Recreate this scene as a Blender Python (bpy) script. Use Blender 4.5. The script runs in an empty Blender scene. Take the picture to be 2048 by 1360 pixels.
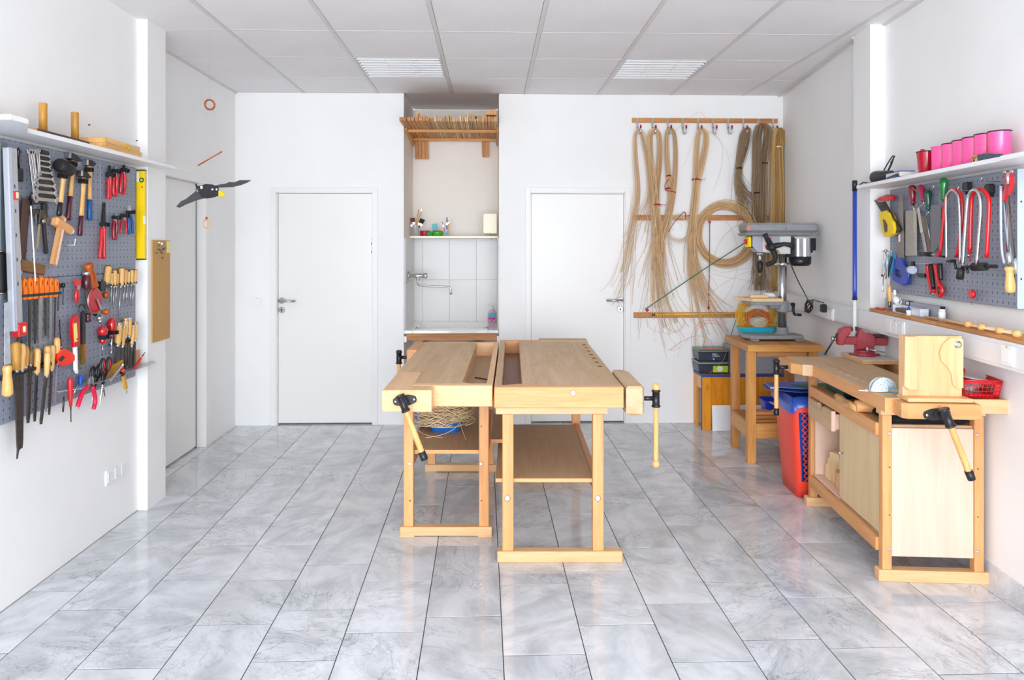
import bpy, bmesh, math, random
from mathutils import Vector, Matrix
R_ = random.Random(7)
PI = math.pi
scn = bpy.context.scene
COL = scn.collection
# ------------------------------------------------------------------ camera, light, exposure
THETA = 0.029047                      # the camera is turned this far from the room's long axis
cd = bpy.data.cameras.new('camera'); cam = bpy.data.objects.new('camera', cd); COL.objects.link(cam)
cam.location = (0, 0, 1.506); cam.rotation_euler = (PI / 2, 0, -THETA)
cd.sensor_width = 36; cd.lens = 36 * 1480 / 2048; cd.shift_y = -186 / 2048; cd.clip_start = .05
scn.camera = cam
scn.view_settings.view_transform = 'Standard'; scn.view_settings.look = 'None'
scn.view_settings.gamma = 1; scn.view_settings.exposure = -0.1; scn.view_settings.use_curve_mapping = False
wd = bpy.data.worlds.new('daylight'); scn.world = wd; wd.use_nodes = True
wb = wd.node_tree.nodes['Background']; wb.inputs[0].default_value = (.78, .87, 1, 1); wb.inputs[1].default_value = 1.8
def area(name, loc, rot, sx, sy, power, color):
    l = bpy.data.lights.new(name, 'AREA'); l.shape = 'RECTANGLE'; l.size = sx; l.size_y = sy; l.energy = power; l.color = color
    o = bpy.data.objects.new(name, l); COL.objects.link(o); o.location = loc; o.rotation_euler = rot; return o
# daylight through the shop window behind the camera
area('window_daylight', (-.15, -3.9, 1.45), (PI / 2, 0, 0), 3.4, 2.4, 440, (.86, .92, 1))
try:
    scn.cycles.max_bounces = 10; scn.cycles.diffuse_bounces = 7; scn.cycles.glossy_bounces = 4
    scn.cycles.sample_clamp_indirect = 8; scn.cycles.caustics_reflective = False; scn.cycles.caustics_refractive = False
except Exception: pass
# ------------------------------------------------------------------ materials
def C(r, g, b):
    f = lambda v: v / 255 / 12.92 if v <= 10 else ((v / 255 + .055) / 1.055) ** 2.4
    return (f(r), f(g), f(b), 1)
MC = {}
def base(name):
    m = bpy.data.materials.new(name); m.use_nodes = True
    return m, m.node_tree.nodes, m.node_tree.links, m.node_tree.nodes['Principled BSDF']
def mat(name, col, rough=.5, metal=0, coat=0, alpha=1, trans=0, var=0):
    if name in MC: return MC[name]
    m, N, K, p = base(name)
    p.inputs['Base Color'].default_value = col; p.inputs['Roughness'].default_value = rough; p.inputs['Metallic'].default_value = metal
    p.inputs['Coat Weight'].default_value = coat; p.inputs['Alpha'].default_value = alpha; p.inputs['Transmission Weight'].default_value = trans
    if var:                                                # a little uneven tone, as used tools have
        tc = N.new('ShaderNodeTexCoord'); nz = N.new('ShaderNodeTexNoise'); nz.inputs['Scale'].default_value = 35; nz.inputs['Detail'].default_value = 5
        r = N.new('ShaderNodeMapRange'); r.inputs[1].default_value = .3; r.inputs[2].default_value = .7; r.inputs[3].default_value = 1 - var; r.inputs[4].default_value = 1 + var * .5
        h = N.new('ShaderNodeHueSaturation'); h.inputs['Color'].default_value = col
        K.new(tc.outputs['Object'], nz.inputs['Vector']); K.new(nz.outputs[0], r.inputs[0]); K.new(r.outputs[0], h.inputs['Value']); K.new(h.outputs[0], p.inputs['Base Color'])
    MC[name] = m; return m
def cane(name, col, lo=.68, hi=1.16):
    m, N, K, p = base(name); ge = N.new('ShaderNodeNewGeometry'); r = N.new('ShaderNodeMapRange'); r.inputs[3].default_value = lo; r.inputs[4].default_value = hi
    h = N.new('ShaderNodeHueSaturation'); h.inputs['Color'].default_value = col; K.new(ge.outputs['Random Per Island'], r.inputs[0]); K.new(r.outputs[0], h.inputs['Value']); K.new(h.outputs[0], p.inputs['Base Color']); p.inputs['Roughness'].default_value = .5; return m
def wood(name, c1, c2, rough=.5, scale=1.0, knots=0):
    """grain along X, Y or Z: three materials, picked by the longest side of the piece"""
    out = {}
    for ax in range(3):
        m, N, K, p = base(name + '_' + 'xyz'[ax])
        tc = N.new('ShaderNodeTexCoord'); mp = N.new('ShaderNodeMapping'); oi = N.new('ShaderNodeObjectInfo')
        s = [9, 9, 9]; s[ax] = .7; mp.inputs['Scale'].default_value = [v * scale for v in s]
        sh = N.new('ShaderNodeVectorMath'); sh.operation = 'MULTIPLY_ADD'
        K.new(oi.outputs['Random'], sh.inputs[0]); sh.inputs[1].default_value = (7, 11, 5); K.new(tc.outputs['Object'], sh.inputs[2])
        K.new(sh.outputs[0], mp.inputs['Vector'])
        n1 = N.new('ShaderNodeTexNoise'); n1.inputs['Scale'].default_value = 1.3; n1.inputs['Detail'].default_value = 5; n1.inputs['Distortion'].default_value = 1.2
        n2 = N.new('ShaderNodeTexNoise'); n2.inputs['Scale'].default_value = 11; n2.inputs['Detail'].default_value = 3
        K.new(mp.outputs[0], n1.inputs['Vector']); K.new(mp.outputs[0], n2.inputs['Vector'])
        mx = N.new('ShaderNodeMix'); mx.inputs[0].default_value = .35; K.new(n1.outputs[0], mx.inputs[2]); K.new(n2.outputs[0], mx.inputs[3])
        cr = N.new('ShaderNodeValToRGB'); cr.color_ramp.elements[0].position = .36; cr.color_ramp.elements[0].color = c2
        cr.color_ramp.elements[1].position = .62; cr.color_ramp.elements[1].color = c1
        K.new(mx.outputs[0], cr.inputs[0]); src = cr.outputs[0]
        if knots:
            v = N.new('ShaderNodeTexVoronoi'); v.inputs['Scale'].default_value = 1.5; m2 = N.new('ShaderNodeMapping'); q = [3.2, 3.2, 3.2]; q[ax] = 1.6
            m2.inputs['Scale'].default_value = q; K.new(sh.outputs[0], m2.inputs['Vector']); K.new(m2.outputs[0], v.inputs['Vector'])
            kr = N.new('ShaderNodeValToRGB'); kr.color_ramp.elements[0].position = .05; kr.color_ramp.elements[0].color = (.12, .03, .01, 1)
            kr.color_ramp.elements[1].position = .13; kr.color_ramp.elements[1].color = (1, 1, 1, 1)
            mm = N.new('ShaderNodeMix'); mm.data_type = 'RGBA'; mm.blend_type = 'MULTIPLY'; mm.inputs[0].default_value = 1
            K.new(v.outputs['Distance'], kr.inputs[0]); K.new(src, mm.inputs[6]); K.new(kr.outputs[0], mm.inputs[7]); src = mm.outputs[2]
        hs = N.new('ShaderNodeHueSaturation'); r = N.new('ShaderNodeMapRange'); r.inputs[3].default_value = .93; r.inputs[4].default_value = 1.06
        K.new(oi.outputs['Random'], r.inputs[0]); K.new(r.outputs[0], hs.inputs['Value']); K.new(src, hs.inputs['Color']); K.new(hs.outputs[0], p.inputs['Base Color'])
        b = N.new('ShaderNodeBump'); b.inputs['Strength'].default_value = .08; b.inputs['Distance'].default_value = .002
        K.new(n2.outputs[0], b.inputs['Height']); K.new(b.outputs[0], p.inputs['Normal']); p.inputs['Roughness'].default_value = rough
        out[ax] = m
    return out
def paint(name, col, rough=.7, bump=.12, sc=60, spots=0):
    m, N, K, p = base(name); p.inputs['Base Color'].default_value = col; p.inputs['Roughness'].default_value = rough
    tc = N.new('ShaderNodeTexCoord'); n = N.new('ShaderNodeTexNoise'); n.inputs['Scale'].default_value = sc; n.inputs['Detail'].default_value = 4
    b = N.new('ShaderNodeBump'); b.inputs['Strength'].default_value = bump; b.inputs['Distance'].default_value = .004
    K.new(tc.outputs['Object'], n.inputs['Vector']); K.new(n.outputs[0], b.inputs['Height']); K.new(b.outputs[0], p.inputs['Normal'])
    n2 = N.new('ShaderNodeTexNoise'); n2.inputs['Scale'].default_value = 1.6; n2.inputs['Detail'].default_value = 3
    cr = N.new('ShaderNodeValToRGB'); cr.color_ramp.elements[0].position = .3; cr.color_ramp.elements[0].color = tuple(v * .955 for v in col[:3]) + (1,)
    cr.color_ramp.elements[1].position = .62; cr.color_ramp.elements[1].color = col
    K.new(tc.outputs['Object'], n2.inputs['Vector']); K.new(n2.outputs[0], cr.inputs[0]); K.new(cr.outputs[0], p.inputs['Base Color'])
    if spots:
        n3 = N.new('ShaderNodeTexNoise'); n3.inputs['Scale'].default_value = 260; c3 = N.new('ShaderNodeValToRGB')
        c3.color_ramp.elements[0].position = .34; c3.color_ramp.elements[0].color = (.8, .8, .8, 1); c3.color_ramp.elements[1].position = .46
        mm = N.new('ShaderNodeMix'); mm.data_type = 'RGBA'; mm.blend_type = 'MULTIPLY'; mm.inputs[0].default_value = spots
        K.new(tc.outputs['Object'], n3.inputs['Vector']); K.new(n3.outputs[0], c3.inputs[0]); K.new(cr.outputs[0], mm.inputs[6]); K.new(c3.outputs[0], mm.inputs[7]); K.new(mm.outputs[2], p.inputs['Base Color'])
    MC[name] = m; return m
def marble():
    m, N, K, p = base('marble')
    tc = N.new('ShaderNodeTexCoord'); oi = N.new('ShaderNodeObjectInfo')
    sh = N.new('ShaderNodeVectorMath'); sh.operation = 'MULTIPLY_ADD'; K.new(oi.outputs['Random'], sh.inputs[0]); sh.inputs[1].default_value = (31, 17, 23); K.new(tc.outputs['Object'], sh.inputs[2])
    rot = N.new('ShaderNodeVectorRotate'); rot.rotation_type = 'Z_AXIS'; K.new(sh.outputs[0], rot.inputs['Vector'])
    an = N.new('ShaderNodeMath'); an.operation = 'MULTIPLY'; an.inputs[1].default_value = 6.28; K.new(oi.outputs['Random'], an.inputs[0]); K.new(an.outputs[0], rot.inputs['Angle'])
    mp = N.new('ShaderNodeMapping'); mp.inputs['Scale'].default_value = (1, 1.7, 1); K.new(rot.outputs[0], mp.inputs['Vector'])
    def nz(sc, det, dist, r0, r1, c0, c1, vec):
        n = N.new('ShaderNodeTexNoise'); n.inputs['Scale'].default_value = sc; n.inputs['Detail'].default_value = det; n.inputs['Distortion'].default_value = dist; n.inputs['Roughness'].default_value = .62
        K.new(vec, n.inputs['Vector']); return n
    cloud = nz(4.2, 8, .5, 0, 0, 0, 0, mp.outputs[0]); cc = N.new('ShaderNodeValToRGB')
    e = cc.color_ramp.elements; e[0].position = .32; e[0].color = C(186, 190, 194); e[1].position = .6; e[1].color = C(222, 225, 229)
    K.new(cloud.outputs[0], cc.inputs[0])
    def vein(sc, dist, width, depth, vec):
        n = nz(sc, 9, dist, 0, 0, 0, 0, vec); s = N.new('ShaderNodeMath'); s.operation = 'SUBTRACT'; s.inputs[1].default_value = .5; K.new(n.outputs[0], s.inputs[0])
        a = N.new('ShaderNodeMath'); a.operation = 'ABSOLUTE'; K.new(s.outputs[0], a.inputs[0])
        r = N.new('ShaderNodeMapRange'); r.inputs[2].default_value = width; r.inputs[3].default_value = 1 - depth; r.inputs[4].default_value = 1; r.interpolation_type = 'SMOOTHSTEP'; K.new(a.outputs[0], r.inputs[0]); return r
    v1 = vein(3.4, 1.6, .02, .34, mp.outputs[0]); v2 = vein(9, 1.0, .03, .16, mp.outputs[0])
    pm = nz(1.7, 2, .3, 0, 0, 0, 0, sh.outputs[0]); pr = N.new('ShaderNodeMapRange'); pr.inputs[1].default_value = .42; pr.inputs[2].default_value = .62; K.new(pm.outputs[0], pr.inputs[0])
    mu = N.new('ShaderNodeMath'); mu.operation = 'MULTIPLY'; K.new(v1.outputs[0], mu.inputs[0]); K.new(v2.outputs[0], mu.inputs[1])
    ml = N.new('ShaderNodeMix'); K.new(pr.outputs[0], ml.inputs[0]); ml.inputs[2].default_value = 1; K.new(mu.outputs[0], ml.inputs[3])
    warm = N.new('ShaderNodeMix'); warm.data_type = 'RGBA'; warm.blend_type = 'MULTIPLY'; wr = N.new('ShaderNodeMapRange'); wr.inputs[1].default_value = .55; wr.inputs[2].default_value = .9; wr.inputs[4].default_value = .8; wn = nz(1.1, 3, 0, 0, 0, 0, 0, sh.outputs[0])
    K.new(wn.outputs[0], wr.inputs[0]); K.new(wr.outputs[0], warm.inputs[0]); K.new(cc.outputs[0], warm.inputs[6]); warm.inputs[7].default_value = (1, .93, .82, 1)
    h = N.new('ShaderNodeHueSaturation'); K.new(warm.outputs[2], h.inputs['Color'])
    rv = N.new('ShaderNodeMapRange'); rv.inputs[3].default_value = .90; rv.inputs[4].default_value = 1.03; K.new(oi.outputs['Random'], rv.inputs[0])
    m3 = N.new('ShaderNodeMath'); m3.operation = 'MULTIPLY'; K.new(ml.outputs[0], m3.inputs[0]); K.new(rv.outputs[0], m3.inputs[1]); K.new(m3.outputs[0], h.inputs['Value'])
    K.new(h.outputs[0], p.inputs['Base Color'])
    p.inputs['Roughness'].default_value = .085; p.inputs['Specular IOR Level'].default_value = .5
    MC['marble'] = m; return m
def pegmat():
    """powder-coated perforated steel: the rows of small square holes show the dark gap behind"""
    m, N, K, p = base('perforated_steel'); tc = N.new('ShaderNodeTexCoord'); sp = N.new('ShaderNodeSeparateXYZ'); K.new(tc.outputs['Object'], sp.inputs[0])
    def cell(o, pitch, half, off=0):
        a = N.new('ShaderNodeMath'); a.operation = 'MULTIPLY_ADD'; a.inputs[1].default_value = 1 / pitch; a.inputs[2].default_value = off; K.new(o, a.inputs[0])
        f = N.new('ShaderNodeMath'); f.operation = 'FRACT'; K.new(a.outputs[0], f.inputs[0]); s = N.new('ShaderNodeMath'); s.operation = 'SUBTRACT'; s.inputs[1].default_value = .5; K.new(f.outputs[0], s.inputs[0])
        b = N.new('ShaderNodeMath'); b.operation = 'ABSOLUTE'; K.new(s.outputs[0], b.inputs[0]); l = N.new('ShaderNodeMath'); l.operation = 'LESS_THAN'; l.inputs[1].default_value = half / pitch; K.new(b.outputs[0], l.inputs[0]); return l.outputs[0]
    def both(a, b, op='MULTIPLY'):
        x = N.new('ShaderNodeMath'); x.operation = op; K.new(a, x.inputs[0]); K.new(b, x.inputs[1]); return x.outputs[0]
    big = both(cell(sp.outputs[0], .0383, .0034), cell(sp.outputs[1], .0383, .0058)); small = both(cell(sp.outputs[0], .01277, .0016), cell(sp.outputs[1], .0383, .0016, .5))
    hole = both(big, small, 'MAXIMUM'); mx = N.new('ShaderNodeMix'); mx.data_type = 'RGBA'; K.new(hole, mx.inputs[0]); mx.inputs[6].default_value = C(144, 150, 164); mx.inputs[7].default_value = C(82, 86, 98)  # hole cells get a darker colour for the shade of the gap behind
    K.new(mx.outputs[2], p.inputs['Base Color']); p.inputs['Roughness'].default_value = .42; p.inputs['Metallic'].default_value = .1
    MC['peg'] = m; return m
BEECH = wood('beech', C(229, 169, 109), C(209, 144, 86), .45)
BEECHP = wood('pale_beech', C(236, 192, 142), C(221, 171, 118), .45)
WORN = wood('worn_beech', C(214, 182, 142), C(192, 156, 112), .55)
OAK = wood('oiled_wood', C(208, 148, 84), C(172, 108, 52), .5)
HONEY = wood('honey_wood', C(222, 164, 92), C(196, 132, 62), .4)
PINE = wood('lacquered_pine', C(238, 160, 32), C(206, 120, 14), .35, .8, 1)
PLY = wood('birch_plywood', C(234, 202, 154), C(218, 180, 128), .5)
PANEL = wood('pale_panel', C(226, 200, 156), C(214, 184, 138), .5, .7)
PINKPLY = wood('pinkish_plywood', C(232, 200, 178), C(222, 188, 164), .5, .7)
HARDB = wood('hardboard', C(196, 164, 128), C(186, 152, 116), .6, 3)
DARKW = wood('dark_wood', C(92, 52, 38), C(62, 34, 26), .4)
REDW = wood('reddish_wood', C(186, 92, 30), C(150, 64, 18), .3)
ROUGH = wood('rough_lath', C(216, 178, 126), C(180, 138, 88), .7)
TOOLW = wood('tool_handle_wood', C(238, 192, 122), C(216, 160, 88), .4, 3)
TOOLY = wood('yellowed_handle_wood', C(206, 152, 66), C(178, 122, 46), .4, 3)
WALL = paint('white_wall_paint', C(243, 242, 240)); NICHE = paint('niche_paint', C(246, 240, 232), .7)
CEIL = paint('mineral_tile', C(240, 237, 237), .85, .3, 300, .35); GRID = mat('grid_metal', C(216, 211, 208), .45)
DOORP = mat('door_lacquer', C(238, 236, 232), .35); FRAMEP = mat('door_frame_paint', C(238, 236, 233), .4)
MARB = marble(); PEG = pegmat()
STEEL = mat('steel', C(190, 190, 192), .28, 1, var=.15); DSTEEL = mat('dark_steel', C(92, 84, 78), .4, .8, var=.3); CHROME = mat('chrome', C(225, 225, 228), .12, 1)
ALU = mat('brushed_aluminium', C(205, 206, 210), .35, .7); BLACK = mat('black_plastic', C(28, 27, 30), .35); IRON = mat('black_iron', C(40, 38, 38), .45, .3)
RUBBER = mat('black_rubber', C(32, 30, 30), .6); RED = mat('red_plastic', C(206, 16, 28), .28, coat=.4); DRED = mat('dark_red_lacquer', C(140, 16, 34), .25, coat=.5)
MAROON = mat('maroon_lacquer', C(82, 14, 34), .25, coat=.5); BLUE = mat('blue_plastic', C(24, 66, 176), .3, coat=.3); NAVY = mat('navy_plastic', C(10, 40, 110), .4)
YEL = mat('yellow_plastic', C(246, 208, 14), .35); ORG = mat('orange_plastic', C(255, 126, 10), .35); CORAL = mat('coral_red_plastic', C(246, 72, 48), .35)
GREEN = mat('green_lacquer', C(14, 130, 56), .25, coat=.5); DGREEN = mat('dark_green_lacquer', C(6, 82, 62), .25, coat=.5); PINK = mat('pink_enamel', C(250, 92, 160), .3, coat=.3)
WHITE = mat('white_plastic', C(240, 240, 240), .35); CREAM = mat('cream_plastic', C(240, 230, 196), .3); GREYM = mat('grey_machine_paint', C(142, 142, 144), .4, var=.12); LGREY = mat('light_grey_paint', C(214, 214, 208), .4)
VISER = mat('dark_red_machine_paint', C(164, 52, 62), .35, coat=.3, var=.1); TURQ = mat('turquoise_plastic', C(34, 178, 206), .35); LIME = mat('lime_label', C(172, 214, 26), .5)
GROUT = mat('joint_filler', C(66, 60, 62), .8); CERAM = mat('glazed_ceramic', C(226, 224, 221), .35); SLATE = mat('slate', C(72, 86, 98), .6)
GALV = mat('galvanised_edge', C(196, 208, 224), .4, .3); SKYB = mat('sky_blue_film', C(104, 182, 220), .3); CERSINK = mat('sink_ceramic', C(244, 243, 240), .1, coat=.3); CLEAR = mat('clear_plastic', (1, 1, 1, 1), .05, trans=1); MAGENTA = mat('pink_soap', C(226, 40, 150), .15)
CORK = paint('cork', C(202, 158, 98), .9, .6, 400, .8); HEMP = mat('hemp_cord', C(226, 214, 190), .8); WAX = mat('red_tape', C(168, 22, 34), .6)
RATP = cane('pale_cane', C(240, 212, 168)); RATM = cane('honey_cane', C(240, 202, 152)); RATD = cane('smoked_cane', C(168, 138, 102)); RATO = cane('ochre_cane', C(200, 150, 40))
RATK = cane('coil_cane', C(230, 188, 134), .6, 1.15); RATW = cane('white_cane', C(238, 224, 192))
# ------------------------------------------------------------------ geometry helpers
class G:
    def __init__(s): s.bm = bmesh.new(); s.sm = False
    def _t(s, vs, M):
        if M is not None: bmesh.ops.transform(s.bm, matrix=M, verts=vs)
    def box(s, x0, x1, y0, y1, z0, z1, bev=0, M=None, taper=None):
        c = [(x, y, z) for z in (z0, z1) for y in (y0, y1) for x in (x0, x1)]
        if taper:                                          # top face scaled about its centre
            cx, cy = (x0 + x1) / 2, (y0 + y1) / 2
            c = [(cx + (x - cx) * (taper if z == z1 else 1), cy + (y - cy) * (taper if z == z1 else 1), z) for x, y, z in c]
        v = [s.bm.verts.new(p) for p in c]
        fs = [s.bm.faces.new([v[i] for i in q]) for q in ((0, 2, 3, 1), (4, 5, 7, 6), (0, 1, 5, 4), (2, 6, 7, 3), (0, 4, 6, 2), (1, 3, 7, 5))]
        if bev:
            es = list({e for f in fs for e in f.edges}); r = bmesh.ops.bevel(s.bm, geom=es, offset=bev, segments=1, affect='EDGES', clamp_overlap=True)
            v = list({q for f in r['faces'] for q in f.verts} | {q for q in v if q.is_valid})
        s._t(v, M); return s
    def prism(s, pts, a0, a1, axis='z', bev=0, M=None):
        f = {'z': lambda p, h: (p[0], p[1], h), 'x': lambda p, h: (h, p[0], p[1]), 'y': lambda p, h: (p[0], h, p[1])}[axis]
        lo = [s.bm.verts.new(f(p, a0)) for p in pts]; hi = [s.bm.verts.new(f(p, a1)) for p in pts]; n = len(pts)
        fs = [s.bm.faces.new(lo[::-1]), s.bm.faces.new(hi)] + [s.bm.faces.new((lo[i], lo[(i + 1) % n], hi[(i + 1) % n], hi[i])) for i in range(n)]
        vs = lo + hi
        if bev:
            es = list({e for q in fs[:2] for e in q.edges}); r = bmesh.ops.bevel(s.bm, geom=es, offset=bev, segments=1, affect='EDGES', clamp_overlap=True)
            vs = list({q for g in r['faces'] for q in g.verts} | {q for q in vs if q.is_valid})
        s._t(vs, M); return s
    def lathe(s, prof, seg=12, M=None, axis='y', cap=True):
        rings = []
        for h, r in prof:
            ring = []
            for i in range(seg):
                a = 2 * PI * i / seg; x, z = r * math.cos(a), r * math.sin(a)
                ring.append(s.bm.verts.new({'y': (x, h, -z), 'z': (x, z, h), 'x': (h, x, z)}[axis]))
            rings.append(ring)
        for A, B in zip(rings, rings[1:]):
            for i in range(seg):
                j = (i + 1) % seg; f = s.bm.faces.new((A[i], A[j], B[j], B[i])); f.smooth = True
        if cap:
            s.bm.faces.new(rings[0][::-1]); s.bm.faces.new(rings[-1])
        s._t([v for r in rings for v in r], M); return s
    def cyl(s, p0, p1, r0, r1=None, seg=10):
        p0, p1 = Vector(p0), Vector(p1); d = p1 - p0; L = d.length
        if L < 1e-6: return s
        M = Matrix.Translation(p0) @ d.to_track_quat('Z', 'Y').to_matrix().to_4x4()
        return s.lathe([(0, r0), (L, r0 if r1 is None else r1)], seg, M, 'z')
    def ball(s, c, r, sc=(1, 1, 1), seg=10, M=None):
        m = Matrix.Translation(c) @ Matrix.Diagonal((*sc, 1))
        if M is not None: m = M @ m
        n = max(4, seg // 2); return s.lathe([(-r * math.cos(PI * (i + .02) / (n + .04)), r * math.sin(PI * (i + .02) / (n + .04))) for i in range(n + 1)], seg, m, 'z')
    def tube(s, pts, r, seg=6, closed=False, flat=None):
        P = [Vector(p) for p in pts]; n = len(P); rings = []; up = None
        for i in range(n):
            a = P[(i - 1) % n] if (closed or i > 0) else P[i]; b = P[(i + 1) % n] if (closed or i < n - 1) else P[i]
            t = (b - a).normalized() if (b - a).length > 1e-9 else Vector((0, 0, 1))
            if up is None: up = t.orthogonal().normalized()
            up = (up - t * up.dot(t)); up = up.normalized() if up.length > 1e-6 else t.orthogonal().normalized()
            sd = t.cross(up); rr = r[i] if isinstance(r, (list, tuple)) else r
            rings.append([s.bm.verts.new(P[i] + (up * math.cos(2 * PI * k / seg) * (flat or 1) + sd * math.sin(2 * PI * k / seg)) * rr) for k in range(seg)])
        pairs = list(zip(rings, rings[1:])) + ([(rings[-1], rings[0])] if closed else [])
        for A, B in pairs:
            for k in range(seg):
                f = s.bm.faces.new((A[k], A[(k + 1) % seg], B[(k + 1) % seg], B[k])); f.smooth = True
        if not closed:
            s.bm.faces.new(rings[0][::-1]); s.bm.faces.new(rings[-1])
        return s
    def mesh(s, name):
        me = bpy.data.meshes.new(name); bmesh.ops.recalc_face_normals(s.bm, faces=s.bm.faces); s.bm.to_mesh(me); s.bm.free(); return me
def arc(cx, cy, r, a0, a1, n, z=0, ry=None):
    return [(cx + r * math.cos(a0 + (a1 - a0) * i / n), cy + (ry or r) * math.sin(a0 + (a1 - a0) * i / n), z) for i in range(n + 1)]
def axis_of(me):
    if not me.vertices: return 0
    lo = [min(v.co[k] for v in me.vertices) for k in range(3)]; hi = [max(v.co[k] for v in me.vertices) for k in range(3)]
    d = [hi[k] - lo[k] for k in range(3)]; return d.index(max(d))
def put(name, g, m, parent=None, label=None, kind=None, M=None, cat=None, group=None):
    me = g.mesh(name) if isinstance(g, G) else g
    if isinstance(m, dict): m = m[axis_of(me)]
    if not me.materials: me.materials.append(m)
    o = bpy.data.objects.new(name, me); COL.objects.link(o)
    if parent is not None: o.parent = parent
    if M is not None: o.matrix_world = M
    if label: o['label'] = label
    if cat: o['category'] = cat
    if group: o['group'] = group
    if kind: o['kind'] = kind
    return o
def thing(name, label, cat, M=None, group=None):
    o = bpy.data.objects.new(name, None); COL.objects.link(o); o.empty_display_size = .05
    if M is not None: o.matrix_world = M if isinstance(M, Matrix) else Matrix.Translation(M)
    o['label'] = label; o['category'] = cat
    if group: o['group'] = group
    return o
def copy_tree(src, M, label=None, group=None):
    def cp(o, par):
        c = o.copy(); COL.objects.link(c)
        if par is not None: c.parent = par
        for ch in o.children: cp(ch, c)
        return c
    c = cp(src, None); c.matrix_world = M
    if label: c['label'] = label
    if group: c['group'] = group
    return c
def bx(*a, bev=0, M=None, taper=None): return G().box(*a, bev=bev, M=M, taper=taper)
def frame(o, X, Y, Z): return Matrix(((X[0], Y[0], Z[0], o[0]), (X[1], Y[1], Z[1], o[1]), (X[2], Y[2], Z[2], o[2]), (0, 0, 0, 1)))
def rotz(a): return Matrix.Rotation(a, 4, 'Z')
def rotx(a): return Matrix.Rotation(a, 4, 'X')
def roty(a): return Matrix.Rotation(a, 4, 'Y')
def tr(x, y=0, z=0): return Matrix.Translation((x, y, z))
def LW(u, v, w=0, r=0): return frame((-2.018 + w, u, v), (0, 1, 0), (0, 0, 1), (1, 0, 0)) @ rotz(r)
def RW(u, v, w=0, r=0): return frame((2.309 - .0797 * u - .9968 * w, 4.26 - .9968 * u + .0797 * w, v), (-.0797, -.9968, 0), (0, 0, 1), (-.9968, .0797, 0)) @ rotz(r)
def TW(u, v, w=0, r=0): return frame((2.195 - .1123 * u - .99367 * w, 4.28 - .99367 * u + .1123 * w, v), (-.1123, -.99367, 0), (0, 0, 1), (-.99367, .1123, 0)) @ rotz(r)
def BW(u, v, w=0, r=0): return frame((u, 6.30 - w, v), (1, 0, 0), (0, 0, 1), (0, -1, 0)) @ rotz(r)
def stick(F, top, bot, w=.04):
    """frame at the lower end of a hanging tool, +Y up along it; returns the frame and the length"""
    dx, dy = top[0] - bot[0], top[1] - bot[1]; return F(bot[0], bot[1], w, math.atan2(-dx, dy)), math.hypot(dx, dy)
# ------------------------------------------------------------------ the room
YB = 6.30; YF = -4.1; CZ = 2.81
def S_(name, g, m, **k): return put(name, g, m, kind='structure', **k)
fl = S_('floor', bx(-2.45, 2.75, YF, 7.2, -.06, -.0022), GROUT)
# marble floor: long strips, every tile its own length
ft = Matrix.Rotation(math.radians(.55), 4, 'Z')
TJ = {-7: [3.312, 3.988, 4.547, 5.256, 5.96], -6: [3.138, 3.852, 4.44, 5.109, 5.854], -5: [2.696, 3.396, 4.194, 4.772, 5.461], -4: [2.993, 3.779, 4.35, 5.049, 5.701], -3: [2.72, 3.1, 3.539, 4.165, 4.882, 5.478], -2: [2.908, 3.352, 3.954], -1: [3.021, 3.742, 4.172, 4.664], 0: [2.726, 3.292, 3.963], 1: [2.932, 3.426, 4.167], 2: [3.093, 3.675, 4.303, 4.781, 5.097], 3: [3.289, 3.961, 5.411, 5.632], 4: [2.728, 3.52, 4.235, 4.613, 5.412], 5: [2.546, 3.276, 3.707, 4.418, 5.006, 5.582], 6: [3.061, 5.142]}
U00 = 0.0727; TWD = .3055
cols = range(-8, 9)
for k in cols:
    ys = TJ.get(k, [])
    rr = random.Random(k * 31 + 5); full = []
    y = (ys[0] if ys else 1.6 + rr.random() * .4)
    while y > -1.3: full.insert(0, y); y -= rr.uniform(.42, .62)
    if not ys: ys = []
    for a in ys[1:]:
        while a - full[-1] > .78: full.append(full[-1] + rr.uniform(.4, .55) if a - full[-1] > 1.05 else (full[-1] + a) / 2)
        if a - full[-1] > .1: full.append(a)
    while full[-1] < 6.4: full.append(full[-1] + rr.uniform(.38, .58))
    for a, b in zip(full, full[1:]):
        x0 = U00 + TWD * k; x1 = x0 + TWD; cx, cy = (x0 + x1) / 2, (a + b) / 2
        if b < .9: continue
        if cx < -2.38 or cx > 2.68: continue
        w, d = (x1 - x0) / 2 - .0018, (b - a) / 2 - .0024; h = rr.uniform(-.0003, .0003)
        put('floor_tile', bx(-w, w, -d, d, -.0021, h, bev=.0005), MARB, fl, M=ft @ tr(cx, cy, 0))
put('niche_floor_slab', bx(-.735, .072, 6.42, 7.06, -.0021, .0003), MARB, fl)
put('near_floor_slab', bx(-2.45, 2.7, YF, .95, -.0021, -.0004), MARB, fl)
# walls
wb_ = S_('wall_back', bx(-2.35, -.735, YB, YB + .12, 0, CZ + .05), WALL)
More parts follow.
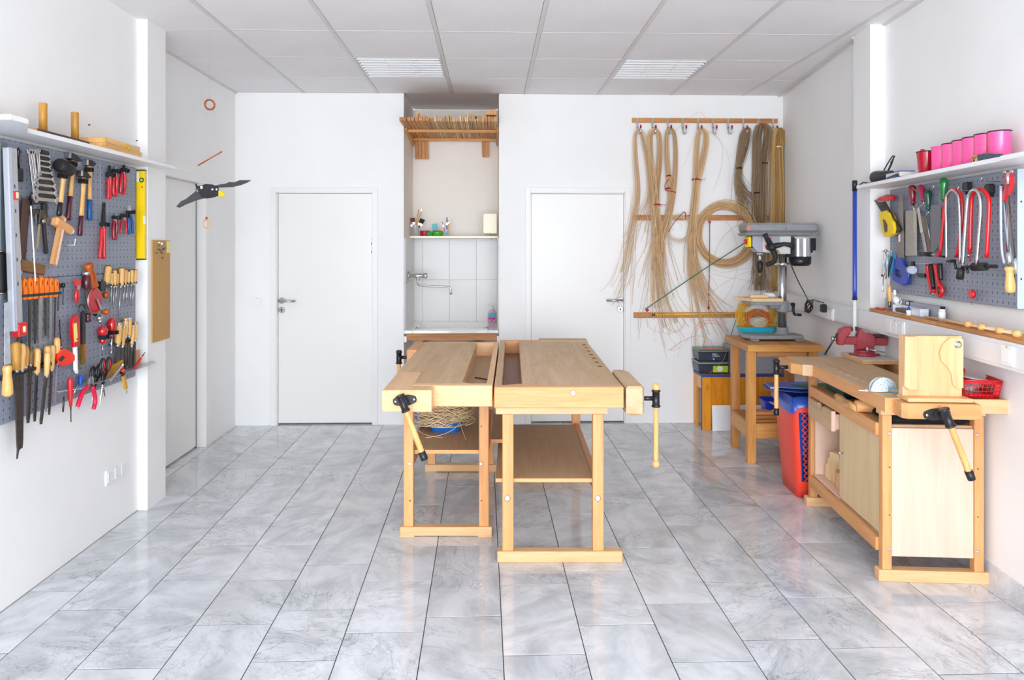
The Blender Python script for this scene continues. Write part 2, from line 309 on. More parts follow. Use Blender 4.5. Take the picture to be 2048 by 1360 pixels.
# door openings are built as recessed doors standing in front of the masonry, so the wall pieces around them are separate
wb_.data.clear_geometry()
g = G()
for a in ((-2.35, -1.812, 0, CZ), (-.993, -.735, 0, CZ), (-1.812, -.993, 1.97, CZ), (.072, .334, 0, CZ), (1.157, 2.75, 0, CZ), (.334, 1.157, 1.975, CZ)):
    g.box(a[0], a[1], YB, YB + .10, a[2], a[3])
g.box(-2.35, -.775, YB + .1, YB + .16, 0, CZ); g.box(.112, 2.75, YB + .1, YB + .16, 0, CZ)
me = g.mesh('wall_back'); me.materials.append(WALL); wb_.data = me
put('niche_wall', G().box(-.775, -.735, YB + .1, 7.06, 0, CZ).box(.072, .112, YB + .1, 7.06, 0, CZ).box(-.735, .072, 7.06, 7.12, 0, CZ), NICHE, wb_)
g = G()
g.box(-2.3, -2.018, YF, 4.31, 0, CZ); g.box(-2.3, -2.24, 4.31, 5.66, 0, CZ); g.box(-2.24, -2.15, 4.5, 5.64, 1.985, CZ); g.box(-2.3, -2.15, 5.74, YB + .1, 0, CZ); g.box(-2.3, -2.15, 5.64, 5.74, 1.985, CZ)
S_('wall_left', g, WALL)
S_('trim_1', bx(-2.3, -1.962, 4.295, 4.53, 0, CZ), WALL)
# right wall: far run turned about six degrees, pillar, near run
g = G(); g.prism([(2.53, 6.42), (2.283, 4.40), (2.9, 4.40), (2.9, 6.42)], 0, CZ)
g.prism([(2.322, 4.42), (2.322 - .08 * 8.52, 4.42 - 8.52), (2.9, 4.42 - 8.52), (2.9, 4.42)], 0, CZ); g.prism([(1.64, YF + .13), (1.64, YF), (2.9, YF), (2.9, YF + .13)], 0, CZ)
S_('wall_right', g, WALL)
S_('trim_2', G().prism([(2.222, 4.27), (2.252, 4.53), (2.4, 4.53), (2.4, 4.27)], 0, CZ), WALL)
# front with the shop window behind the camera
g = G(); g.box(-2.3, -2.0, YF - .1, YF, 0, CZ); g.box(1.6, 2.9, YF - .1, YF, 0, CZ); g.box(-2.0, 1.6, YF - .1, YF, 2.7, CZ); g.box(-2.0, 1.6, YF - .1, YF, 0, .2)
S_('wall_front', g, WALL)
wn = S_('window_1', G().box(-2.0, -1.94, YF - .08, YF - .02, .2, 2.7).box(1.54, 1.6, YF - .08, YF - .02, .2, 2.7).box(.02, .08, YF - .08, YF - .02, .2, 2.7).box(-1.94, 1.54, YF - .08, YF - .02, .2, .26).box(-1.94, 1.54, YF - .08, YF - .02, 2.64, 2.7), ALU)
# stone skirting on the right
sk = G()
for i in range(8):
    u0 = -.1 + .55 * i; sk.box(u0, u0 + .547, 0, .10, 0, .008)
S_('baseboard_right', sk, MARB, M=RW(0, 0, 0))
S_('baseboard_left', bx(-2.018, -2.014, .5, 4.29, 0, .003), mat('grey_sealant', C(160, 156, 152), .7))
# ceiling of mineral tiles in a metal grid
ce = S_('ceiling', bx(-2.4, 2.95, YF, 7.2, CZ + .012, CZ + .10), CEIL)
gx = [.2965 + .6255 * k for k in range(-5, 5)]; gy = [YB - .002, 5.725, 5.12, 4.49, 3.865, 3.24, 2.615]
lights_at = {(3, 1), (6, 1)}
for i in range(len(gx) - 1):
    for j in range(len(gy) - 1):
        x0, x1 = max(gx[i], -2.3) + .013, min(gx[i + 1], 2.85) - .013; y1, y0 = gy[j] - .0025, gy[j + 1] + .0025
        if x1 - x0 < .05 or (gx[i] > -.96 and gx[i] < -.9 and j == 1) or (gx[i] > .9 and gx[i] < .95 and j == 1): continue
        cx, cy = (x0 + x1) / 2, (y0 + y1) / 2
        put('ceiling_tile', bx(x0 - cx, x1 - cx, y0 - cy, y1 - cy, 0, .012, bev=.002), CEIL, ce, M=tr(cx, cy, CZ + R_.uniform(0, .001)))
for x in gx[1:]:
    put('grid_bar', bx(-.012, .012, 2.6, YB, -.0025, .012), GRID, ce, M=tr(x, 0, CZ - .0005))
for y in gy[1:]:
    put('cross_bar', bx(-2.3, 2.4, -.004, .004, -.001, .012), GRID, ce, M=tr(0, y, CZ))
put('near_ceiling', bx(-2.3, 2.6, YF, 2.6, 0, .012), CEIL, ce, M=tr(0, 0, CZ))
put('edge_trim', bx(-2.15, -2.135, 4.53, YB, -.012, .0), GRID, ce, M=tr(0, 0, CZ))
put('edge_trim', G().prism([(2.262, 4.53), (2.245, 4.53), (2.468, 6.30), (2.49, 6.30)], -.012, 0), GRID, ce, M=tr(0, 0, CZ))
put('edge_trim', G().prism([(2.309, 4.26), (2.289, 4.26), (2.156, 2.6), (2.176, 2.6)], -.012, 0), GRID, ce, M=tr(0, 0, CZ))
# recessed louvre lights
for nm, x0, lab in (('a', -.9545, 'square recessed louvre ceiling light, left of the two, over the left door'), ('b', .922, 'square recessed louvre ceiling light, right of the two, towards the rattan corner')):
    t = thing('ceiling_light', lab, 'ceiling light', tr(x0 + .3127, 5.4225, CZ)); a = .298; b = .298
    put('housing', G().box(-a, a, -b, b, .05, .06).box(-a, -a + .006, -b, b, 0, .05).box(a - .006, a, -b, b, 0, .05).box(-a, a, -b, -b + .006, 0, .05).box(-a, a, b - .006, b, 0, .05), WHITE, t)
    for k in range(8): put('louvre_slat', bx(-a + .008, a - .008, -.011, .011, -.003, .022, taper=.9), WHITE, t).location = (0, -b + .045 + k * .0725, 0)
    for q in (-.1, .1): put('divider', bx(q - .003, q + .003, -b + .01, b - .01, .002, .02), WHITE, t)
    for q in (-.2, 0, .2): put('tube_lamp', G().cyl((-a + .02, q, .036), (a - .02, q, .036), .011, seg=8), LGREY, t)
# doors
def door(n, x0, x1, zt, hx, hdir):
    y = YB
    fr = G(); w = .046
    for a in ((x0 - w, x0, 0, zt + w), (x1, x1 + w, 0, zt + w), (x0 - .0001, x1 + .0001, zt, zt + w)): fr.box(a[0], a[1], y - .016, y + .0, a[2], a[3], bev=.002)
    for a in ((x0 - .004, x0 + .006, 0, zt), (x1 - .006, x1 + .004, 0, zt)): fr.box(a[0], a[1], y, y + .09, a[2], a[3])
    fr.box(x0, x1, y, y + .09, zt - .006, zt + .002)
    d = S_('door_%d' % n, G().box(x0 + .008, x1 - .008, y + .028, y + .068, .012, zt - .008, bev=.002), DOORP)
    put('door_frame', fr, FRAMEP, d)
    h = G().lathe([(0, .026), (.008, .026), (.01, .022)], 20, tr(hx, y + .028, 1.052) @ rotx(PI / 2), 'z').cyl((hx, y + .028, 1.052), (hx, y - .022, 1.052), .009)
    h.tube([(hx - .012 * hdir, y - .022, 1.052), (hx + .05 * hdir, y - .024, 1.051), (hx + .125 * hdir, y - .022, 1.050)], .0095, 10)
    put('door_handle', h, STEEL, d, 'brushed steel lever handle')
    k = put('key_rose', G().lathe([(0, .026), (.006, .026), (.008, .023)], 20, tr(hx, y + .028, .972) @ rotx(PI / 2), 'z'), STEEL, d)
    put('keyhole', G().cyl((hx, y + .021, .975), (hx, y + .0185, .975), .007).box(hx - .0035, hx + .0035, y + .0185, y + .021, .958, .973), BLACK, k)
    return d
d1 = door(1, -1.805, -.999, 1.966, -1.768, 1)
for z, m in ((1.575, YEL), (1.535, NAVY), (1.497, YEL), (1.462, NAVY)): put('edge_sticker', bx(-1.014, -1.006, YB + .0255, YB + .0278, z - .012, z + .012), m, d1)
door(2, .341, 1.150, 1.968, 1.113, -1)
d3 = S_('door_3', bx(-2.239, -2.205, 4.55, 5.605, .012, 1.981, bev=.002), DOORP)
g = G().box(-2.24, -2.135, 5.625, 5.745, 0, 1.985, bev=.003).box(-2.24, -2.146, 4.5, 5.745, 1.982, 2.035, bev=.002)
put('door_frame', g, FRAMEP, d3)
put('door_gap', bx(-2.24, -2.207, 5.606, 5.624, 0, 1.981), mat('dark_gap', C(90, 88, 92), .6), d3)  # solid strip, its dark colour stands in for the shade between door and frame
# wall switches and sockets
def plate(name, label, cat, M, n=1, rock=True, big=.0405, label_dot=True):
    t = thing(name, label, cat, M); w = .0355 * n + .005
    put('cover_plate', bx(-w, w, -.0405, .0405, 0, .009, bev=.003), WHITE, t)
    for k in range(n):
        cx = (k - (n - 1) / 2) * .071
        if rock: put('rocker', bx(cx - .027, cx + .027, -.027, .027, .009, .014, bev=.002), WHITE, t)
        else:
            s = put('socket_insert', G().box(cx - .0285, cx + .0285, -.0285, .0285, .009, .013, bev=.002), WHITE, t)
            put('socket_well', G().lathe([(.0131, .0205), (.0131, .0185), (.0095, .0175), (.0095, .001)], 20, tr(cx, 0, 0), 'z', cap=False).cyl((cx - .009, 0, .0094), (cx - .009, 0, .0102), .0028, seg=8).cyl((cx + .009, 0, .0094), (cx + .009, 0, .0102), .0028, seg=8), mat('socket_grey', C(212, 212, 212), .4), s)
    if label_dot: put('marker_dot', bx(-.006, .006, .031, .037, .009, .0095), mat('ochre_sticker', C(206, 170, 60), .6), t)
    return t
plate('light_switch', 'square white light switch on the back wall left of the left door', 'switch', BW(*(-1.97,1.042)))
plate('light_switch', 'small white switch behind the cane coil under the middle peg rail', 'switch', BW(*(1.594,1.682)), label_dot=False)
plate('wall_socket', 'white triple wall socket low on the left wall below the tool board', 'socket', LW(*(4.044,0.292)), 3, False)
# cable duct along the right wall
u0, u1 = -1.99, 2.6
dct = S_('trim_3', G().box(u0, u1, 1.022, 1.132, -.14, 0, bev=.004), mat('duct_plastic', C(230, 230, 230), .4), M=TW(0, 0, 0))
put('duct_cover', G().box(u0, u1, 1.036, 1.118, 0, .004, bev=.001), mat('duct_plastic', C(230, 230, 230), .4), dct).matrix_parent_inverse = Matrix()
plate('duct_socket', 'white double socket in the cable duct where the drill cord plugs in', 'socket', TW(*(-0.5721,1.061), .004), 2, False)
plate('duct_socket', 'white triple socket in the cable duct behind the red bench vise', 'socket', TW(*(0.4349,1.081), .004), 3, False)
plate('duct_switch', 'white switch block at the right end of the cable duct', 'switch', TW(*(1.451,1.081), .004), 1, True)
# ------------------------------------------------------------------ vise hardware and bench helpers
def vise_handle(parent, M, L=.30, dia=.0125, ball=False, off=.35):
    """black cast socket on a screw; the wooden bar slides through it. local Z = screw axis, local Y = bar axis (down is -Y)"""
    s = G().lathe([(-.002, .011), (.05, .011)], 12, M, 'z').lathe([(-.042, .016), (-.040, .021), (-.033, .021), (-.031, .017), (.030, .017), (.032, .021), (.038, .021), (.040, .0165)], 14, M @ tr(0, 0, .062), 'y')
    put('vise_socket', s, BLACK, parent)
    b = put('vise_bar', G().lathe([(-L * (1 - off) + .0, dia * .9), (-L * (1 - off) + .02, dia), (L * off - .02, dia), (L * off, dia * .9)], 12, M @ tr(0, 0, .062), 'y'), TOOLW, parent)
    if ball: [put('bar_knob', G().ball((0, yk, .062), .0185, seg=12, M=M), TOOLW, b) for yk in (-L * (1 - off) - .01, L * off + .008)]
    else:
        for pr in ([(-L * (1 - off) - .012, dia * 1.12), (-L * (1 - off) - .01, dia * 1.25), (-L * (1 - off) + .028, dia * 1.25)], [(L * off - .03, dia * 1.25), (L * off + .008, dia * 1.25), (L * off + .01, dia * 1.1)]): put('bar_cap', G().lathe(pr, 12, M @ tr(0, 0, .062), 'y'), BLACK, b, 'black end cap')
def collar(parent, M):
    pts = [(-.052, -.012), (-.044, -.017), (-.02, -.024), (.02, -.024), (.044, -.017), (.052, -.012), (.055, 0), (.052, .012), (.044, .017), (.02, .024), (-.02, .024), (-.044, .017), (-.052, .012), (-.055, 0)]
    c = put('screw_flange', G().prism(pts, 0, .008, bev=.002, M=M).lathe([(0, .02), (.022, .016)], 12, M, 'z'), IRON, parent)
    put('flange_screw', G().ball((-.042, 0, .008), .007, (1, 1, .4), 8, M).ball((.042, 0, .008), .007, (1, 1, .4), 8, M), CHROME, c)
CFM = Matrix.Rotation(-THETA, 4, 'Z')
def leg_bolt(par, x, y, z, r=.0085):
    b = put('bolt', G().lathe([(0, r), (.003, r), (.005, r * .6)], 12, tr(x, y, z) @ rotx(PI / 2), 'z'), CHROME, par)
    if r > .01: put('bolt_socket', G().cyl((x, y - .0051, z), (x, y - .0056, z), r * .42, seg=6), IRON, b)
def peg_hole(par, x, y, z):
    put('drilled_hole', G().cyl((x, y + .001, z), (x, y - .0006, z), .0042, seg=10), DSTEEL, par)
# ---- right-hand bench of the centre pair
t = thing('workbench', 'beech workbench, right of the centre pair, with brown tray and side vise', 'workbench', CFM @ tr(.22, 4.2, 0)); B0 = t.matrix_world.inverted() @ CFM
def bpt(name, g, m, par, **k):                             # vertices given in the camera-parallel floor frame
    me = g.mesh(name); me.transform(B0); return put(name, me, m, par, **k)
x0, x1, y0, y1, zt = -.084, .5245, 3.467, 5.24, .85
bpt('end_rail', bx(x0, x1, y0, y0 + .055, zt - .0995, zt, bev=.004), BEECH, t)
ft_ = bpt('bench_top', bx(.048, x1 - .003, y0 + .056, y1 - .06, zt - .075, zt - .0008, bev=.002), WORN, t)
bpt('end_rail', bx(x0, x1 - .10, y1 - .055, y1, zt - .0995, zt - .001, bev=.003), BEECH, t)
bpt('tray_side', bx(x0, x0 + .036, y0 + .056, y1 - .056, zt - .0995, zt - .002, bev=.003), WORN, t)
bpt('tray_side', bx(.0478, .068, y0 + .056, y1 - .06, zt - .0995, zt - .0752), BEECH, t); bpt('tray_bottom', bx(x0 + .0365, .0475, y0 + .056, y1 - .056, zt - .099, zt - .088), wood('brown_hardboard', C(146, 96, 72), C(124, 78, 56), .5, 3), t)
bpt('tray_fillet', G().prism([(x0 + .0365, y0 + .056), (.0475, y0 + .056), (.0475, y0 + .10)], zt - .088, zt - .002), BEECH, t)
bpt('tail_vise_jaw', bx(.19, x1 + .005, y1 - .10, y1 + .055, zt - .11, zt + .004, bev=.005), WORN, t)
for k in range(7): peg = bpt('dog_hole', bx(x1 - .052, x1 - .030, 4.05 + .15 * k, 4.085 + .15 * k, zt - .0015, zt + .0002), mat('dog_hole_brown', C(120, 62, 36), .7), ft_)
vj = bpt('side_vise_jaw', G().prism([(.535, 3.468), (.612, 3.468), (.622, 3.485), (.622, 3.88), (.605, 3.93), (.58, 3.955), (.535, 3.955)], .715, .852, bev=.01), WORN, t)
bpt('screw_boss', G().lathe([(0, .0135), (.004, .0135), (.006, .010)], 16, tr(.286, y0, .822) @ rotx(PI / 2), 'z'), CHROME, t, label='round bright screw head in the end rail')
vise_handle(t, B0 @ frame((.619, 3.50, .79), (0, -1, 0), (0, 0, 1), (1, 0, 0)) @ Matrix.Identity(4), .345, .0115, True, .13)
bpt('cross_rail', bx(-.078, .459, 3.528, 3.60, .708, .7495, bev=.003), BEECHP, t)
bpt('cross_rail', bx(-.078, .459, 4.74, 4.80, .708, .7495, bev=.003), BEECHP, t)
for yy in (3.536, 4.76):
    f_ = bpt('foot_rail', bx(-.0705, .528, yy - .009, yy + .046, 0, .053, bev=.004), BEECHP, t)
    for xx in (-.046, .386):
        l = bpt('leg', bx(xx, xx + .053, yy, yy + .04, .053, .708, bev=.003), BEECH, t)
        for o in (l,):
            M = B0; g = G().lathe([(0, .0145), (.003, .0145), (.005, .010)], 14, M @ tr(xx + .024, yy, .305) @ rotx(PI / 2), 'z'); bb = put('bolt', g, CHROME, o)
bpt('lower_shelf', bx(-.079, .386, 3.578, 4.66, .372, .388), HARDB, t)
bpt('shelf_lipping', bx(-.079, .386, 3.572, 3.578, .371, .3885), BEECH, t)
bpt('shelf_rail', bx(-.040, -.01, 3.58, 4.76, .31, .372), BEECH, t); bpt('shelf_rail', bx(.40, .43, 3.58, 4.76, .31, .372), BEECH, t)
# ---- left-hand bench of the centre pair
t = thing('workbench', 'pale beech workbench, left of the centre pair, with front tail vise', 'workbench', CFM @ tr(-.33, 4.3, 0)); B0 = t.matrix_world.inverted() @ CFM
X0, X1, Y0, Y1 = -.596, -.0925, 3.505, 5.12
bpt('end_rail', G().prism([(-.47, zt), (X1, zt), (X1, zt - .1005), (-.372, zt - .1005), (-.372, zt - .018), (-.47, zt - .018)], Y0, Y0 + .055, 'y', bev=.003), BEECHP, t)
top = bpt('bench_top', G().prism([(-.4715, Y0 + .056), (-.2415, Y0 + .056), (-.2415, Y1 - .056), (-.604, Y1 - .056), (-.604, 3.895), (-.4715, 3.895)], zt - .07, zt - .0008, bev=.0015), WORN, t)
bpt('tail_vise_jaw', G().prism([(X0, 3.398), (-.370, 3.398), (-.370, 3.499), (-.4735, 3.499), (-.4735, 3.89), (X0 - .006, 3.89)], zt - .103, zt - .0015, bev=.004), BEECHP, t)
bpt('tray_side', bx(X1 - .03, X1, Y0 + .056, Y1 - .056, zt - .1005, zt - .001, bev=.003), BEECHP, t)
bpt('tray_side', bx(-.262, -.2412, Y0 + .056, Y1 - .056, zt - .1005, zt - .0702), BEECHP, t); bpt('tray_bottom', bx(-.241, X1 - .031, Y0 + .056, Y1 - .056, zt - .1, zt - .088), HARDB, t)
bpt('tray_fillet', G().prism([(-.2405, Y0 + .056), (-.19, Y0 + .056), (-.2405, Y0 + .10)], zt - .088, zt - .002), BEECHP, t)
bpt('end_rail', bx(-.604, X1, Y1 - .055, Y1, zt - .1005, zt - .001, bev=.003), BEECHP, t)
bpt('side_vise_jaw', bx(-.672, -.607, 4.72, 5.11, zt - .115, zt + .001, bev=.004), BEECH, t)
vise_handle(t, B0 @ frame((-.671, 4.80, .79), (0, 1, 0), (0, 0, 1), (-1, 0, 0)), .31, .0125, False, .12)
tilt = math.radians(21)
Mv = B0 @ frame(((-0.5039,0.7982)[0] + .012, 3.398, (-0.5039,0.7982)[1] + .004), (1, 0, 0), (0, 0, 1), (0, -1, 0)); collar(t, Mv @ rotz(.12))
vise_handle(t, Mv @ rotz(tilt), .285, .0135, False, .08)
for xx in (-.235, X1 - .014): leg_bolt(t, *(B0 @ Vector((xx, Y0, zt - .022))), .0055)
leg_bolt(t, *(B0 @ Vector((X1 - .014, Y0, zt - .075))), .0055)
for yy in (3.853, 4.955):
    bpt('foot_rail', bx(-.583, -.1045, yy - .009, yy + .046, .004, .05, bev=.003), BEECHP, t)
    bpt('foot_pad', bx(-.583, -.51, yy - .008, yy + .045, 0, .005), BEECHP, t); bpt('foot_pad', bx(-.178, -.1045, yy - .008, yy + .045, 0, .005), BEECHP, t)
    bpt('cross_rail', bx(-.58, -.11, yy, yy + .05, .71, .749, bev=.003), BEECHP, t)
    for xx in (-.565, -.172):
        l = bpt('leg', bx(xx, xx + .051, yy, yy + .045, .05, .71, bev=.003), BEECH, t)
        if yy < 4:
            put('bolt', G().lathe([(0, .0085), (.003, .0085), (.0045, .006)], 12, B0 @ tr(xx + .033 if xx < -.3 else xx + .010, yy, .378) @ rotx(PI / 2), 'z'), CHROME, l)
            for zz in (.572, .185):
                q = B0 @ Vector((xx + .034 if xx < -.3 else xx + .013, yy, zz)); put('drilled_hole', G().cyl((q.x, q.y + .001, q.z), (q.x, q.y - .0006, q.z), .0045, seg=10), DSTEEL, l)
bpt('lower_shelf', bx(-.513, -.173, 3.905, 4.95, .418, .436), HARDB, t); bpt('lower_shelf', bx(-.118, -.052, 4.12, 4.75, .418, .436), HARDB, t)
bpt('shelf_lipping', bx(-.513, -.173, 3.899, 3.905, .417, .4365), BEECH, t); bpt('shelf_lipping', bx(-.118, -.052, 4.114, 4.12, .417, .4365), BEECH, t)
bpt('shelf_rail', bx(-.555, -.525, 3.9, 4.955, .34, .418), BEECH, t); bpt('shelf_rail', bx(-.16, -.13, 3.9, 4.955, .34, .418), BEECH, t)
put('offcut_stick', bx(-.055, .055, -.004, .004, 0, .006), DARKW, label='thin brown offcut stick lying in the tray of the left centre bench', cat='stick', M=CFM @ tr(-.169, 4.165, zt - .087) @ rotz(-.75))
# tubs and loose cane on the lower shelf of the left bench
def tub(name, label, M, w, d, h, m, cat='tub', flare=.82, group=None, lip=.008):
    t = thing(name, label, cat, M, group)
    g = G(); b = flare
    def ring(sx, sy, z): return [(x * sx, y * sy, z) for x, y in [(w / 2 - .02, d / 2), (w / 2, d / 2 - .02), (w / 2, -d / 2 + .02), (w / 2 - .02, -d / 2), (-w / 2 + .02, -d / 2), (-w / 2, -d / 2 + .02), (-w / 2, d / 2 - .02), (-w / 2 + .02, d / 2)]]
    rs = [[g.bm.verts.new(p) for p in ring(*q)] for q in ((b, b, 0), (1, 1, h), (1 - .012 / w, 1 - .012 / d, h), (b - .012 / w, b - .012 / d, .004))]
    for A, B in zip(rs, rs[1:]):
        for i in range(8): g.bm.faces.new((A[i], A[(i + 1) % 8], B[(i + 1) % 8], B[i]))
    g.bm.faces.new(rs[0]); g.bm.faces.new(rs[-1]); put('tub_body', g, m, t)
    rim = G(); o = [Vector(p) for p in ring(1 + lip / w, 1 + lip / d, h)]; rim.tube(o, lip * .6, 6, True); put('rim', rim, m, t)
    return t
tub('blue_tub', 'blue plastic tub under the cane tangle on the left bench shelf, in front', CFM @ tr(-.385, 4.33, .436), .18, .15, .055, mat('bright_blue_plastic', C(22, 104, 190), .35))
tub('blue_tub', 'small blue plastic box behind the left front leg of the left centre bench', CFM @ tr(-.545, 4.5, .4365), .12, .14, .085, mat('bright_blue_plastic', C(22, 104, 190), .35), 'box', .97)
def coil_strands(n, cx, cy, z, rx, ry, h, m_seed, wob=.25, rr=.0013, seg=4, turns=1.0, lift=.0, pts=22):
    r = random.Random(m_seed); g = G()
    for i in range(n):
        a0 = r.uniform(0, 2 * PI); k = r.uniform(1 - wob, 1); sx, sy = rx * k, ry * r.uniform(1 - wob, 1); ox, oy = r.uniform(-.2, .2) * rx, r.uniform(-.2, .2) * ry; zz = z + h * r.random(); ti, tj = r.uniform(-.5, .5), r.uniform(-.45, .45); T = turns * r.uniform(.7, 1.1)
        P = [(cx + ox + sx * math.cos(a0 + 2 * PI * T * s / pts), cy + oy + sy * math.sin(a0 + 2 * PI * T * s / pts), max(z, zz + ti * sx * math.cos(a0 + 6 * s / pts) + tj * sy * math.sin(a0 + 6 * s / pts)) + lift * s / pts) for s in range(pts + 1)]
        g.tube(P, rr, seg)
    return g
t = thing('cane_tangle', 'tangle of pale cane strands heaped over a blue tub on the left bench shelf', 'cane', CFM @ tr(-.385, 4.36, .44))
put('cane_strands', coil_strands(120, -.02, -.01, .035, .17, .13, .12, 3, .45, .0021), RATP, t, kind='stuff')
g = G()
for k, (a, b, c_) in enumerate((((-.2, -.05, .06), (-.16, -.20, -.0), (.0, -.22, .0)), ((-.1, -.22, .0), (.06, -.22, .01), (.10, -.12, .08)), ((.16, -.1, .2), (.23, -.12, .12), (.235, -.16, .0)), ((.06, -.1, .12), (.10, -.2, .05), (.13, -.27, .0)))):
    A, B, C_ = Vector(a), Vector(b), Vector(c_); g.tube([A * (1 - s) ** 2 + B * 2 * s * (1 - s) + C_ * s * s for s in [i / 10 for i in range(11)]], .0016, 4)
put('loose_ends', g, RATP, t)
# ---- the workbench by the right wall
a5 = math.radians(-5.5)
SB = tr(1.753, 3.278, 0) @ rotz(a5)
t = thing('workbench', 'beech cabinet workbench along the right wall, with drawer, sliding door and end vise', 'workbench', SB)
def P_(n, g, m, par=None, **k): return put(n, g, m, par if par is not None else t, **k)
zt = .85
P_('bench_top', G().prism([(-.026, -.108), (.30, -.108), (.30, 1.11), (-.09, 1.11), (-.09, .80), (-.037, .785)], zt - .062, zt - .0005, bev=.002), WORN)
P_('front_lipping', G().prism([(-.0275, -.111), (.012, -.111), (.012, .70), (-.039, .79)], zt - .0625, zt - .001), BEECH)
P_('end_rail', bx(.006, .492, -.125, -.104, zt - .061, zt + .0005, bev=.002), BEECHP)
P_('tool_tray_side', G().prism([(.464, -.1035), (.492, -.1035), (.455, 1.0), (.427, 1.0)], zt - .062, zt - .001, bev=.002), BEECH); P_('tool_tray_bottom', G().prism([(.3005, -.1035), (.4635, -.1035), (.4265, 1.0), (.3005, 1.0)], zt - .062, zt - .052), HARDB)
P_('end_rail', bx(.3005, .4265, .975, 1.0, zt - .06, zt - .001), BEECH)
P_('end_vise_jaw', G().prism([(.0, -.135), (.0, -.205), (.02, -.222), (.315, -.222), (.315, -.1265), (.006, -.1265)], zt - .066, zt - .002, bev=.003), BEECH)
P_('side_vise_jaw', G().prism([(-.092, .797), (-.092, 1.10), (-.135, 1.10), (-.135, .86), (-.092 - .0, .797)][:4], zt - .06, zt - .002, bev=.003), BEECH)
Mv = frame((.135, -.222, (0.1428,0.8072)[1]), (1, 0, 0), (0, 0, 1), (0, -1, 0)); collar(t, Mv @ tr(.0, 0, 0) @ rotz(.1)); vise_handle(t, Mv @ tr(.012, 0, 0) @ rotz(math.radians(21)), .285, .013, False, .09)
vise_handle(t, frame((-.136, .92, .815), (0, 1, 0), (0, 0, 1), (-1, 0, 0)), .30, .0125, False, .12)
for x in (.014, .484):
    for z in (zt - .015, zt - .046): P_('rail_screw', G().lathe([(0, .0045), (.002, .004)], 10, tr(x, -.125, z) @ rotx(PI / 2), 'z'), CHROME)
for k in range(8): P_('dog_hole_plug', G().cyl((.035, -.02 + .098 * k, zt - .001), (.035, -.02 + .098 * k, zt + .0004), .0085, seg=12), PINKPLY)
for k in range(3): P_('dog_hole_plug', G().cyl((.23, -.02 + .16 * k, zt - .001), (.23, -.02 + .16 * k, zt + .0004), .0085, seg=12), PINKPLY)
for yy in (.0, .965):
    P_('foot_rail', bx(-.006 if yy < .5 else -.012, .475 if yy < .5 else .435, yy, yy + .053, 0, .053, bev=.004), BEECHP)
    P_('cross_rail', bx(.004, .458 if yy < .5 else .433, yy + .004, yy + .06, zt - .10, zt - .0625, bev=.002), BEECHP)
    for xx in (.012, .411 if yy < .5 else .392):
        l = P_('leg', bx(xx, xx + .041, yy + .006, yy + .050, .053, zt - .10, bev=.003), BEECH)
        if yy < .5:
            for z in (.668, .145): put('bolt', G().lathe([(0, .0075), (.003, .0075), (.0045, .005)], 12, tr(xx + .03 if xx < .2 else xx + .012, yy + .006, z) @ rotx(PI / 2), 'z'), CHROME, l)
            for z in (.515, .30): put('drilled_hole', G().cyl((xx + .03 if xx < .2 else xx + .014, yy + .0065, z), (xx + .03 if xx < .2 else xx + .014, yy + .0054, z), .0035, seg=8), DSTEEL, l)
for z0, z1 in ((.647, .705), (.122, .182)):
    P_('long_rail', bx(.0, .022, .051, .969, z0, z1, bev=.002), BEECH)
P_('long_rail', bx(.414, .432, .051, .969, .647, .705, bev=.002), BEECH); P_('long_rail', bx(.414, .432, .051, .969, .122, .182, bev=.002), BEECH)
# the cabinet between the legs
P_('cabinet_end_panel', bx(.054, .409, .012, .028, .112, .690, bev=.001), PINKPLY)
P_('cabinet_end_panel', bx(.03, .41, .945, .96, .112, .690), PINKPLY)
P_('cabinet_top', bx(.024, .412, .028, .945, .690, .702), HARDB); P_('cabinet_floor', bx(.024, .412, .028, .945, .182, .196), PINKPLY)
P_('cabinet_back', bx(.407, .413, .028, .945, .196, .69), PINKPLY); P_('cabinet_divider', bx(.03, .406, .56, .574, .196, .69), PINKPLY)
d = P_('sliding_door', bx(.024, .038, .05, .552, .165, .689, bev=.001), PANEL)
put('door_knob', G().lathe([(0, .004), (.012, .004), (.014, .009), (.02, .0085), (.023, .005)], 12, frame((.024, .507, .438), (0, 0, 1), (0, 1, 0), (-1, 0, 0)), 'z'), CHROME, d)
dr = P_('drawer', G().prism([(.578, .535), (.578, .640), (.70, .640), (.715, .625), (.73, .606), (.755, .606), (.775, .625), (.79, .640), (.942, .640), (.942, .535)], -.012, .008, 'x', bev=.0015), WORN)
put('drawer_joint', G().box(-.0125, .0085, .5705, .5785, .535, .640), PINKPLY, dr); put('drawer_body', G().box(.008, .30, .59, .60, .54, .62).box(.008, .30, .925, .935, .54, .62).box(.008, .30, .60, .925, .54, .546), PINKPLY, dr)
# tools on the shelf under the top
put('felt_mat', bx(.06, .40, .04, .30, .7025, .735, bev=.01), mat('black_felt', C(20, 18, 22), .95), label='black felt pad on the shelf under the right wall bench top, near end', cat='felt', M=SB)
def laid(name, label, cat, prof, m, p, ang, extra=None, ax=PI / 2):
    t_ = thing(name, label, cat, SB @ tr(*p) @ rotz(ang)); return t_
tm = thing('wooden_mallet', 'round pale wooden mallet head poking out under the right wall bench top', 'mallet', SB @ tr(.052, .262, .734) @ rotz(-.08))
put('mallet_head', G().lathe([(-.062, .022), (-.056, .029), (.0, .031), (.055, .029), (.06, .024)], 16, rotz(PI / 2), 'y'), BEECH, tm); put('mallet_handle', G().lathe([(.03, .013), (.25, .011)], 10, tr(.03, 0, 0) @ rotz(-PI / 2), 'y'), TOOLW, tm)
tb = thing('hand_brush', 'natural bristle bench brush with wooden handle on the shelf under the bench top', 'brush', SB @ tr(.012, .487, .722) @ rotz(PI - .05))
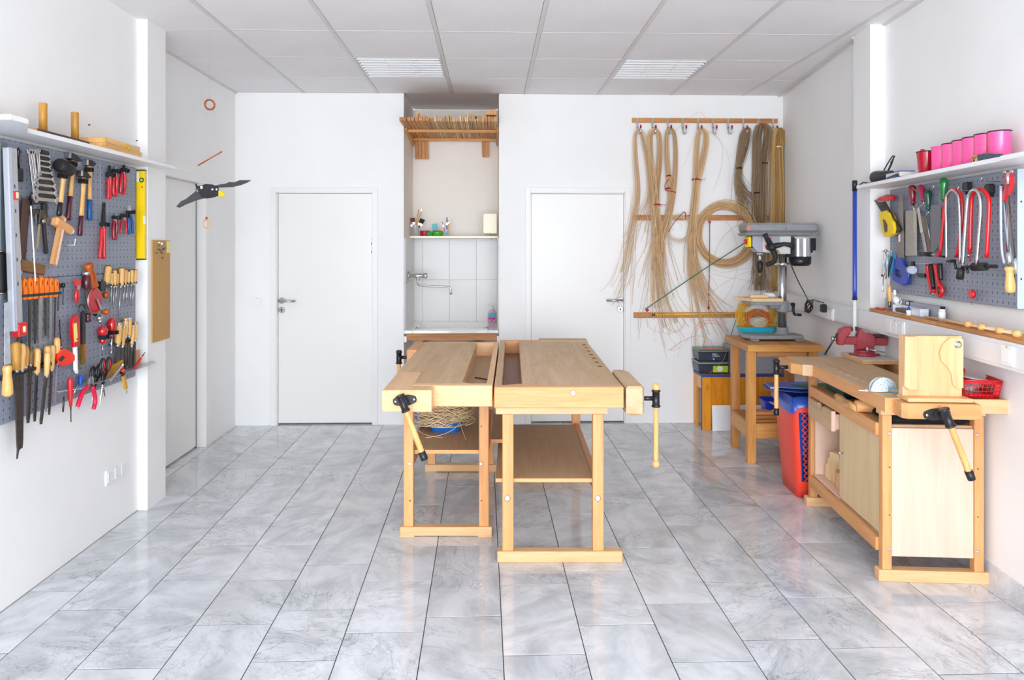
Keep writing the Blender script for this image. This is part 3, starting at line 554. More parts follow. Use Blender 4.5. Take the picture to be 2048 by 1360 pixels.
put('brush_handle', G().lathe([(-.19, .008), (-.18, .016), (-.1, .018), (-.05, .013), (0, .017), (.12, .018), (.13, .01)], 12, tr(0, .10, 0)), TOOLW, tb)
r = random.Random(4); g = G()
for i in range(170):
    y = r.uniform(.07, .17) ; x = r.uniform(-.014, .014); a = r.uniform(-.35, .35); g.tube([(x, y, .0), (x + a * .02 + .018, y + r.uniform(-.02, .02), -.002), (x + a * .05 + .045, y + r.uniform(-.03, .03), -.012 + r.uniform(0, .035))], .0008, 3)
put('bristles', g, mat('bristle', C(206, 160, 116), .8), tb, kind='stuff')
g = G(); tg = thing('green_crate', 'dark green ribbed plastic crate on the shelf under the bench top', 'crate', SB @ tr(.17, .72, .7025))
put('crate_wall', G().box(-.11, .11, -.13, .13, 0, .075, bev=.008, taper=1.06), mat('dark_green_plastic', C(10, 72, 66), .4), tg)
for k in range(5): put('rib', bx(-.114, .114, -.134, .134, .008 + .014 * k, .011 + .014 * k), mat('dark_green_plastic', C(10, 72, 66), .4), tg)
# offcuts in the open half of the cabinet
offs = [(.10, .80, .0, .05, .10, .13, .3), (.09, .70, 0, .06, .07, .09, -.2), (.16, .75, 0, .08, .05, .20, .1), (.11, .64, 0, .05, .08, .11, .2), (.10, .75, .13, .09, .07, .05, .4), (.09, .655, .11, .06, .09, .06, -.3), (.17, .66, .0, .05, .1, .16, .0), (.13, .70, .18, .07, .08, .06, .15), (.15, .63, .16, .06, .06, .09, -.1), (.24, .76, 0, .02, .26, .27, .02), (.10, .87, 0, .05, .06, .08, .5), (.11, .60, .0, .05, .05, .15, .0)]
desc = ['squat pale offcut block, bottom row left behind the lower rail', 'small pale offcut block in front, bottom row middle', 'upright offcut block standing behind the bottom row', 'wedge-cut offcut block next to the sliding door, bottom row', 'flat offcut block lying on the second row, left', 'blunt offcut block on the second row beside the door', 'taller offcut block close behind the bottom row', 'offcut block on top of the pile, left', 'offcut block on top of the pile, beside the door', 'wide thin board leaning at the back of the offcut pile', 'tiny offcut block at the far left of the pile', 'narrow upright offcut block half hidden by the door']
for (x, y, z, sx, sy, sz, a), dsc in zip(offs, desc): put('offcut_block', bx(-sx / 2, sx / 2, -sy / 2, sy / 2, 0, sz, bev=.002), BEECHP if (sx * 100) % 2 < 1 else PLY, label=dsc, cat='offcut', group='offcuts in the bench cabinet', M=SB @ tr(x, y, .1965 + z) @ rotz(a))
# ---- on top of the right bench
zt = .8506
q = [(0.2385,1.195), (0.2434,0.8242)]
t = thing('vise_board', 'plywood board with grey top carrying the red bench vise', 'board', SB @ tr(.248, .83, zt))
put('plywood_board', bx(0, .205, 0, .32, .0, .0225, bev=.001), PLY, t); put('grey_laminate', bx(0, .205, 0, .32, .0226, .0235), LGREY, t)
for z in (.006, .0105, .0155): put('ply_layer', bx(-.0006, .2056, -.0006, .3206, z, z + .0014), OAK, t)
VM = SB @ tr(.33, 1.01, zt + .024) @ rotz(math.radians(-8))
t = thing('bench_vise', 'dark red cast iron bench vise standing on the plywood board', 'vise', VM)
put('swivel_base', G().lathe([(0, .062), (.010, .062), (.013, .056), (.020, .054), (.022, .058), (.030, .058), (.034, .046)], 24, None, 'z').box(-.082, -.05, -.02, .02, 0, .012, bev=.004).box(.05, .082, -.02, .02, 0, .012, bev=.004), VISER, t)
body = [(-.05, .034), (.045, .034), (.050, .07), (.052, .118), (.036, .128), (-.004, .128), (-.022, .160), (-.034, .163), (-.036, .110), (-.05, .085)]
put('fixed_jaw', G().prism(body, -.032, .032, 'y', bev=.006), VISER, t)
put('slide_bar', bx(-.125, .118, -.020, .020, .062, .108, bev=.004), VISER, t)
mv = [(-.150, .060), (-.118, .060), (-.118, .108), (-.094, .112), (-.085, .124), (-.086, .150), (-.074, .152), (-.074, .166), (-.105, .167), (-.135, .150), (-.152, .112)]
put('moving_jaw', G().prism(mv, -.034, .034, 'y', bev=.006), VISER, t)
put('anvil', bx(.052, .114, -.026, .026, .112, .124, bev=.003), DSTEEL, t, 'grey steel anvil plate')
put('jaw_plate', G().box(-.074, -.069, -.036, .036, .142, .166).box(-.042, -.037, -.036, .036, .142, .164), DSTEEL, t)
put('vise_screw', G().cyl((-.168, 0, .092), (-.15, 0, .092), .012).cyl((-.18, 0, .092), (-.165, 0, .092), .016), STEEL, t)
put('tommy_bar', G().cyl((-.155, -.02, .118), (-.21, .02, -.0), .005).ball((-.21, .02, .0), .0085).ball((-.155, -.02, .12), .0085), DSTEEL, t)
put('lock_lever', G().cyl((.0, -.062, .045), (.09, -.075, .030), .004).cyl((.0, -.062, .03), (0, -.062, .058), .009), STEEL, t)
def strokes(g, s, x, z, h, y, w=None, M=None):
    """tiny raised stroke lettering in the XZ plane"""
    F_ = {'A': [((0, 0), (.5, 1)), ((.5, 1), (1, 0)), ((.2, .4), (.8, .4))], 'B': [((0, 0), (0, 1)), ((0, 1), (.8, .9)), ((.8, .9), (.1, .5)), ((.1, .5), (.9, .2)), ((.9, .2), (0, 0))], 'C': [((1, .9), (.3, 1)), ((.3, 1), (0, .5)), ((0, .5), (.3, 0)), ((.3, 0), (1, .1))], 'D': [((0, 0), (0, 1)), ((0, 1), (.9, .6)), ((.9, .6), (.9, .4)), ((.9, .4), (0, 0))], 'E': [((0, 0), (0, 1)), ((0, 1), (.9, 1)), ((0, .5), (.7, .5)), ((0, 0), (.9, 0))], 'O': [((.1, 0), (.1, 1)), ((.1, 1), (.9, 1)), ((.9, 1), (.9, 0)), ((.9, 0), (.1, 0))], 'R': [((0, 0), (0, 1)), ((0, 1), (.9, .8)), ((.9, .8), (.05, .5)), ((.3, .5), (.9, 0))], 'N': [((0, 0), (0, 1)), ((0, 1), (.9, 0)), ((.9, 0), (.9, 1))], '1': [((.5, 0), (.5, 1)), ((.5, 1), (.2, .75))], '5': [((.9, 1), (.1, 1)), ((.1, 1), (.1, .55)), ((.1, .55), (.9, .45)), ((.9, .45), (.8, 0)), ((.8, 0), (.05, 0))], '0': [((.1, 0), (.1, 1)), ((.1, 1), (.9, 1)), ((.9, 1), (.9, 0)), ((.9, 0), (.1, 0))], 'L': [((0, 1), (0, 0)), ((0, 0), (.8, 0))], 'I': [((.5, 0), (.5, 1))], 'T': [((0, 1), (1, 1)), ((.5, 1), (.5, 0))], 'S': [((.9, 1), (.1, .9)), ((.1, .9), (.1, .55)), ((.1, .55), (.9, .45)), ((.9, .45), (.85, .05)), ((.85, .05), (0, 0))], 'K': [((0, 0), (0, 1)), ((0, .5), (.9, 1)), ((.2, .55), (.9, 0))], 'H': [((0, 0), (0, 1)), ((.9, 0), (.9, 1)), ((0, .5), (.9, .5))], 'U': [((0, 1), (0, 0)), ((0, 0), (.9, 0)), ((.9, 0), (.9, 1))], 'M': [((0, 0), (0, 1)), ((0, 1), (.5, .4)), ((.5, .4), (1, 1)), ((1, 1), (1, 0))], 'G': [((.9, .9), (.1, .9)), ((.1, .9), (.1, .1)), ((.1, .1), (.9, .1)), ((.9, .1), (.9, .5)), ((.9, .5), (.5, .5))], 'W': [((0, 1), (.25, 0)), ((.25, 0), (.5, .7)), ((.5, .7), (.75, 0)), ((.75, 0), (1, 1))], 'X': [((0, 0), (1, 1)), ((0, 1), (1, 0))], 'P': [((0, 0), (0, 1)), ((0, 1), (.9, .8)), ((.9, .8), (.05, .5))]}
    w = w or h * .6; cx = x
    for ch in s:
        for (a, b), (c, d) in F_.get(ch, []): g.cyl((cx + a * w, y, z + b * h), (cx + c * w, y, z + d * h), h * .09, seg=4)
        cx += w * 1.45
    return g
put('cast_number', strokes(G(), '150', -.02, .085, .018, -.0325), mat('pale_red_paint', C(206, 110, 116), .4), t)
# wooden jig clamped at the near end
t = thing('wooden_jig', 'upright pale wooden jig with curved raised cam and bolt, held in the end vise', 'jig', SB @ tr(.03, -.15, zt))
w_, h_ = .245, .275
put('base_plate', bx(-.0, .265, -.05, .055, .0, .016, bev=.002), BEECHP, t); put('upright_board', bx(.0, w_, .0, .04, .016, h_, bev=.002), BEECHP, t)
cam_ = [(.245, .262), (.22, .272), (.19, .268), (.16, .24), (.147, .205), (.155, .17), (.178, .145), (.196, .118), (.20, .085), (.203, .066), (.215, .055), (.232, .053), (.245, .056)]
cs = []
for i in range(len(cam_) - 1):
    for s in (0, .5): cs.append((cam_[i][0] * (1 - s) + cam_[i + 1][0] * s, cam_[i][1] * (1 - s) + cam_[i + 1][1] * s))
put('curved_cam', G().prism(cs + [cam_[-1]], -.012, .0, 'y', bev=.0015), BEECHP, t)
put('guide_strip', G().prism([(-.004, .062), (.018, .045), (.048, .045), (.052, .052), (.052, .268), (.046, .274), (.0, .274)], -.026, .0, 'y', bev=.003), BEECHP, t)
put('bolt_washer', G().lathe([(0, .0155), (.002, .0155), (.0021, .009), (.008, .008)], 16, tr(.222, -.012, .24) @ rotx(PI / 2), 'z'), CHROME, t)
# red basket
BM = SB @ tr(.388, .055, zt) @ rotz(math.radians(-7))
t = thing('red_basket', 'small red perforated plastic basket at the end of the right wall bench', 'basket', BM); w, d, h = .082, .145, .078
g = G(); n = 10
def wall_grid(g, A, B, zlo, zhi, n, rows, th):
    """a thin wall from A to B with a grid of square holes, leaning out with height"""
    A, B = Vector(A), Vector(B); 
    def P(u, v): 
        p = A.lerp(B, u); out = Vector((p.x, p.y, 0)) * (.12 * v); return Vector((p.x + out.x, p.y + out.y, zlo + (zhi - zlo) * v))
    for i in range(n + 1): g.tube([P((i) / n, .02), P(i / n, .98)], th, 4)
    for j in range(rows + 1):
        v = j / rows * .75 + .13; g.tube([P(0, v), P(1, v)], th * 1.1, 4)
cs = [(-w, -d), (w, -d), (w, d), (-w, d)]
for i in range(4): wall_grid(g, (*cs[i], 0), (*cs[(i + 1) % 4], 0), .0, h, 10 if i % 2 == 0 else 16, 3, .0019)
put('basket_lattice', g, RED, t)
g = G()
for i in range(4):
    A, B = Vector((*cs[i], 0)), Vector((*cs[(i + 1) % 4], 0))
    for v0, v1 in ((0, .22), (.80, 1.0)):
        q = [(A * (1 + .12 * v0)) + Vector((0, 0, h * v0)), (B * (1 + .12 * v0)) + Vector((0, 0, h * v0)), (B * (1 + .12 * v1)) + Vector((0, 0, h * v1)), (A * (1 + .12 * v1)) + Vector((0, 0, h * v1))]
        f = [g.bm.verts.new(p) for p in q]; g.bm.faces.new(f)
        f2 = [g.bm.verts.new(p * .985) for p in q]; g.bm.faces.new(f2[::-1])
    q = [A * 1.12 + Vector((0, 0, h)), B * 1.12 + Vector((0, 0, h))]; g.tube(q, .0035, 6)
    for fr_ in (0, .86):
        q0, q1 = A.lerp(B, fr_), A.lerp(B, fr_ + .14); q = [q0, q1, q1 * 1.12 + Vector((0, 0, h)), q0 * 1.12 + Vector((0, 0, h))]; f = [g.bm.verts.new(p) for p in q]; g.bm.faces.new(f)
g.box(-w, w, -d, d, 0, .003); put('basket_shell', g, RED, t)
t2 = thing('scissors', 'red and black scissors handles lying in the red basket', 'scissors', BM @ tr(-.02, -.03, .055) @ rotz(.6) @ rotx(.1))
put('finger_loop', G().tube(arc(-.03, 0, .026, 0, 2 * PI, 16, 0, .036)[:-1], .006, 6, True).tube(arc(.03, .01, .026, 0, 2 * PI, 16, .0, .036)[:-1], .006, 6, True), RED, t2); put('blade', bx(-.008, .008, .03, .15, -.002, .002), STEEL, t2)
put('basket_scrap', bx(-.05, .05, -.03, .03, 0, .004), WHITE, label='white paper scrap lying across the red basket', cat='paper', M=BM @ tr(.03, -.05, .068) @ roty(.15))
put('glue_bottle', G().lathe([(0, .014), (.06, .014), (.065, .006), (.08, .004)], 12, rotx(PI / 2) @ tr(0, -.04, 0)), NAVY, label='dark blue tube lying inside the red basket', cat='tube', M=BM @ tr(-.03, .04, .02))
put('white_tape', G().lathe([(0, .025), (.02, .025), (.0201, .012), (0, .012)], 16, None, 'z', cap=False), WHITE, label='roll of white tape inside the red basket', cat='tape', M=BM @ tr(.03, .02, .006))
# face mask and sticks
t = thing('face_mask', 'pale floral fabric face mask with ear loop lying on the right wall bench', 'mask', SB @ tr(.02, .035, zt) @ rotz(.25))
m, N, K, p = base('floral_fabric'); v = N.new('ShaderNodeTexVoronoi'); v.inputs['Scale'].default_value = 90; cr = N.new('ShaderNodeValToRGB'); cr.color_ramp.interpolation = 'CONSTANT'
for i, (po, c) in enumerate(((0, C(226, 110, 130)), (.16, C(120, 176, 160)), (.26, C(214, 232, 240)))):
    e = cr.color_ramp.elements[i] if i < 2 else cr.color_ramp.elements.new(po); e.position = po; e.color = c
tc = N.new('ShaderNodeTexCoord'); K.new(tc.outputs['Object'], v.inputs['Vector']); K.new(v.outputs['Distance'], cr.inputs[0]); K.new(cr.outputs[0], p.inputs['Base Color']); p.inputs['Roughness'].default_value = .9; FLOR = m
g = G(); prof = []
for i in range(13):
    a = PI * i / 12; prof.append((-.065 * math.cos(a), .062 * math.sin(a) ** .8 if math.sin(a) > 0 else 0))
for sgn in (1, -1):
    A = [g.bm.verts.new((x, sgn * (.004 + .020 * (z / .062) * (1 - z / .09)) - .006 * abs(x) / .065, .002 + z)) for x, z in prof]; A0 = [g.bm.verts.new((x, sgn * .022 * (1 - (x / .066) ** 2), .0015)) for x, z in prof]
    for i in range(12): f = g.bm.faces.new((A[i], A[i + 1], A0[i + 1], A0[i])); f.smooth = True
put('mask_cloth', g, FLOR, t); put('ear_loop', G().tube([(-.065, 0, .004), (-.085, .004, .006), (-.105, .012, .006), (-.115, .002, .008), (-.10, -.008, .008), (-.08, -.004, .005)], .0022, 6).ball((-.078, 0, .006), .006), WHITE, t, 'white elastic ear loop')
for k in range(7):
    put('wooden_skewer', G().cyl((0, -.1, 0), (0, .1, 0), .0022, seg=6), RATM if k % 3 else SKYB, label='thin wooden skewer beside the face mask, %s in the bundle' % ['undermost', 'second', 'third', 'fourth', 'fifth', 'sixth', 'topmost'][k], cat='skewer', group='skewers beside the jig', M=SB @ tr(.065 + .004 * k, -.02 + .003 * (k % 3), zt + .004 + .0045 * (k % 4)) @ rotz(.5 + .05 * k))
# ------------------------------------------------------------------ drill table, drill press and their corner
def cthing(n, l, c, x, z, y, **k): return thing(n, l, c, CFM @ tr(x, z, y), **k)      # (right, deep, up) in the camera-parallel floor frame
t = cthing('side_table', 'oiled wooden side table with low shelf under the drill press', 'table', 1.87, 5.38, 0); M0 = tr(-1.87, -5.38, 0)
def P4(n, g, m, **k): return put(n, (lambda me: (me.transform(M0), me)[1])(g.mesh(n)), m, t, **k)
P4('table_top', bx(1.628, 2.142, 5.105, 5.665, .782, .831, bev=.003), OAK)
P4('top_lipping', bx(1.6275, 2.1425, 5.1005, 5.1045, .784, .8285), HONEY)
for x in (1.64, 2.065):
    for y in (5.14, 5.56): P4('leg', bx(x + (.018 if y > 5.3 and x < 1.8 else 0), x + .057 + (.018 if y > 5.3 and x < 1.8 else 0), y, y + .057, 0, .782, bev=.002), HONEY if y < 5.3 else OAK)
for a in ((1.698, 2.064, 5.15, 5.185, .173, .275), (1.715, 2.064, 5.565, 5.60, .173, .275), (1.646, 1.68, 5.198, 5.559, .173, .275), (2.075, 2.11, 5.198, 5.559, .173, .275)): P4('low_rail', bx(*a, bev=.002), HONEY)
P4('low_shelf', bx(1.65, 2.11, 5.2, 5.555, .276, .286), OAK)
for a in ((1.71, 2.06, 5.17, 5.195, .74, .7815), (1.71, 2.06, 5.57, 5.60, .74, .7815)): P4('top_rail', bx(*a), OAK)
put('offcut_board', G().box(-.12, .12, -.10, .10, 0, .018, bev=.002), OAK, label='rough wooden board lying on the side table low shelf', cat='board', M=CFM @ tr(1.83, 5.36, .2865) @ rotz(.15))
put('offcut_board', G().box(-.10, .10, -.05, .05, 0, .022, bev=.002), BEECH, label='shorter board on top of the rough one in the side table shelf', cat='board', M=CFM @ tr(1.80, 5.34, .3055) @ rotz(.05))
tub('blue_tub', 'deep blue plastic tub on the low shelf of the drill table', CFM @ tr(1.93, 5.42, .3055), .20, .17, .085, mat('deep_blue_plastic', C(14, 52, 196), .3))
g = G(); r = random.Random(5)
for k in range(3):
    P = [Vector((r.uniform(-.05, .05), -.13 + .02 * k, .06)) + Vector((.05 * math.sin(s * .9 + k), -.03 * math.cos(s * .8 + k), .045 * math.sin(s * 1.3 + k * 2) - .006 * s)) for s in range(12)]; g.tube(P, .0045, 6)
g.tube([(-.09, -.10, .00), (-.06, -.11, .03), (-.03, -.115, .075), (.0, -.11, .11), (.03, -.115, .10), (.035, -.12, .05), (.02, -.125, .02)], .0045, 6)
put('cord', g, HEMP, label='white cord tangle hanging over the deep blue tub', cat='cord', M=CFM @ tr(1.95, 5.42, .32))
# drill press
t = thing('drill_press', 'grey pillar drill press with black three-spoke feed handle on the side table', 'drill press', CFM @ tr(1.979, 5.42, .8315))
def D(n, g, m, par=None, **k): return put(n, g, m, par if par is not None else t, **k)
z0 = .8315
def zz(z): return z - z0
D('base', G().prism([(-.30, -.02), (-.285, .07), (.115, .07), (.125, -.04), (.11, -.13), (-.27, -.13)], .012, .040, bev=.006).box(-.27, -.21, -.128, -.07, 0, .014, bev=.003).box(.05, .11, -.128, -.07, 0, .014, bev=.003).box(-.27, -.21, .02, .065, 0, .014).box(.05, .105, .02, .065, 0, .014), GREYM)
D('column', G().lathe([(.055, .0315), (.62, .0315)], 24, None, 'z'), STEEL)
D('column_socket', G().lathe([(.038, .06), (.045, .058), (.052, .044), (.085, .040), (.088, .036)], 20, None, 'z'), GREYM)
D('stop_collar', G().lathe([(zz(1.372), .043), (zz(1.374), .045), (zz(1.388), .045), (zz(1.390), .043)], 20, None, 'z').cyl((-.04, 0, zz(1.381)), (-.062, 0, zz(1.381)), .006), CHROME)
cov = D('belt_cover', G().box(-.298, .232, -.11, .11, zz(1.588), zz(1.612), bev=.012).box(-.292, .226, -.105, .105, zz(1.612), zz(1.680), bev=.016), GREYM)
put('name_sticker', G().box(-.2935, -.268, -.1062, -.1052, zz(1.625), zz(1.66)), mat('orange_sticker', C(214, 120, 90), .5), cov); put('cover_screw', G().cyl((-.01, -.105, zz(1.64)), (-.01, -.109, zz(1.64)), .004), BLACK, cov)
D('head_casting', G().prism([(-.16, zz(1.587)), (-.16, zz(1.47)), (-.09, zz(1.462)), (-.05, zz(1.50)), (-.035, zz(1.455)), (.04, zz(1.455)), (.045, zz(1.587))], -.06, .06, 'y', bev=.006), LGREY)
D('control_box', G().prism([(-.235, zz(1.587)), (-.235, zz(1.51)), (-.195, zz(1.468)), (-.158, zz(1.465)), (-.158, zz(1.587))], -.055, .055, 'y', bev=.004), mat('blue_grey_paint', C(168, 170, 182), .4))
D('data_plate', G().box(-.13, -.04, -.063, -.0605, zz(1.515), zz(1.582)), mat('plate_grey', C(164, 166, 170), .4)); D('brand_badge', G().box(-.125, -.10, -.0645, -.063, zz(1.562), zz(1.574), bev=.003), mat('badge_pink', C(206, 60, 100), .4))
sw = D('safety_switch', G().box(-.262, -.237, -.045, .045, zz(1.505), zz(1.582), bev=.006), YEL); put('switch_back', bx(-.237, -.228, -.05, .05, zz(1.498), zz(1.588)), BLACK, sw); put('stop_button', G().lathe([(0, .018), (.014, .019), (.016, .015)], 14, frame((-.262, 0, zz(1.545)), (0, 1, 0), (0, 0, 1), (-1, 0, 0)), 'z'), RED, sw)
D('quill', G().lathe([(zz(1.395), .010), (zz(1.463), .010)], 14, tr(-.166, -.01, 0), 'z').lathe([(zz(1.448), .022), (zz(1.465), .024)], 14, tr(-.166, -.01, 0), 'z'), CHROME)
D('drill_chuck', G().lathe([(zz(1.320), .009), (zz(1.335), .019), (zz(1.365), .023), (zz(1.395), .021), (zz(1.402), .012)], 16, tr(-.166, -.01, 0), 'z'), IRON); D('drill_bit', G().cyl((-.166, -.01, zz(1.321)), (-.166, -.01, zz(1.288)), .0035), STEEL)
hub = Vector((-.118, -.10, zz(1.505)))
fh = D('feed_handle', G().lathe([(-.04, .026), (.035, .022), (.038, .012)], 14, tr(hub.x, hub.y, hub.z) @ rotx(PI / 2), 'z').tube([hub, hub + Vector((-.018, -.02, .035)), hub + Vector((-.045, -.035, .07)), hub + Vector((-.055, -.04, .092))], [.024, .02, .016, .018], 12)
  .tube([hub, hub + Vector((.04, -.02, .012)), hub + Vector((.085, -.03, .022)), hub + Vector((.125, -.035, .016)), hub + Vector((.150, -.04, .0))], [.024, .02, .014, .018, .019], 12)
  .tube([hub, hub + Vector((.018, -.02, -.04)), hub + Vector((.022, -.03, -.075)), hub + Vector((.01, -.035, -.105)), hub + Vector((-.03, -.04, -.122)), hub + Vector((-.045, -.04, -.124))], [.024, .02, .016, .017, .018, .017], 12), RUBBER)
D('lock_knob', G().cyl((-.135, -.062, zz(1.512)), (-.135, -.085, zz(1.512)), .005).ball((-.147, -.085, zz(1.512)), .008), RED)
mg = G(); n = 28
pts = []
for i in range(n):
    a = 2 * PI * i / n; rr = .066 if i % 2 else .073; pts.append((.13 + rr * math.cos(a), rr * math.sin(a)))
mg.prism(pts, zz(1.437), zz(1.565)); mo = D('motor_body', mg, ALU)
put('motor_top', G().lathe([(zz(1.5655), .072), (zz(1.575), .07), (zz(1.587), .055)], 24, tr(.13, 0, 0), 'z'), LGREY, mo); put('motor_cap', G().lathe([(zz(1.368), .055), (zz(1.372), .066), (zz(1.385), .076), (zz(1.4365), .079)], 24, tr(.13, 0, 0), 'z'), BLACK, mo)
D('motor_bracket', G().box(.045, .075, -.05, .05, zz(1.43), zz(1.575), bev=.004).box(.02, .05, -.04, .04, zz(1.475), zz(1.50)), IRON); D('junction_box', G().box(.188, .235, -.035, .035, zz(1.48), zz(1.57), bev=.005).box(.19, .212, -.03, .03, zz(1.465), zz(1.482)), BLACK)
D('work_table', G().prism([(-.26, -.10), (-.27, .08), (-.04, .08), (-.04, -.115), (-.24, -.115)], zz(1.088), zz(1.113), bev=.003).box(-.10, .03, -.03, .03, zz(1.055), zz(1.09), bev=.006), GREYM)
D('table_clamp', G().lathe([(zz(1.03), .042), (zz(1.035), .046), (zz(1.11), .046), (zz(1.112), .042)], 16, None, 'z').box(.03, .075, -.05, -.01, zz(1.035), zz(1.10), bev=.01), GREYM)
D('table_crank', G().cyl((.055, -.05, zz(1.09)), (.055, -.075, zz(1.09)), .014).tube([(.055, -.075, zz(1.09)), (.05, -.085, zz(1.05)), (.055, -.085, zz(1.02))], .009, 8).cyl((.055, -.085, zz(1.02)), (.105, -.088, zz(1.016)), .010), BLACK)
DM = CFM @ tr(1.979, 5.42, 0)
put('table_board', G().prism([(-.33, .09), (-.26, -.13), (-.0395, -.13), (-.0395, .09)], 0, .024, bev=.002), PLY, label='particle board pad lying on the drill press work table', cat='board', M=DM @ tr(0, 0, 1.1135))
put('wood_offcut', bx(-.065, .065, -.03, .03, 0, .02, bev=.002), PLY, label='small wooden offcut on the particle board under the drill', cat='offcut', M=DM @ tr(-.19, -.04, 1.138))
put('crumpled_tissue', G().box(-.05, .05, -.03, .03, 0, .03, bev=.008, taper=.7), WHITE, label='crumpled white tissue on the drill press board beside the column', cat='paper', M=DM @ tr(-.09, .03, 1.138) @ rotz(.2))
# mains lead with its tangle
def cat_rom(P, n=6):
    P = [Vector(p) for p in P]; Q = [P[0] * 2 - P[1]] + P + [P[-1] * 2 - P[-2]]; out = []
    for i in range(1, len(Q) - 2):
        for k in range(n):
            s = k / n; a, b, c, d = Q[i - 1:i + 3]; out.append(.5 * ((2 * b) + (c - a) * s + (2 * a - 5 * b + 4 * c - d) * s * s + (3 * b - a - 3 * c + d) * s ** 3))
    return out + [P[-1]]
def wpt(M, p): return M @ Vector(p)
tw = lambda u, v, w: tuple(TW(u, v, w).translation)
pts = [wpt(DM, (.045, -.02, 1.42)), wpt(DM, (.06, -.03, 1.36)), wpt(DM, (.12, .0, 1.25)), wpt(DM, (.17, .02, 1.17))]
c0 = Vector(tw(*(-0.9145,1.119), .05))
r = random.Random(9); ex = Vector((-.1123, -.99367, 0)); ez = Vector((0, 0, 1)); en = Vector((-.99367, .1123, 0))
for k in range(26):
    a = k * 1.35; rx = .085 * (.5 + .5 * abs(math.sin(k * .37 + .5))); pts.append(c0 + ex * (rx * math.cos(a) + .03) + ez * (.045 * math.sin(a * 1.02 + .6 * math.sin(k)) - .03) + en * (.012 * math.sin(k * 2.1)))
e0 = Vector(tw(*(-0.5678,1.105), .05)); pts += [c0 + ex * .12 + ez * .02, c0 + ex * .22 + ez * .02, e0 + ez * .03]
t = thing('power_cord', 'black mains cord of the drill press with a tangled loop by the duct', 'cord', tr(*c0)); g = G(); g.tube([p - c0 for p in cat_rom(pts, 5)], .0036, 6); put('cable', g, BLACK, t)
put('plug', G().box(-.018, .018, -.022, .022, -.045, .01, bev=.008), BLACK, t).location = e0 - c0 + ez * .012
# turquoise tub with yellow cane
TM = CFM @ tr((1.861,3.382)[0], 5.62, .8315)
tt = tub('turquoise_tub', 'turquoise plastic tub with coloured cane on the drill table, behind the press', TM, .285, .13, .066, TURQ, flare=.86)
for k in (-.05, 0, .05): put('grip_ridge', bx(k - .01, k + .01, -.066, -.061, .03, .045, bev=.002), TURQ, tt)
def ring_coil(n, r0, r1, depth, rr, seed, squash=1, pts=30, closed=True, drop=0):
    r = random.Random(seed); g = G()
    for i in range(n):
        R0 = r.uniform(r0, r1); ox, oz = r.uniform(-1, 1) * (r1 - r0) * .35, r.uniform(-1, 1) * (r1 - r0) * .35; y0 = r.uniform(-depth, depth); ph = r.uniform(0, 6); wv = r.uniform(0, depth * .5)
        P = [(ox + R0 * math.cos(2 * PI * s / pts), y0 + wv * math.sin(2 * PI * s / pts * 2 + ph), oz + R0 * squash * math.sin(2 * PI * s / pts)) for s in range(pts)]; g.tube(P, rr, 4, True)
    return g
YC = cane('yellow_dyed_cane', C(240, 184, 30), .6, 1.15); OC = cane('orange_dyed_cane', C(232, 122, 40), .6, 1.15)
t = thing('cane_coil', 'yellow dyed cane coil standing in the turquoise tub behind the drill press', 'cane', TM @ tr(.0, 0, .155)); put('cane_strands', ring_coil(52, .105, .158, .045, .0016, 11, .92), YC, t, kind='stuff')
t = thing('cane_coil', 'orange dyed inner coil of cane within the yellow one', 'cane', TM @ tr(0, -.01, .115)); put('cane_strands', ring_coil(26, .072, .096, .03, .0016, 12, .95), OC, t, kind='stuff')
t = thing('cane_coil', 'small pale natural cane knot in the middle of the coloured coils', 'cane', TM @ tr(.01, -.02, .10)); put('cane_strands', ring_coil(26, .02, .055, .03, .0015, 13, .7), RATW, t, kind='stuff')
# pine stand with plastic boxes and grey case
PX0, PX1, PY0 = 1.737, 2.42, 6.035
t = thing('pine_stand', 'low lacquered pine stand with blue-edged top in the back right corner', 'stand', (2.08, 6.15, 0)); M0 = tr(-2.08, -6.15, 0)
def P5(n, g, m, **k): return put(n, (lambda me: (me.transform(M0), me)[1])(g.mesh(n)), m, t, **k)
NB = mat('navy_edge_band', C(52, 72, 140), .5)
P5('stand_top', bx(PX0 + .004, PX1, PY0 + .003, 6.295, .437, .4565), OAK); P5('blue_edge', bx(PX0, PX1, PY0, PY0 + .0028, .436, .4565), NB); P5('blue_edge', bx(PX0, PX0 + .0038, PY0 + .003, 6.295, .436, .4565), NB)
P5('front_post', bx(PX0 + .003, PX0 + .075, PY0, PY0 + .022, 0, .4355), PINE); P5('side_edge', bx(PX0, PX0 + .0025, PY0, PY0 + .022, 0, .4355), NB)
for k in range(6): P5('front_plank', bx(PX0 + .077 + .1 * k, PX0 + .176 + .1 * k, PY0 + .001, PY0 + .02, .185, .4355, bev=.001), PINE)
P5('rear_post', bx(PX0 + .003, PX0 + .02, 6.20, 6.295, 0, .4355), PINE); P5('side_apron', bx(PX0 + .004, PX0 + .018, PY0 + .023, 6.198, .335, .4355), mat('pinkish_board', C(226, 180, 150), .6)); P5('front_post', bx(PX1 - .07, PX1, PY0, PY0 + .022, 0, .4355), PINE); P5('rear_post', bx(PX1 - .017, PX1, 6.20, 6.295, 0, .4355), PINE)
put('white_board', bx(0, .55, 0, .016, 0, .208, bev=.0015), WHITE, label='white laminated board leaning against the pine stand', cat='board', M=tr(PX0 + .078, PY0 - .036, .001) @ rotx(-.06))
BOXM = mat('smoky_clear_plastic', C(70, 78, 90), .15, alpha=.72); 
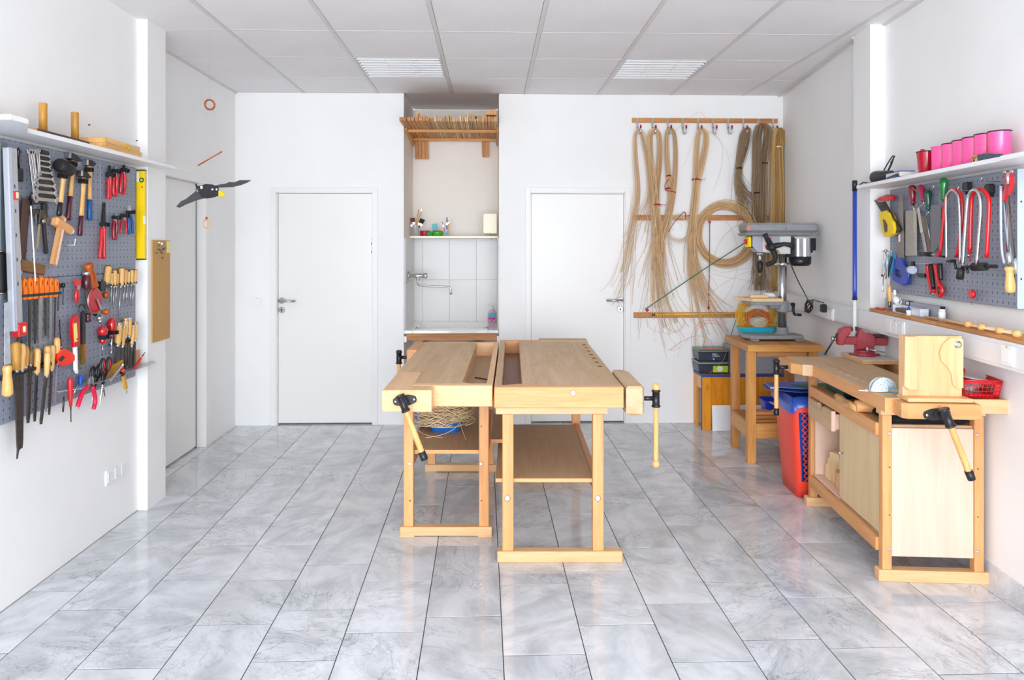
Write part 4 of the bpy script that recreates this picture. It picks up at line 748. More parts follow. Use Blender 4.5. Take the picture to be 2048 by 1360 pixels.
def fbox(z, lab, lime):
    t = thing('storage_box', lab, 'box', (1.845, 6.17, z)); w, d = .118, .095
    put('box_body', bx(-w, w, -d, d, 0, .088, bev=.012, taper=1.08), BOXM, t); put('box_contents', bx(-w + .045, w - .012, -d + .006, d - .015, .004, .07), mat('black_paper_sleeve', C(22, 26, 34), .5), t)
    put('lid', G().box(-w - .010, w + .010, -d - .008, d + .008, .0885, .1, bev=.004), mat('smoky_lid', C(96, 104, 110), .25), t); put('seal', bx(-w - .006, w + .006, -d - .0085, d + .0085, .084, .089), mat('light_green_seal', C(150, 190, 130), .4), t)
    if lime:
        q = put('lime_label', bx(-.005, w + .002, -d - .0065, -d - .005, .012, .066), LIME, t); put('round_sticker', G().cyl((.052, -d - .0066, .04), (.052, -d - .0076, .04), .022, seg=20), WHITE, q); put('sticker_text', strokes(G(), 'EOS', .039, .036, .008, -d - .008), mat('grey_print', C(120, 130, 150), .5), q)
    else:
        g = G(); strokes(g, 'HULL', -.01, .055, .014, -d - .008); strokes(g, 'ELEMENTE', -.01, .040, .009, -d - .008); put('white_print', g, WHITE, t); put('blue_dot', G().cyl((0, -d - .006, .022), (0, -d - .0072, .022), .008), SKYB, t)
    return t
fbox(.457, 'lower of two smoky plastic boxes on the pine stand, with lime green label', True); fbox(.5575, 'upper of two smoky plastic boxes on the pine stand, with white print', False)
t = thing('grey_case', 'grey metal tool case on the pine stand behind the drill table', 'case', (2.17, 6.17, .457))
put('case_body', G().box(-.19, .23, -.12, .10, 0, .235, bev=.006), mat('case_grey', C(160, 166, 176), .45), t)
q = put('red_label', bx(.02, .085, -.1225, -.1205, .165, .195), mat('label_red', C(206, 24, 46), .4), t); put('label_text', strokes(G(), 'ER', .052, .172, .016, -.1232), WHITE, q)
put('small_box', bx(-.05, .05, -.04, .04, 0, .055, bev=.004), GREYM, label='small grey box on top of the grey tool case', cat='box', M=tr(2.03, 6.16, .6925) @ rotz(.3))
put('bottle_top', G().lathe([(0, .014), (.02, .014), (.022, .01)], 12, None, 'z'), RED, label='little red plastic cap on the grey tool case', cat='cap', M=tr(2.02, 6.07, .6925))
# loose coloured canes curling over the boxes
def world_tubes(name, label, cat, mt, curves, rr=.0016, seg=5, group=None):
    o = Vector(curves[0][0]); t = thing(name, label, cat, tr(*o), group=group)
    for c in curves:
        g = G(); g.tube([p - o for p in cat_rom(c, 8)], rr, seg); put('strand', g, mt, t)
    return t
def bw(p, w=.03): return (p[0], 6.30 - w, p[1])
PC = mat('pink_dyed_cane', C(226, 140, 120), .5); OR2 = mat('orange_cane', C(226, 128, 64), .5); GC = mat('green_cane', C(20, 140, 96), .5)
def circ(cx, cz, r0, a0, a1, n, w0=.04, w1=.04, sq=1): return [(cx + r0 * math.cos(a0 + (a1 - a0) * i / n), 6.30 - (w0 + (w1 - w0) * i / n), cz + r0 * sq * math.sin(a0 + (a1 - a0) * i / n)) for i in range(n + 1)]
cc = (1.855,0.7226); 
world_tubes('cane_loop', 'two thin pink dyed cane hoops curling above the plastic boxes', 'cane', PC, [circ(cc[0], cc[1], .165, -2.4, 3.6, 18, .05, .12), circ(cc[0] + .01, cc[1] - .01, .15, -2.2, 3.3, 18, .06, .1), [bw((1.526,0.6303), .05), bw((1.633,0.7064), .06), bw((1.734,0.7552), .1), bw((1.828,0.7337), .12), bw((1.884,0.6656), .12)]])
world_tubes('cane_strands', 'orange dyed canes lying across the upper plastic box', 'cane', OR2, [[(1.735, 6.10, .665), (1.85, 6.08, .663), (1.96, 6.10, .665), (2.03, 6.09, .705)], [(1.76, 6.12, .664), (1.88, 6.09, .668), (1.95, 6.08, .655), (1.93, 6.05, .60), (1.90, 6.055, .55), (1.80, 6.03, .47)], [(1.78, 6.09, .668), (1.90, 6.07, .66), (2.0, 6.06, .64), (2.06, 6.03, .56)]])
world_tubes('green_cane', 'short green cane curling beside the upper plastic box', 'cane', GC, [[(1.93, 6.10, .664), (1.99, 6.05, .665), (2.03, 6.03, .70), (2.06, 6.05, .78)]])
world_tubes('green_cane', 'green cane end hanging left of the turquoise tub', 'cane', GC, [[bw((2.075,0.8887), .1), bw((2.047,0.8275), .12), bw((2.026,0.756), .12)]], .003)
# laundry-style waste bin
BM_ = tr(1.842, 4.39, 0) @ rotz(math.radians(-3.5))
t = thing('waste_bin', 'tall coral red plastic bin with lattice side and blue liner beside the bench', 'bin', BM_)
g = G(); W, Dp, Hh, fl_ = .27, .29, .60, .085
def binring(z, ins=0): 
    k = z / Hh * fl_ / 2; x0, x1, y0, y1 = -k + ins, W + k - ins, -k + ins, Dp + k - ins; c = .03; o = []
    for (cx, cy, a0) in ((x1 - c, y1 - c, 0), (x0 + c, y1 - c, PI / 2), (x0 + c, y0 + c, PI), (x1 - c, y0 + c, 1.5 * PI)):
        for i in range(4): a = a0 + PI / 2 * i / 3; o.append((cx + c * math.cos(a), cy + c * math.sin(a), z))
    return o
# solid sides except the lattice window in the near face
zs = [0, .10, .52, Hh]; rings = [[g.bm.verts.new(p) for p in binring(z)] for z in zs]; n = 16
for j in range(3):
    for i in range(n):
        if j == 1 and i in (11,): continue
        f = g.bm.faces.new((rings[j][i], rings[j][(i + 1) % n], rings[j + 1][(i + 1) % n], rings[j + 1][i])); f.smooth = True
g.bm.faces.new(rings[0]); put('bin_body', g, CORAL, t)
g = G()
def pf(u, v): z = .10 + .42 * v; k = z / Hh * fl_ / 2; return Vector((-k + .045 + (W + 2 * k - .075) * u, -k - .001, z))
ncx, ncz = 7, 12
for v0 in range(ncz):
    for u0 in range(ncx):
        a, b, c, d_ = pf(u0 / ncx, v0 / ncz), pf((u0 + 1) / ncx, v0 / ncz), pf((u0 + 1) / ncx, (v0 + 1) / ncz), pf(u0 / ncx, (v0 + 1) / ncz); g.tube([a, c], .0042, 4); g.tube([b, d_], .0042, 4)
put('bin_lattice', g, CORAL, t)
put('dark_lining', G().prism([(p.x, p.z) for p in (pf(0, 0), pf(1, 0), pf(1, 1), pf(0, 1))], .004, .006, 'y'), NAVY, t, 'dark blue liner seen through the lattice')
g = G(); g.tube([Vector(p) for p in binring(Hh)], .008, 6, True); put('bin_rim', g, CORAL, t)
LIN = mat('blue_liner_film', C(30, 92, 196), .25, alpha=.85)
g = G(); r = random.Random(8); lo = []; up = []; n2 = 48
def liner(i, z, o):
    P = binring(z); q = i / n2 * 16; a, b = Vector(P[int(q) % 16]), Vector(P[(int(q) + 1) % 16]); p = a.lerp(b, q - int(q)); c = Vector((W / 2, Dp / 2, z)); return p + (p - c).normalized() * o
A = [g.bm.verts.new(liner(i, Hh - .055 - .035 * math.sin(i / n2 * 2 * PI * 2 + 1) + r.uniform(-.012, .012), .014 + r.uniform(0, .008))) for i in range(n2)]; B_ = [g.bm.verts.new(liner(i, Hh + .012 + r.uniform(-.004, .012), .012)) for i in range(n2)]; C2 = [g.bm.verts.new(liner(i, Hh - .02, -.02)) for i in range(n2)]; D2 = [g.bm.verts.new(liner(i, .06, -.03)) for i in range(n2)]
for X_, Y_ in ((A, B_), (B_, C2), (C2, D2)):
    for i in range(n2): f = g.bm.faces.new((X_[i], X_[(i + 1) % n2], Y_[(i + 1) % n2], Y_[i])); f.smooth = True
put('blue_liner', g, LIN, t, 'thin blue bin liner folded over the rim')
t = thing('paper_folder', 'folded dark blue cover sheet lying on top of the coral bin', 'folder', BM_ @ tr(.10, .20, .618) @ rotz(.2))
put('cover', G().prism([(-.24, .0), (-.19, .16), (.16, .14), (.20, -.12), (-.08, -.13)], 0, .004), mat('dark_blue_cover', C(34, 66, 150), .35), t); put('white_page', G().prism([(-.20, .03), (-.17, .13), (-.14, .13), (-.16, .0)], .004, .012), WHITE, t); put('top_sheet', G().prism([(-.21, .02), (-.17, .15), (.15, .13), (.17, -.06), (-.05, -.09)], .013, .017), mat('blue_sheet', C(52, 92, 180), .3), t)
put('green_sheet', G().prism([(-.13, .03), (-.02, -.06), (.14, -.02), (.14, .07)], 0, .003), mat('dark_green_card', C(16, 96, 52), .5), label='dark green card lying on the blue sheet over the bin', cat='card', M=BM_ @ tr(.16, .20, .637) @ rotz(.1))
# telescopic pole against the right pillar
t = thing('telescopic_pole', 'blue and white telescopic pole leaning upright against the right pillar', 'pole', tr(2.178, 4.365, 0))
pm = t
put('blue_tube', G().lathe([(1.205, .0125), (1.25, .0125), (1.842, .012)], 12, None, 'z'), BLUE, pm); put('grip', G().lathe([(1.842, .0145), (1.902, .0145), (1.904, .012)], 12, None, 'z'), BLACK, pm); put('clamp_ring', G().lathe([(1.19, .0145), (1.205, .0145)], 12, None, 'z'), BLACK, pm); put('white_tube', G().lathe([(0, .0105), (1.19, .0105)], 12, None, 'z'), WHITE, pm)
# ------------------------------------------------------------------ peg rails and cane on the back wall
for (p, q_, lab, m) in (((1.208,2.608), (2.465,2.569), 'long brown peg rail near the ceiling with ten steel hooks', 1), ((1.219,1.78), (2.395,1.734), 'brown wall rail at mid height behind the cane bundles', 0), ((1.223,0.9476), (2.426,0.8993), 'brown wall rail at socket height with a yellow rod on it', 0)):
    t = thing('wall_rail', lab, 'rail', BW(p[0], (p[1] + q_[1]) / 2)); L_ = q_[0] - p[0]; h = (p[1] - q_[1]) / 2
    put('rail_board', bx(0, L_, -h, h, 0, .018, bev=.002), OAK, t)
    for k in range(11): put('rail_screw', G().lathe([(.018, .0045), (.0195, .0035)], 8, tr(.03 + (L_ - .06) * k / 10, (-1) ** k * h * .55, 0), 'z'), CHROME, t)
    if m:
        for px in (1274,1304,1334.5,1364.5,1395,1425,1455.5,1486,1516.5,1546):
            x = (px - 1263.5) / 1480 * 6.37 - 0.0; hk = put('wall_hook', G().box(x - .008, x + .008, -h * .9 - .06, h * .95, .018, .021, bev=.001).tube([(x, -h - .04, .0195), (x + .002, -h - .085, .021), (x + .006, -h - .10, .032), (x + .012, -h - .10, .048), (x + .018, -h - .085, .058), (x + .02, -h - .05, .060)], .0058, 8), CHROME, t)
            put('hook_tip', G().cyl((x + .02, -h - .052, .060), (x + .02, -h - .028, .060), .0075, seg=10), mat('crimson_cap', C(176, 14, 40), .4), hk)
def bundle(name, label, p0, legs, mt, n, width, seed, group='hanging cane bundles', rr=.0017, spread=.05, tmin=.75, fuzz=.25):
    """legs: list of (points in wall metres, share); strands follow the leg and fan out to their ends"""
    t = thing(name, label, 'cane', BW(p0[0], p0[1], .0), group=group); r = random.Random(seed); g = G()
    for pts, share, w0, w1 in legs:
        C3 = cat_rom([(p[0] - p0[0], p[1] - p0[1], .055) for p in pts], 5); N_ = len(C3)
        for i in range(int(n * share * .5)):
            o = r.gauss(0, .62); o = max(-1, min(1, o)); dz = r.uniform(-.012, .022); tend = min(1, r.triangular(tmin, 1.02, .98)); ang = r.gauss(0, 1); ws = r.uniform(.5, 2.4) * fuzz; ph = r.uniform(0, 6); P = []
            m = max(3, int(N_ * tend))
            for k in range(0, m, 2 if N_ > 30 else 1):
                s = k / (N_ - 1); a, b = C3[max(k - 1, 0)], C3[min(k + 1, N_ - 1)]; tn = (b - a).normalized(); nn = Vector((-tn.y, tn.x, 0)); wd = w0 * min(1, .35 + s * 6) + (w1 - w0) * s
                dv = max(0, s - .45) ** 2 * spread * 3 * ang; P.append(C3[k] + nn * (o * wd + dv + wd * ws * .3 * math.sin(5 * s + ph)) + Vector((0, 0, dz * min(1, .3 + s * 3))))
            if len(P) > 2: g.tube(P, rr, 3)
    put('cane_strands', g, mt, t, kind='stuff'); return t
def tie(t, p0, p, w, m=WAX, tail=0):
    x, y = p[0] - p0[0], p[1] - p0[1]; g = G(); 
    for k in range(3): g.tube([(x - w, y + k * .004, .045), (x - w * .9, y + k * .004, .072), (x, y + .004 * k + .003, .08), (x + w * .9, y + k * .004, .072), (x + w, y + k * .004, .045), (x + w * .9, y + k * .004, .03), (x - w * .9, y + k * .004, .03)], .0024, 5, True)
    if tail: g.tube([(x + w * .6, y, .075), (x + w * 1.5, y + .006, .08), (x + w * 2.2, y - .004, .08), (x + w * 2.6, y + .012, .075)], .002, 5).tube([(x + w * .8, y, .075), (x + w * 1.5, y - .014, .08)], .002, 5)
    put('tie', g, m, t)
p0 = (1.258,2.499); b = bundle('cane_bundle', 'slim pale cane bundle on the first hook, splitting left over the door', p0, [([(1.258,2.507), (1.232,2.473), (1.221,2.379), (1.228,2.208), (1.24,2.037), (1.232,1.887), (1.202,1.737), (1.163,1.523), (1.12,1.288), (1.064,1.117), (1.008,1.027)], .5, .009, .05), ([(1.262,2.507), (1.284,2.473), (1.309,2.379), (1.339,2.229), (1.361,2.037), (1.361,1.909), (1.339,1.78), (1.301,1.587), (1.249,1.373)], .5, .012, .06)], RATM, 90, 0, 21, spread=.10, tmin=.6)
p0 = (1.395,2.499); b = bundle('cane_bundle', 'full honey cane bundle on the second hook, tied low with red string', p0, [([(1.395,2.517), (1.365,2.482), (1.352,2.401), (1.357,2.251), (1.378,2.037), (1.391,1.861), (1.408,1.694), (1.417,1.48), (1.417,1.309), (1.426,1.095), (1.443,0.9235), (1.486,0.7434)], .55, .015, .05), ([(1.4,2.517), (1.426,2.474), (1.438,2.38), (1.434,2.208), (1.413,2.037), (1.404,1.861), (1.413,1.694), (1.421,1.48), (1.426,1.266), (1.452,1.052), (1.516,0.8376), (1.589,0.6659)], .45, .014, .05)], RATM, 190, 0, 22, spread=.16, tmin=.5); tie(b, p0, (1.408,1.861), .032, tail=1)
p0 = (1.529,2.509); b = bundle('cane_bundle', 'honey cane bundle on the third hook with two dangling red ties', p0, [([(1.529,2.522), (1.503,2.483), (1.495,2.38), (1.503,2.209), (1.516,2.08), (1.529,1.93), (1.512,1.78), (1.469,1.652), (1.438,1.523), (1.421,1.352), (1.413,1.138)], .5, .014, .03), ([(1.533,2.522), (1.559,2.474), (1.572,2.337), (1.568,2.145), (1.551,1.952), (1.52,1.78), (1.473,1.63), (1.443,1.48), (1.434,1.266), (1.443,1.009)], .5, .013, .03)], RATM, 120, 0, 23, spread=.14, tmin=.55); tie(b, p0, (1.512,2.106), .018); tie(b, p0, (1.508,1.999), .016)
x, y = (1.508,2.08); x2, y2 = (1.568,1.969); x, y, x2, y2 = x - p0[0], y - p0[1], x2 - p0[0], y2 - p0[1]
put('loose_tie', G().tube(cat_rom([(x, y, .08), (x - .03, y - .04, .08), (x - .03, y - .09, .08), (x, y - .10, .085), (x2, y2, .08)], 5), .0035, 5), WAX, b, 'red string looping down')
p0 = (1.797,2.501); b = bundle('cane_bundle', 'pale cane bundle on the fifth hook, sweeping right below the big coil', p0, [([(1.797,2.518), (1.771,2.484), (1.754,2.381), (1.745,2.209), (1.745,2.076), (1.728,1.866), (1.71,1.695), (1.702,1.523), (1.723,1.309), (1.784,1.094), (1.849,0.9224), (1.918,0.772), (1.961,0.6645)], .55, .017, .03), ([(1.801,2.518), (1.831,2.476), (1.831,2.381), (1.797,2.21), (1.758,2.076), (1.736,1.866), (1.719,1.695), (1.71,1.523), (1.736,1.309), (1.81,1.094), (1.892,0.9437), (1.992,0.8147)], .45, .016, .05)], RATM, 170, 0, 24, spread=.15, tmin=.55); tie(b, p0, (1.745,2.076), .030, tail=1)
p0 = (2.195,2.503); b = bundle('cane_bundle', 'smoky brown cane bundle on the eighth hook, bending behind the drill', p0, [([(2.204,2.52), (2.161,2.477), (2.139,2.383), (2.122,2.262), (2.113,2.172), (2.104,2.039), (2.126,1.91), (2.174,1.781), (2.221,1.674)], .7, .026, .032), ([(2.208,2.52), (2.208,2.477), (2.191,2.383), (2.156,2.262), (2.122,2.172), (2.122,2.082), (2.169,1.974), (2.252,1.889), (2.326,1.824)], .3, .012, .03)], RATD, 190, 0, 25, spread=.10, tmin=.6); tie(b, p0, (2.115,2.172), .026, BLACK)
p0 = (2.33,2.538); b = bundle('cane_bundle', 'thick smoky brown cane bundle on the ninth hook', p0, [([(2.326,2.555), (2.287,2.504), (2.273,2.383), (2.273,2.168), (2.265,1.962), (2.269,1.738), (2.282,1.48), (2.287,1.222), (2.295,1.085)], .5, .034, .045), ([(2.334,2.555), (2.365,2.504), (2.356,2.383), (2.334,2.216), (2.33,1.996), (2.326,1.738), (2.313,1.48), (2.3,1.222), (2.295,1.093)], .5, .03, .04)], RATD, 260, 0, 26, spread=.05, tmin=.8); tie(b, p0, (2.334,2.216), .024, BLACK); tie(b, p0, (2.265,1.962), .024, BLACK)
p0 = (2.465,2.513); b = bundle('cane_bundle', 'golden cane bundle on the last hook beside the wall corner', p0, [([(2.46,2.522), (2.43,2.478), (2.421,2.341), (2.421,2.126), (2.413,1.824), (2.413,1.48), (2.417,1.222), (2.426,1.071)], .45, .022, .04), ([(2.469,2.522), (2.482,2.479), (2.474,2.405), (2.456,2.349), (2.465,2.126), (2.469,1.825), (2.46,1.48), (2.443,1.222), (2.439,1.071)], .55, .022, .04)], cane('golden_cane', C(218, 176, 108)), 220, 0, 27, spread=.02, tmin=.9); tie(b, p0, (2.454,2.354), .024, RATW)
# coils on the middle rail
p0 = (2.002,1.617)
t = thing('cane_coil', 'large honey brown cane coil hanging from the middle rail', 'cane', BW(p0[0], p0[1], .05)); g = ring_coil(60, .212, .268, .022, .0021, 31, 1.04, 34); me = g.mesh('cane_strands'); me.transform(rotx(-PI / 2)); put('cane_strands', me, RATK, t, kind='stuff')
p0 = (1.607,1.663)
t = thing('cane_coil', 'small pale cane coil with a red ribbon hanging from the middle rail', 'cane', BW(p0[0], p0[1], .05)); g = ring_coil(13, .092, .122, .012, .0015, 32, 1.0, 26); me = g.mesh('cane_strands'); me.transform(rotx(-PI / 2)); put('cane_strands', me, RATW, t, kind='stuff')
g = G(); g.tube(cat_rom([(-.10, -.03, .03), (-.06, .04, .03), (.0, .11, .03), (.03, .14, .03), (.045, .12, .03), (.045, .08, .03)], 5), .005, 6, flat=.3); put('ribbon', g, mat('crimson_ribbon', C(180, 20, 46), .4), t)
# stray single canes
def stray(label, curves, m=RATP, rr=.0013): return world_tubes('stray_cane', label, 'cane', m, [[bw(q, .04 + .01 * (i % 3)) for q in c] for i, c in enumerate(curves)], rr, 4)
stray('single pale canes arching over the empty hooks of the top rail', [[(1.572,2.5), (1.646,2.561), (1.719,2.625), (1.784,2.656), (1.827,2.617), (1.857,2.562), (1.905,2.502)], [(1.806,2.501), (1.905,2.467), (1.961,2.403), (1.979,2.296), (1.957,2.146), (1.896,1.987)], [(1.862,2.502), (1.935,2.425), (2,2.339), (2.035,2.189), (2.022,1.978)], [(1.788,2.493), (1.732,2.424), (1.693,2.317), (1.654,2.209)], [(1.831,2.493), (1.806,2.338), (1.819,2.158)]])
stray('single canes curving across the wall between the fifth bundle and the drill', [[(1.97,1.759), (2.035,1.695), (2.091,1.566), (2.109,1.394), (2.083,1.222), (2.022,1.094), (1.905,0.9652)], [(2.161,1.721), (2.065,1.669), (1.97,1.575), (1.918,1.459), (1.901,1.351)], [(1.762,1.223), (1.883,1.274), (2.022,1.244), (2.187,1.222), (2.36,1.158)], [(1.797,1.051), (1.97,1.18), (2.143,1.274), (2.273,1.308)], [(2.265,1.351), (2.208,1.222), (2.135,1.137), (2.113,1.051), (2.122,0.9861)], [(1.849,1.33), (1.97,1.287), (2.078,1.308), (2.195,1.325)]], RATM)
stray('curly cane ends looping down below the lowest rail', [[(1.408,1.052), (1.421,0.9235), (1.473,0.8291), (1.559,0.786), (1.633,0.8158), (1.654,0.88), (1.633,0.9315)], [(1.443,1.052), (1.443,0.9021), (1.503,0.8119), (1.589,0.7859), (1.65,0.8372), (1.641,0.9144), (1.589,0.9488), (1.538,0.9147), (1.529,0.8375), (1.572,0.7946)], [(1.512,0.9576), (1.46,0.8378), (1.452,0.7307), (1.486,0.6449), (1.559,0.6275), (1.624,0.6658), (1.676,0.717)], [(1.322,0.881), (1.378,0.8038), (1.473,0.7735), (1.581,0.7774)], [(1.495,0.7734), (1.546,0.7089), (1.589,0.6445)], [(1.559,0.7946), (1.615,0.7301), (1.589,0.5716)], [(1.408,0.8379), (1.391,0.7609), (1.404,0.7009)], [(1.434,0.795), (1.473,0.6664), (1.495,0.572)], [(1.775,0.8797), (1.745,0.7725), (1.762,0.6652), (1.775,0.6223)], [(1.797,0.9225), (1.849,0.7937), (1.814,0.6651)]], RATP)
g = None
world_tubes('elastic_cord', 'green elastic cord stretched diagonally over the cane wall', 'cord', mat('green_elastic', C(30, 120, 84), .5), [[bw((1.308,0.9768), .07), bw((1.731,1.265), .08), bw((2.143,1.536), .10)]], .0042, 8)
t = world_tubes('elastic_cord', 'dark red elastic cord hanging straight between middle and lowest rail', 'cord', mat('crimson_elastic', C(150, 28, 62), .5), [[bw((1.86,1.718), .07), bw((1.858,1.353), .07), bw((1.854,0.9712), .05)]], .0036, 8)
for q in ((1419.5, 444), ): put('cord_bead', G().ball((0, 0, -.0), .012), RED, t)
put('cord_end', G().cyl((0, 0, 0), (.0, 0, -.02), .008).ball((0, 0, -.02), .009), WAX, t).location = Vector(bw((1.854,1.005), .06)) - t.matrix_world.translation
p = (1.322,0.973); put('cord_bead', G().ball((0, 0, 0), .014), RED, label='red bead at the lower end of the green cord', cat='bead', M=tr(p[0], 6.21, p[1]))
p = (1.391,0.9279); t = thing('yellow_rod', 'thin yellow rod with black end caps lying along the lowest rail', 'rod', BW(p[0], p[1], .0)); put('rod', G().cyl((0, 0, .028), (.80, .012, .028), .006), YEL, t); put('rod_cap', G().cyl((-.012, 0, .028), (.01, 0, .028), .0085), BLACK, t)
# ------------------------------------------------------------------ the sink niche
NX0, NX1 = -.735, .072
t = bpy.data.objects['wall_back']
tw_, th_ = .2535, .392
for (x0, x1) in ((NX0 + .009, -.644), (-.642, -.3905), (-.3885, -.137), (-.135, NX1 - .009)):
    for (a, b_) in ((.80, 1.194), (1.196, 1.585)): put('wall_tile', bx(x0, x1, 7.050, 7.059, a, b_, bev=.001), CERAM, t)
for (y0, y1) in ((6.33, 6.56), (6.562, 6.81), (6.812, 7.048)):
    for (a, b_) in ((.80, 1.194), (1.196, 1.585)):
        put('wall_tile', bx(NX0 + .001, NX0 + .009, y0, y1, a, b_, bev=.001), CERAM, t); put('wall_tile', bx(NX1 - .009, NX1 - .001, y0, y1, a, b_, bev=.001), CERAM, t)
ns = thing('niche_shelf', 'white shelf board across the sink niche carrying brushes and paints', 'shelf', (-.33, 6.88, 1.586)); put('shelf_board', bx(-.402, .400, -.18, .17, 0, .020, bev=.002), WHITE, ns)
put('shelf_bead', bx(-.402, .400, -.184, -.1805, .001, .019), CREAM, ns)
t = thing('wash_basin', 'white ceramic wash basin filling the niche under the tiles', 'basin', (-.33, 6.66, .80)); g = G()
ox0, ox1, oy0, oy1 = -.33, .31, -.22, .27
g.box(-.402, ox0, -.38, .39, -.028, 0, bev=.004).box(ox1, .400, -.38, .39, -.028, 0, bev=.004).box(ox0, ox1, -.38, oy0, -.028, 0, bev=.004).box(ox0, ox1, oy1, .39, -.028, 0, bev=.004); put('basin_rim', g, CERSINK, t)
g = G(); rs = []
for z, k in ((-.002, 1.0), (-.02, .96), (-.07, .88), (-.13, .72), (-.14, .3)):
    cx, cy, a, b_ = (ox0 + ox1) / 2, (oy0 + oy1) / 2, (ox1 - ox0) / 2 * k, (oy1 - oy0) / 2 * k; ring = []
    for i in range(32):
        q = 2 * PI * i / 32; c_, s_ = math.cos(q), math.sin(q); e = .45 if k > .9 else .7; ring.append(g.bm.verts.new((cx + a * math.copysign(abs(c_) ** e, c_), cy + b_ * math.copysign(abs(s_) ** e, s_), z)))
    rs.append(ring)
for A, B_ in zip(rs, rs[1:]):
    for i in range(32): f = g.bm.faces.new((A[i], A[(i + 1) % 32], B_[(i + 1) % 32], B_[i])); f.smooth = True
g.bm.faces.new(rs[-1]); put('bowl', g, CERSINK, t); put('outer_bowl', bx(-.30, .28, -.25, .29, -.19, -.145, bev=.02), CERAM, t)
put('support_rail', bx(-.38, .385, -.385, -.36, -.085, -.030, bev=.002), OAK, t, 'brown wooden rail under the basin front'); put('rail_cleat', bx(-.400, -.38, -.38, -.34, -.10, -.05), WHITE, t); put('rail_cleat', bx(.385, .400, -.38, -.34, -.10, -.05), WHITE, t)
# tap
t = thing('wall_tap', 'chrome wall tap with a long swivel spout on the niche left wall', 'tap', tr(NX0 + .01, 6.55, 1.506 - 57.5 * 6.55 / 1480))
put('wall_flange', G().lathe([(0, .040), (.006, .040), (.016, .028), (.03, .022)], 8, None, 'x'), CHROME, t); put('valve_body', G().lathe([(.03, .016), (.05, .017), (.06, .021), (.12, .021), (.125, .018)], 16, None, 'x'), CHROME, t)
put('tap_handle', G().lathe([(.126, .018), (.13, .022), (.155, .026), (.165, .025), (.17, .018)], 8, None, 'x'), CHROME, t)
put('spout', G().tube(cat_rom([(.085, 0, -.02), (.085, -.005, -.055), (.095, -.01, -.078), (.12, -.015, -.085), (.25, -.03, -.092), (.345, -.04, -.096), (.37, -.042, -.105), (.378, -.043, -.13), (.378, -.043, -.150)], 4), .0095, 10).lathe([(-.04, .014), (-.015, .016)], 12, tr(.085, 0, 0), 'z'), CHROME, t); put('spout_tip', G().cyl((.378, -.043, -.148), (.378, -.043, -.162), .012), STEEL, t)
# soap bottle
t = thing('soap_bottle', 'pump soap bottle with pink liquid and turquoise label beside the basin', 'bottle', tr(.012, 6.93, .8005) @ rotz(0))
put('soap_body', G().lathe([(0, .027), (.003, .036), (.05, .037), (.095, .034), (.115, .02), (.122, .012)], 18, Matrix.Diagonal((1, .6, 1, 1)), 'z'), mat('soap_bottle_clear', C(232, 205, 225), .1, alpha=.8), t)
put('pink_soap', G().lathe([(.002, .027), (.004, .0345), (.045, .0365), (.047, .03)], 18, Matrix.Diagonal((1.01, .62, 1, 1)), 'z'), MAGENTA, t); put('label', G().prism([(-.028, .048), (.028, .048), (.031, .085), (.0, .096), (-.03, .085)], -.026, -.0225, 'y'), mat('turquoise_label', C(50, 160, 190), .4), t)
put('pump', G().lathe([(.122, .013), (.135, .013), (.136, .006), (.155, .006), (.156, .012), (.165, .011)], 12, None, 'z').cyl((0, 0, .16), (-.03, -.01, .157), .004), WHITE, t)
# paper dispenser on the right side
t = thing('towel_box', 'cream coloured towel dispenser hung on the right side of the niche', 'dispenser', (-.0, 6.74, 1.64)); put('box_front', G().box(-.063, .060, -.10, .12, -.015, .17, bev=.006), CREAM, t)
put('box_door', G().prism([(-.0635, -.005), (.01, -.01), (.01, .155), (-.0635, .158)], -.104, -.101, 'y'), CREAM, t); g = G(); g.tube([(.0, -.02, -.016), (.005, -.02, -.03), (-.002, -.02, -.045), (.008, -.02, -.055)], .003, 5).ball((.008, -.02, -.058), .006); put('pull_tag', g, mat('olive_cord', C(120, 136, 70), .6), t)
# brushes and pots on the niche shelf
SZ = 1.6062; jar = mat('jar_glass', C(215, 222, 222), .08, alpha=.45)
def nx(px, Z=6.80): return (px - 981) / 1480 * Z
def glass_jar(lab, px, r, h): 
    t = thing('brush_jar', lab, 'jar', (nx(px), 6.80, SZ)); put('glass', G().lathe([(0, r * .9), (.003, r), (h * .8, r), (h, r * 1.02)], 16, None, 'z', cap=False).lathe([(0, r * .9), (.002, .0001)], 16, None, 'z', cap=False), jar, t); return t
glass_jar('glass jar of large brushes at the left of the niche shelf', 831, .034, .10); glass_jar('narrow glass jar of fine brushes right of the green bowl', 893.5, .026, .065)
def brush(lab, px, w, dx, L, hm, bm_, bw_, bl, seed, dy=0):
    o = thing('paint_brush', lab, 'brush', tr(nx(px) + w, 6.80 + dy, SZ + .006) @ roty(dx)); put('handle', G().lathe([(0, .003), (L * .5, .005), (L, .0045)], 8, None, 'z'), hm, o)
    if bl: put('bristle_head', G().box(-bw_ / 2, bw_ / 2, -.006, .006, L, L + bl, taper=1.15), bm_, o); put('ferrule', G().box(-bw_ / 2, bw_ / 2, -.0065, .0065, L - .02, L + .001), STEEL, o)
brush('tall bare wooden brush handle in the left jar', 831, -.005, .15, .24, TOOLW, None, 0, 0, 1); brush('tall white-tipped brush handle leaning right in the left jar', 831, -.01, .28, .25, TOOLW, WHITE, .007, .02, 2)
brush('wide black bristle brush leaning right in the left jar', 831, .0, .42, .12, NAVY, mat('dark_bristle', C(40, 34, 34), .8), .04, .045, 3, .01); brush('brown bristle brush at the back of the left jar', 831, -.01, -.1, .12, BLUE, mat('brown_bristle', C(96, 70, 54), .8), .036, .04, 4, .015); brush('red handled brush at the left rim of the left jar', 831, -.012, -.2, .10, RED, RED, .022, .025, 5, -.01)
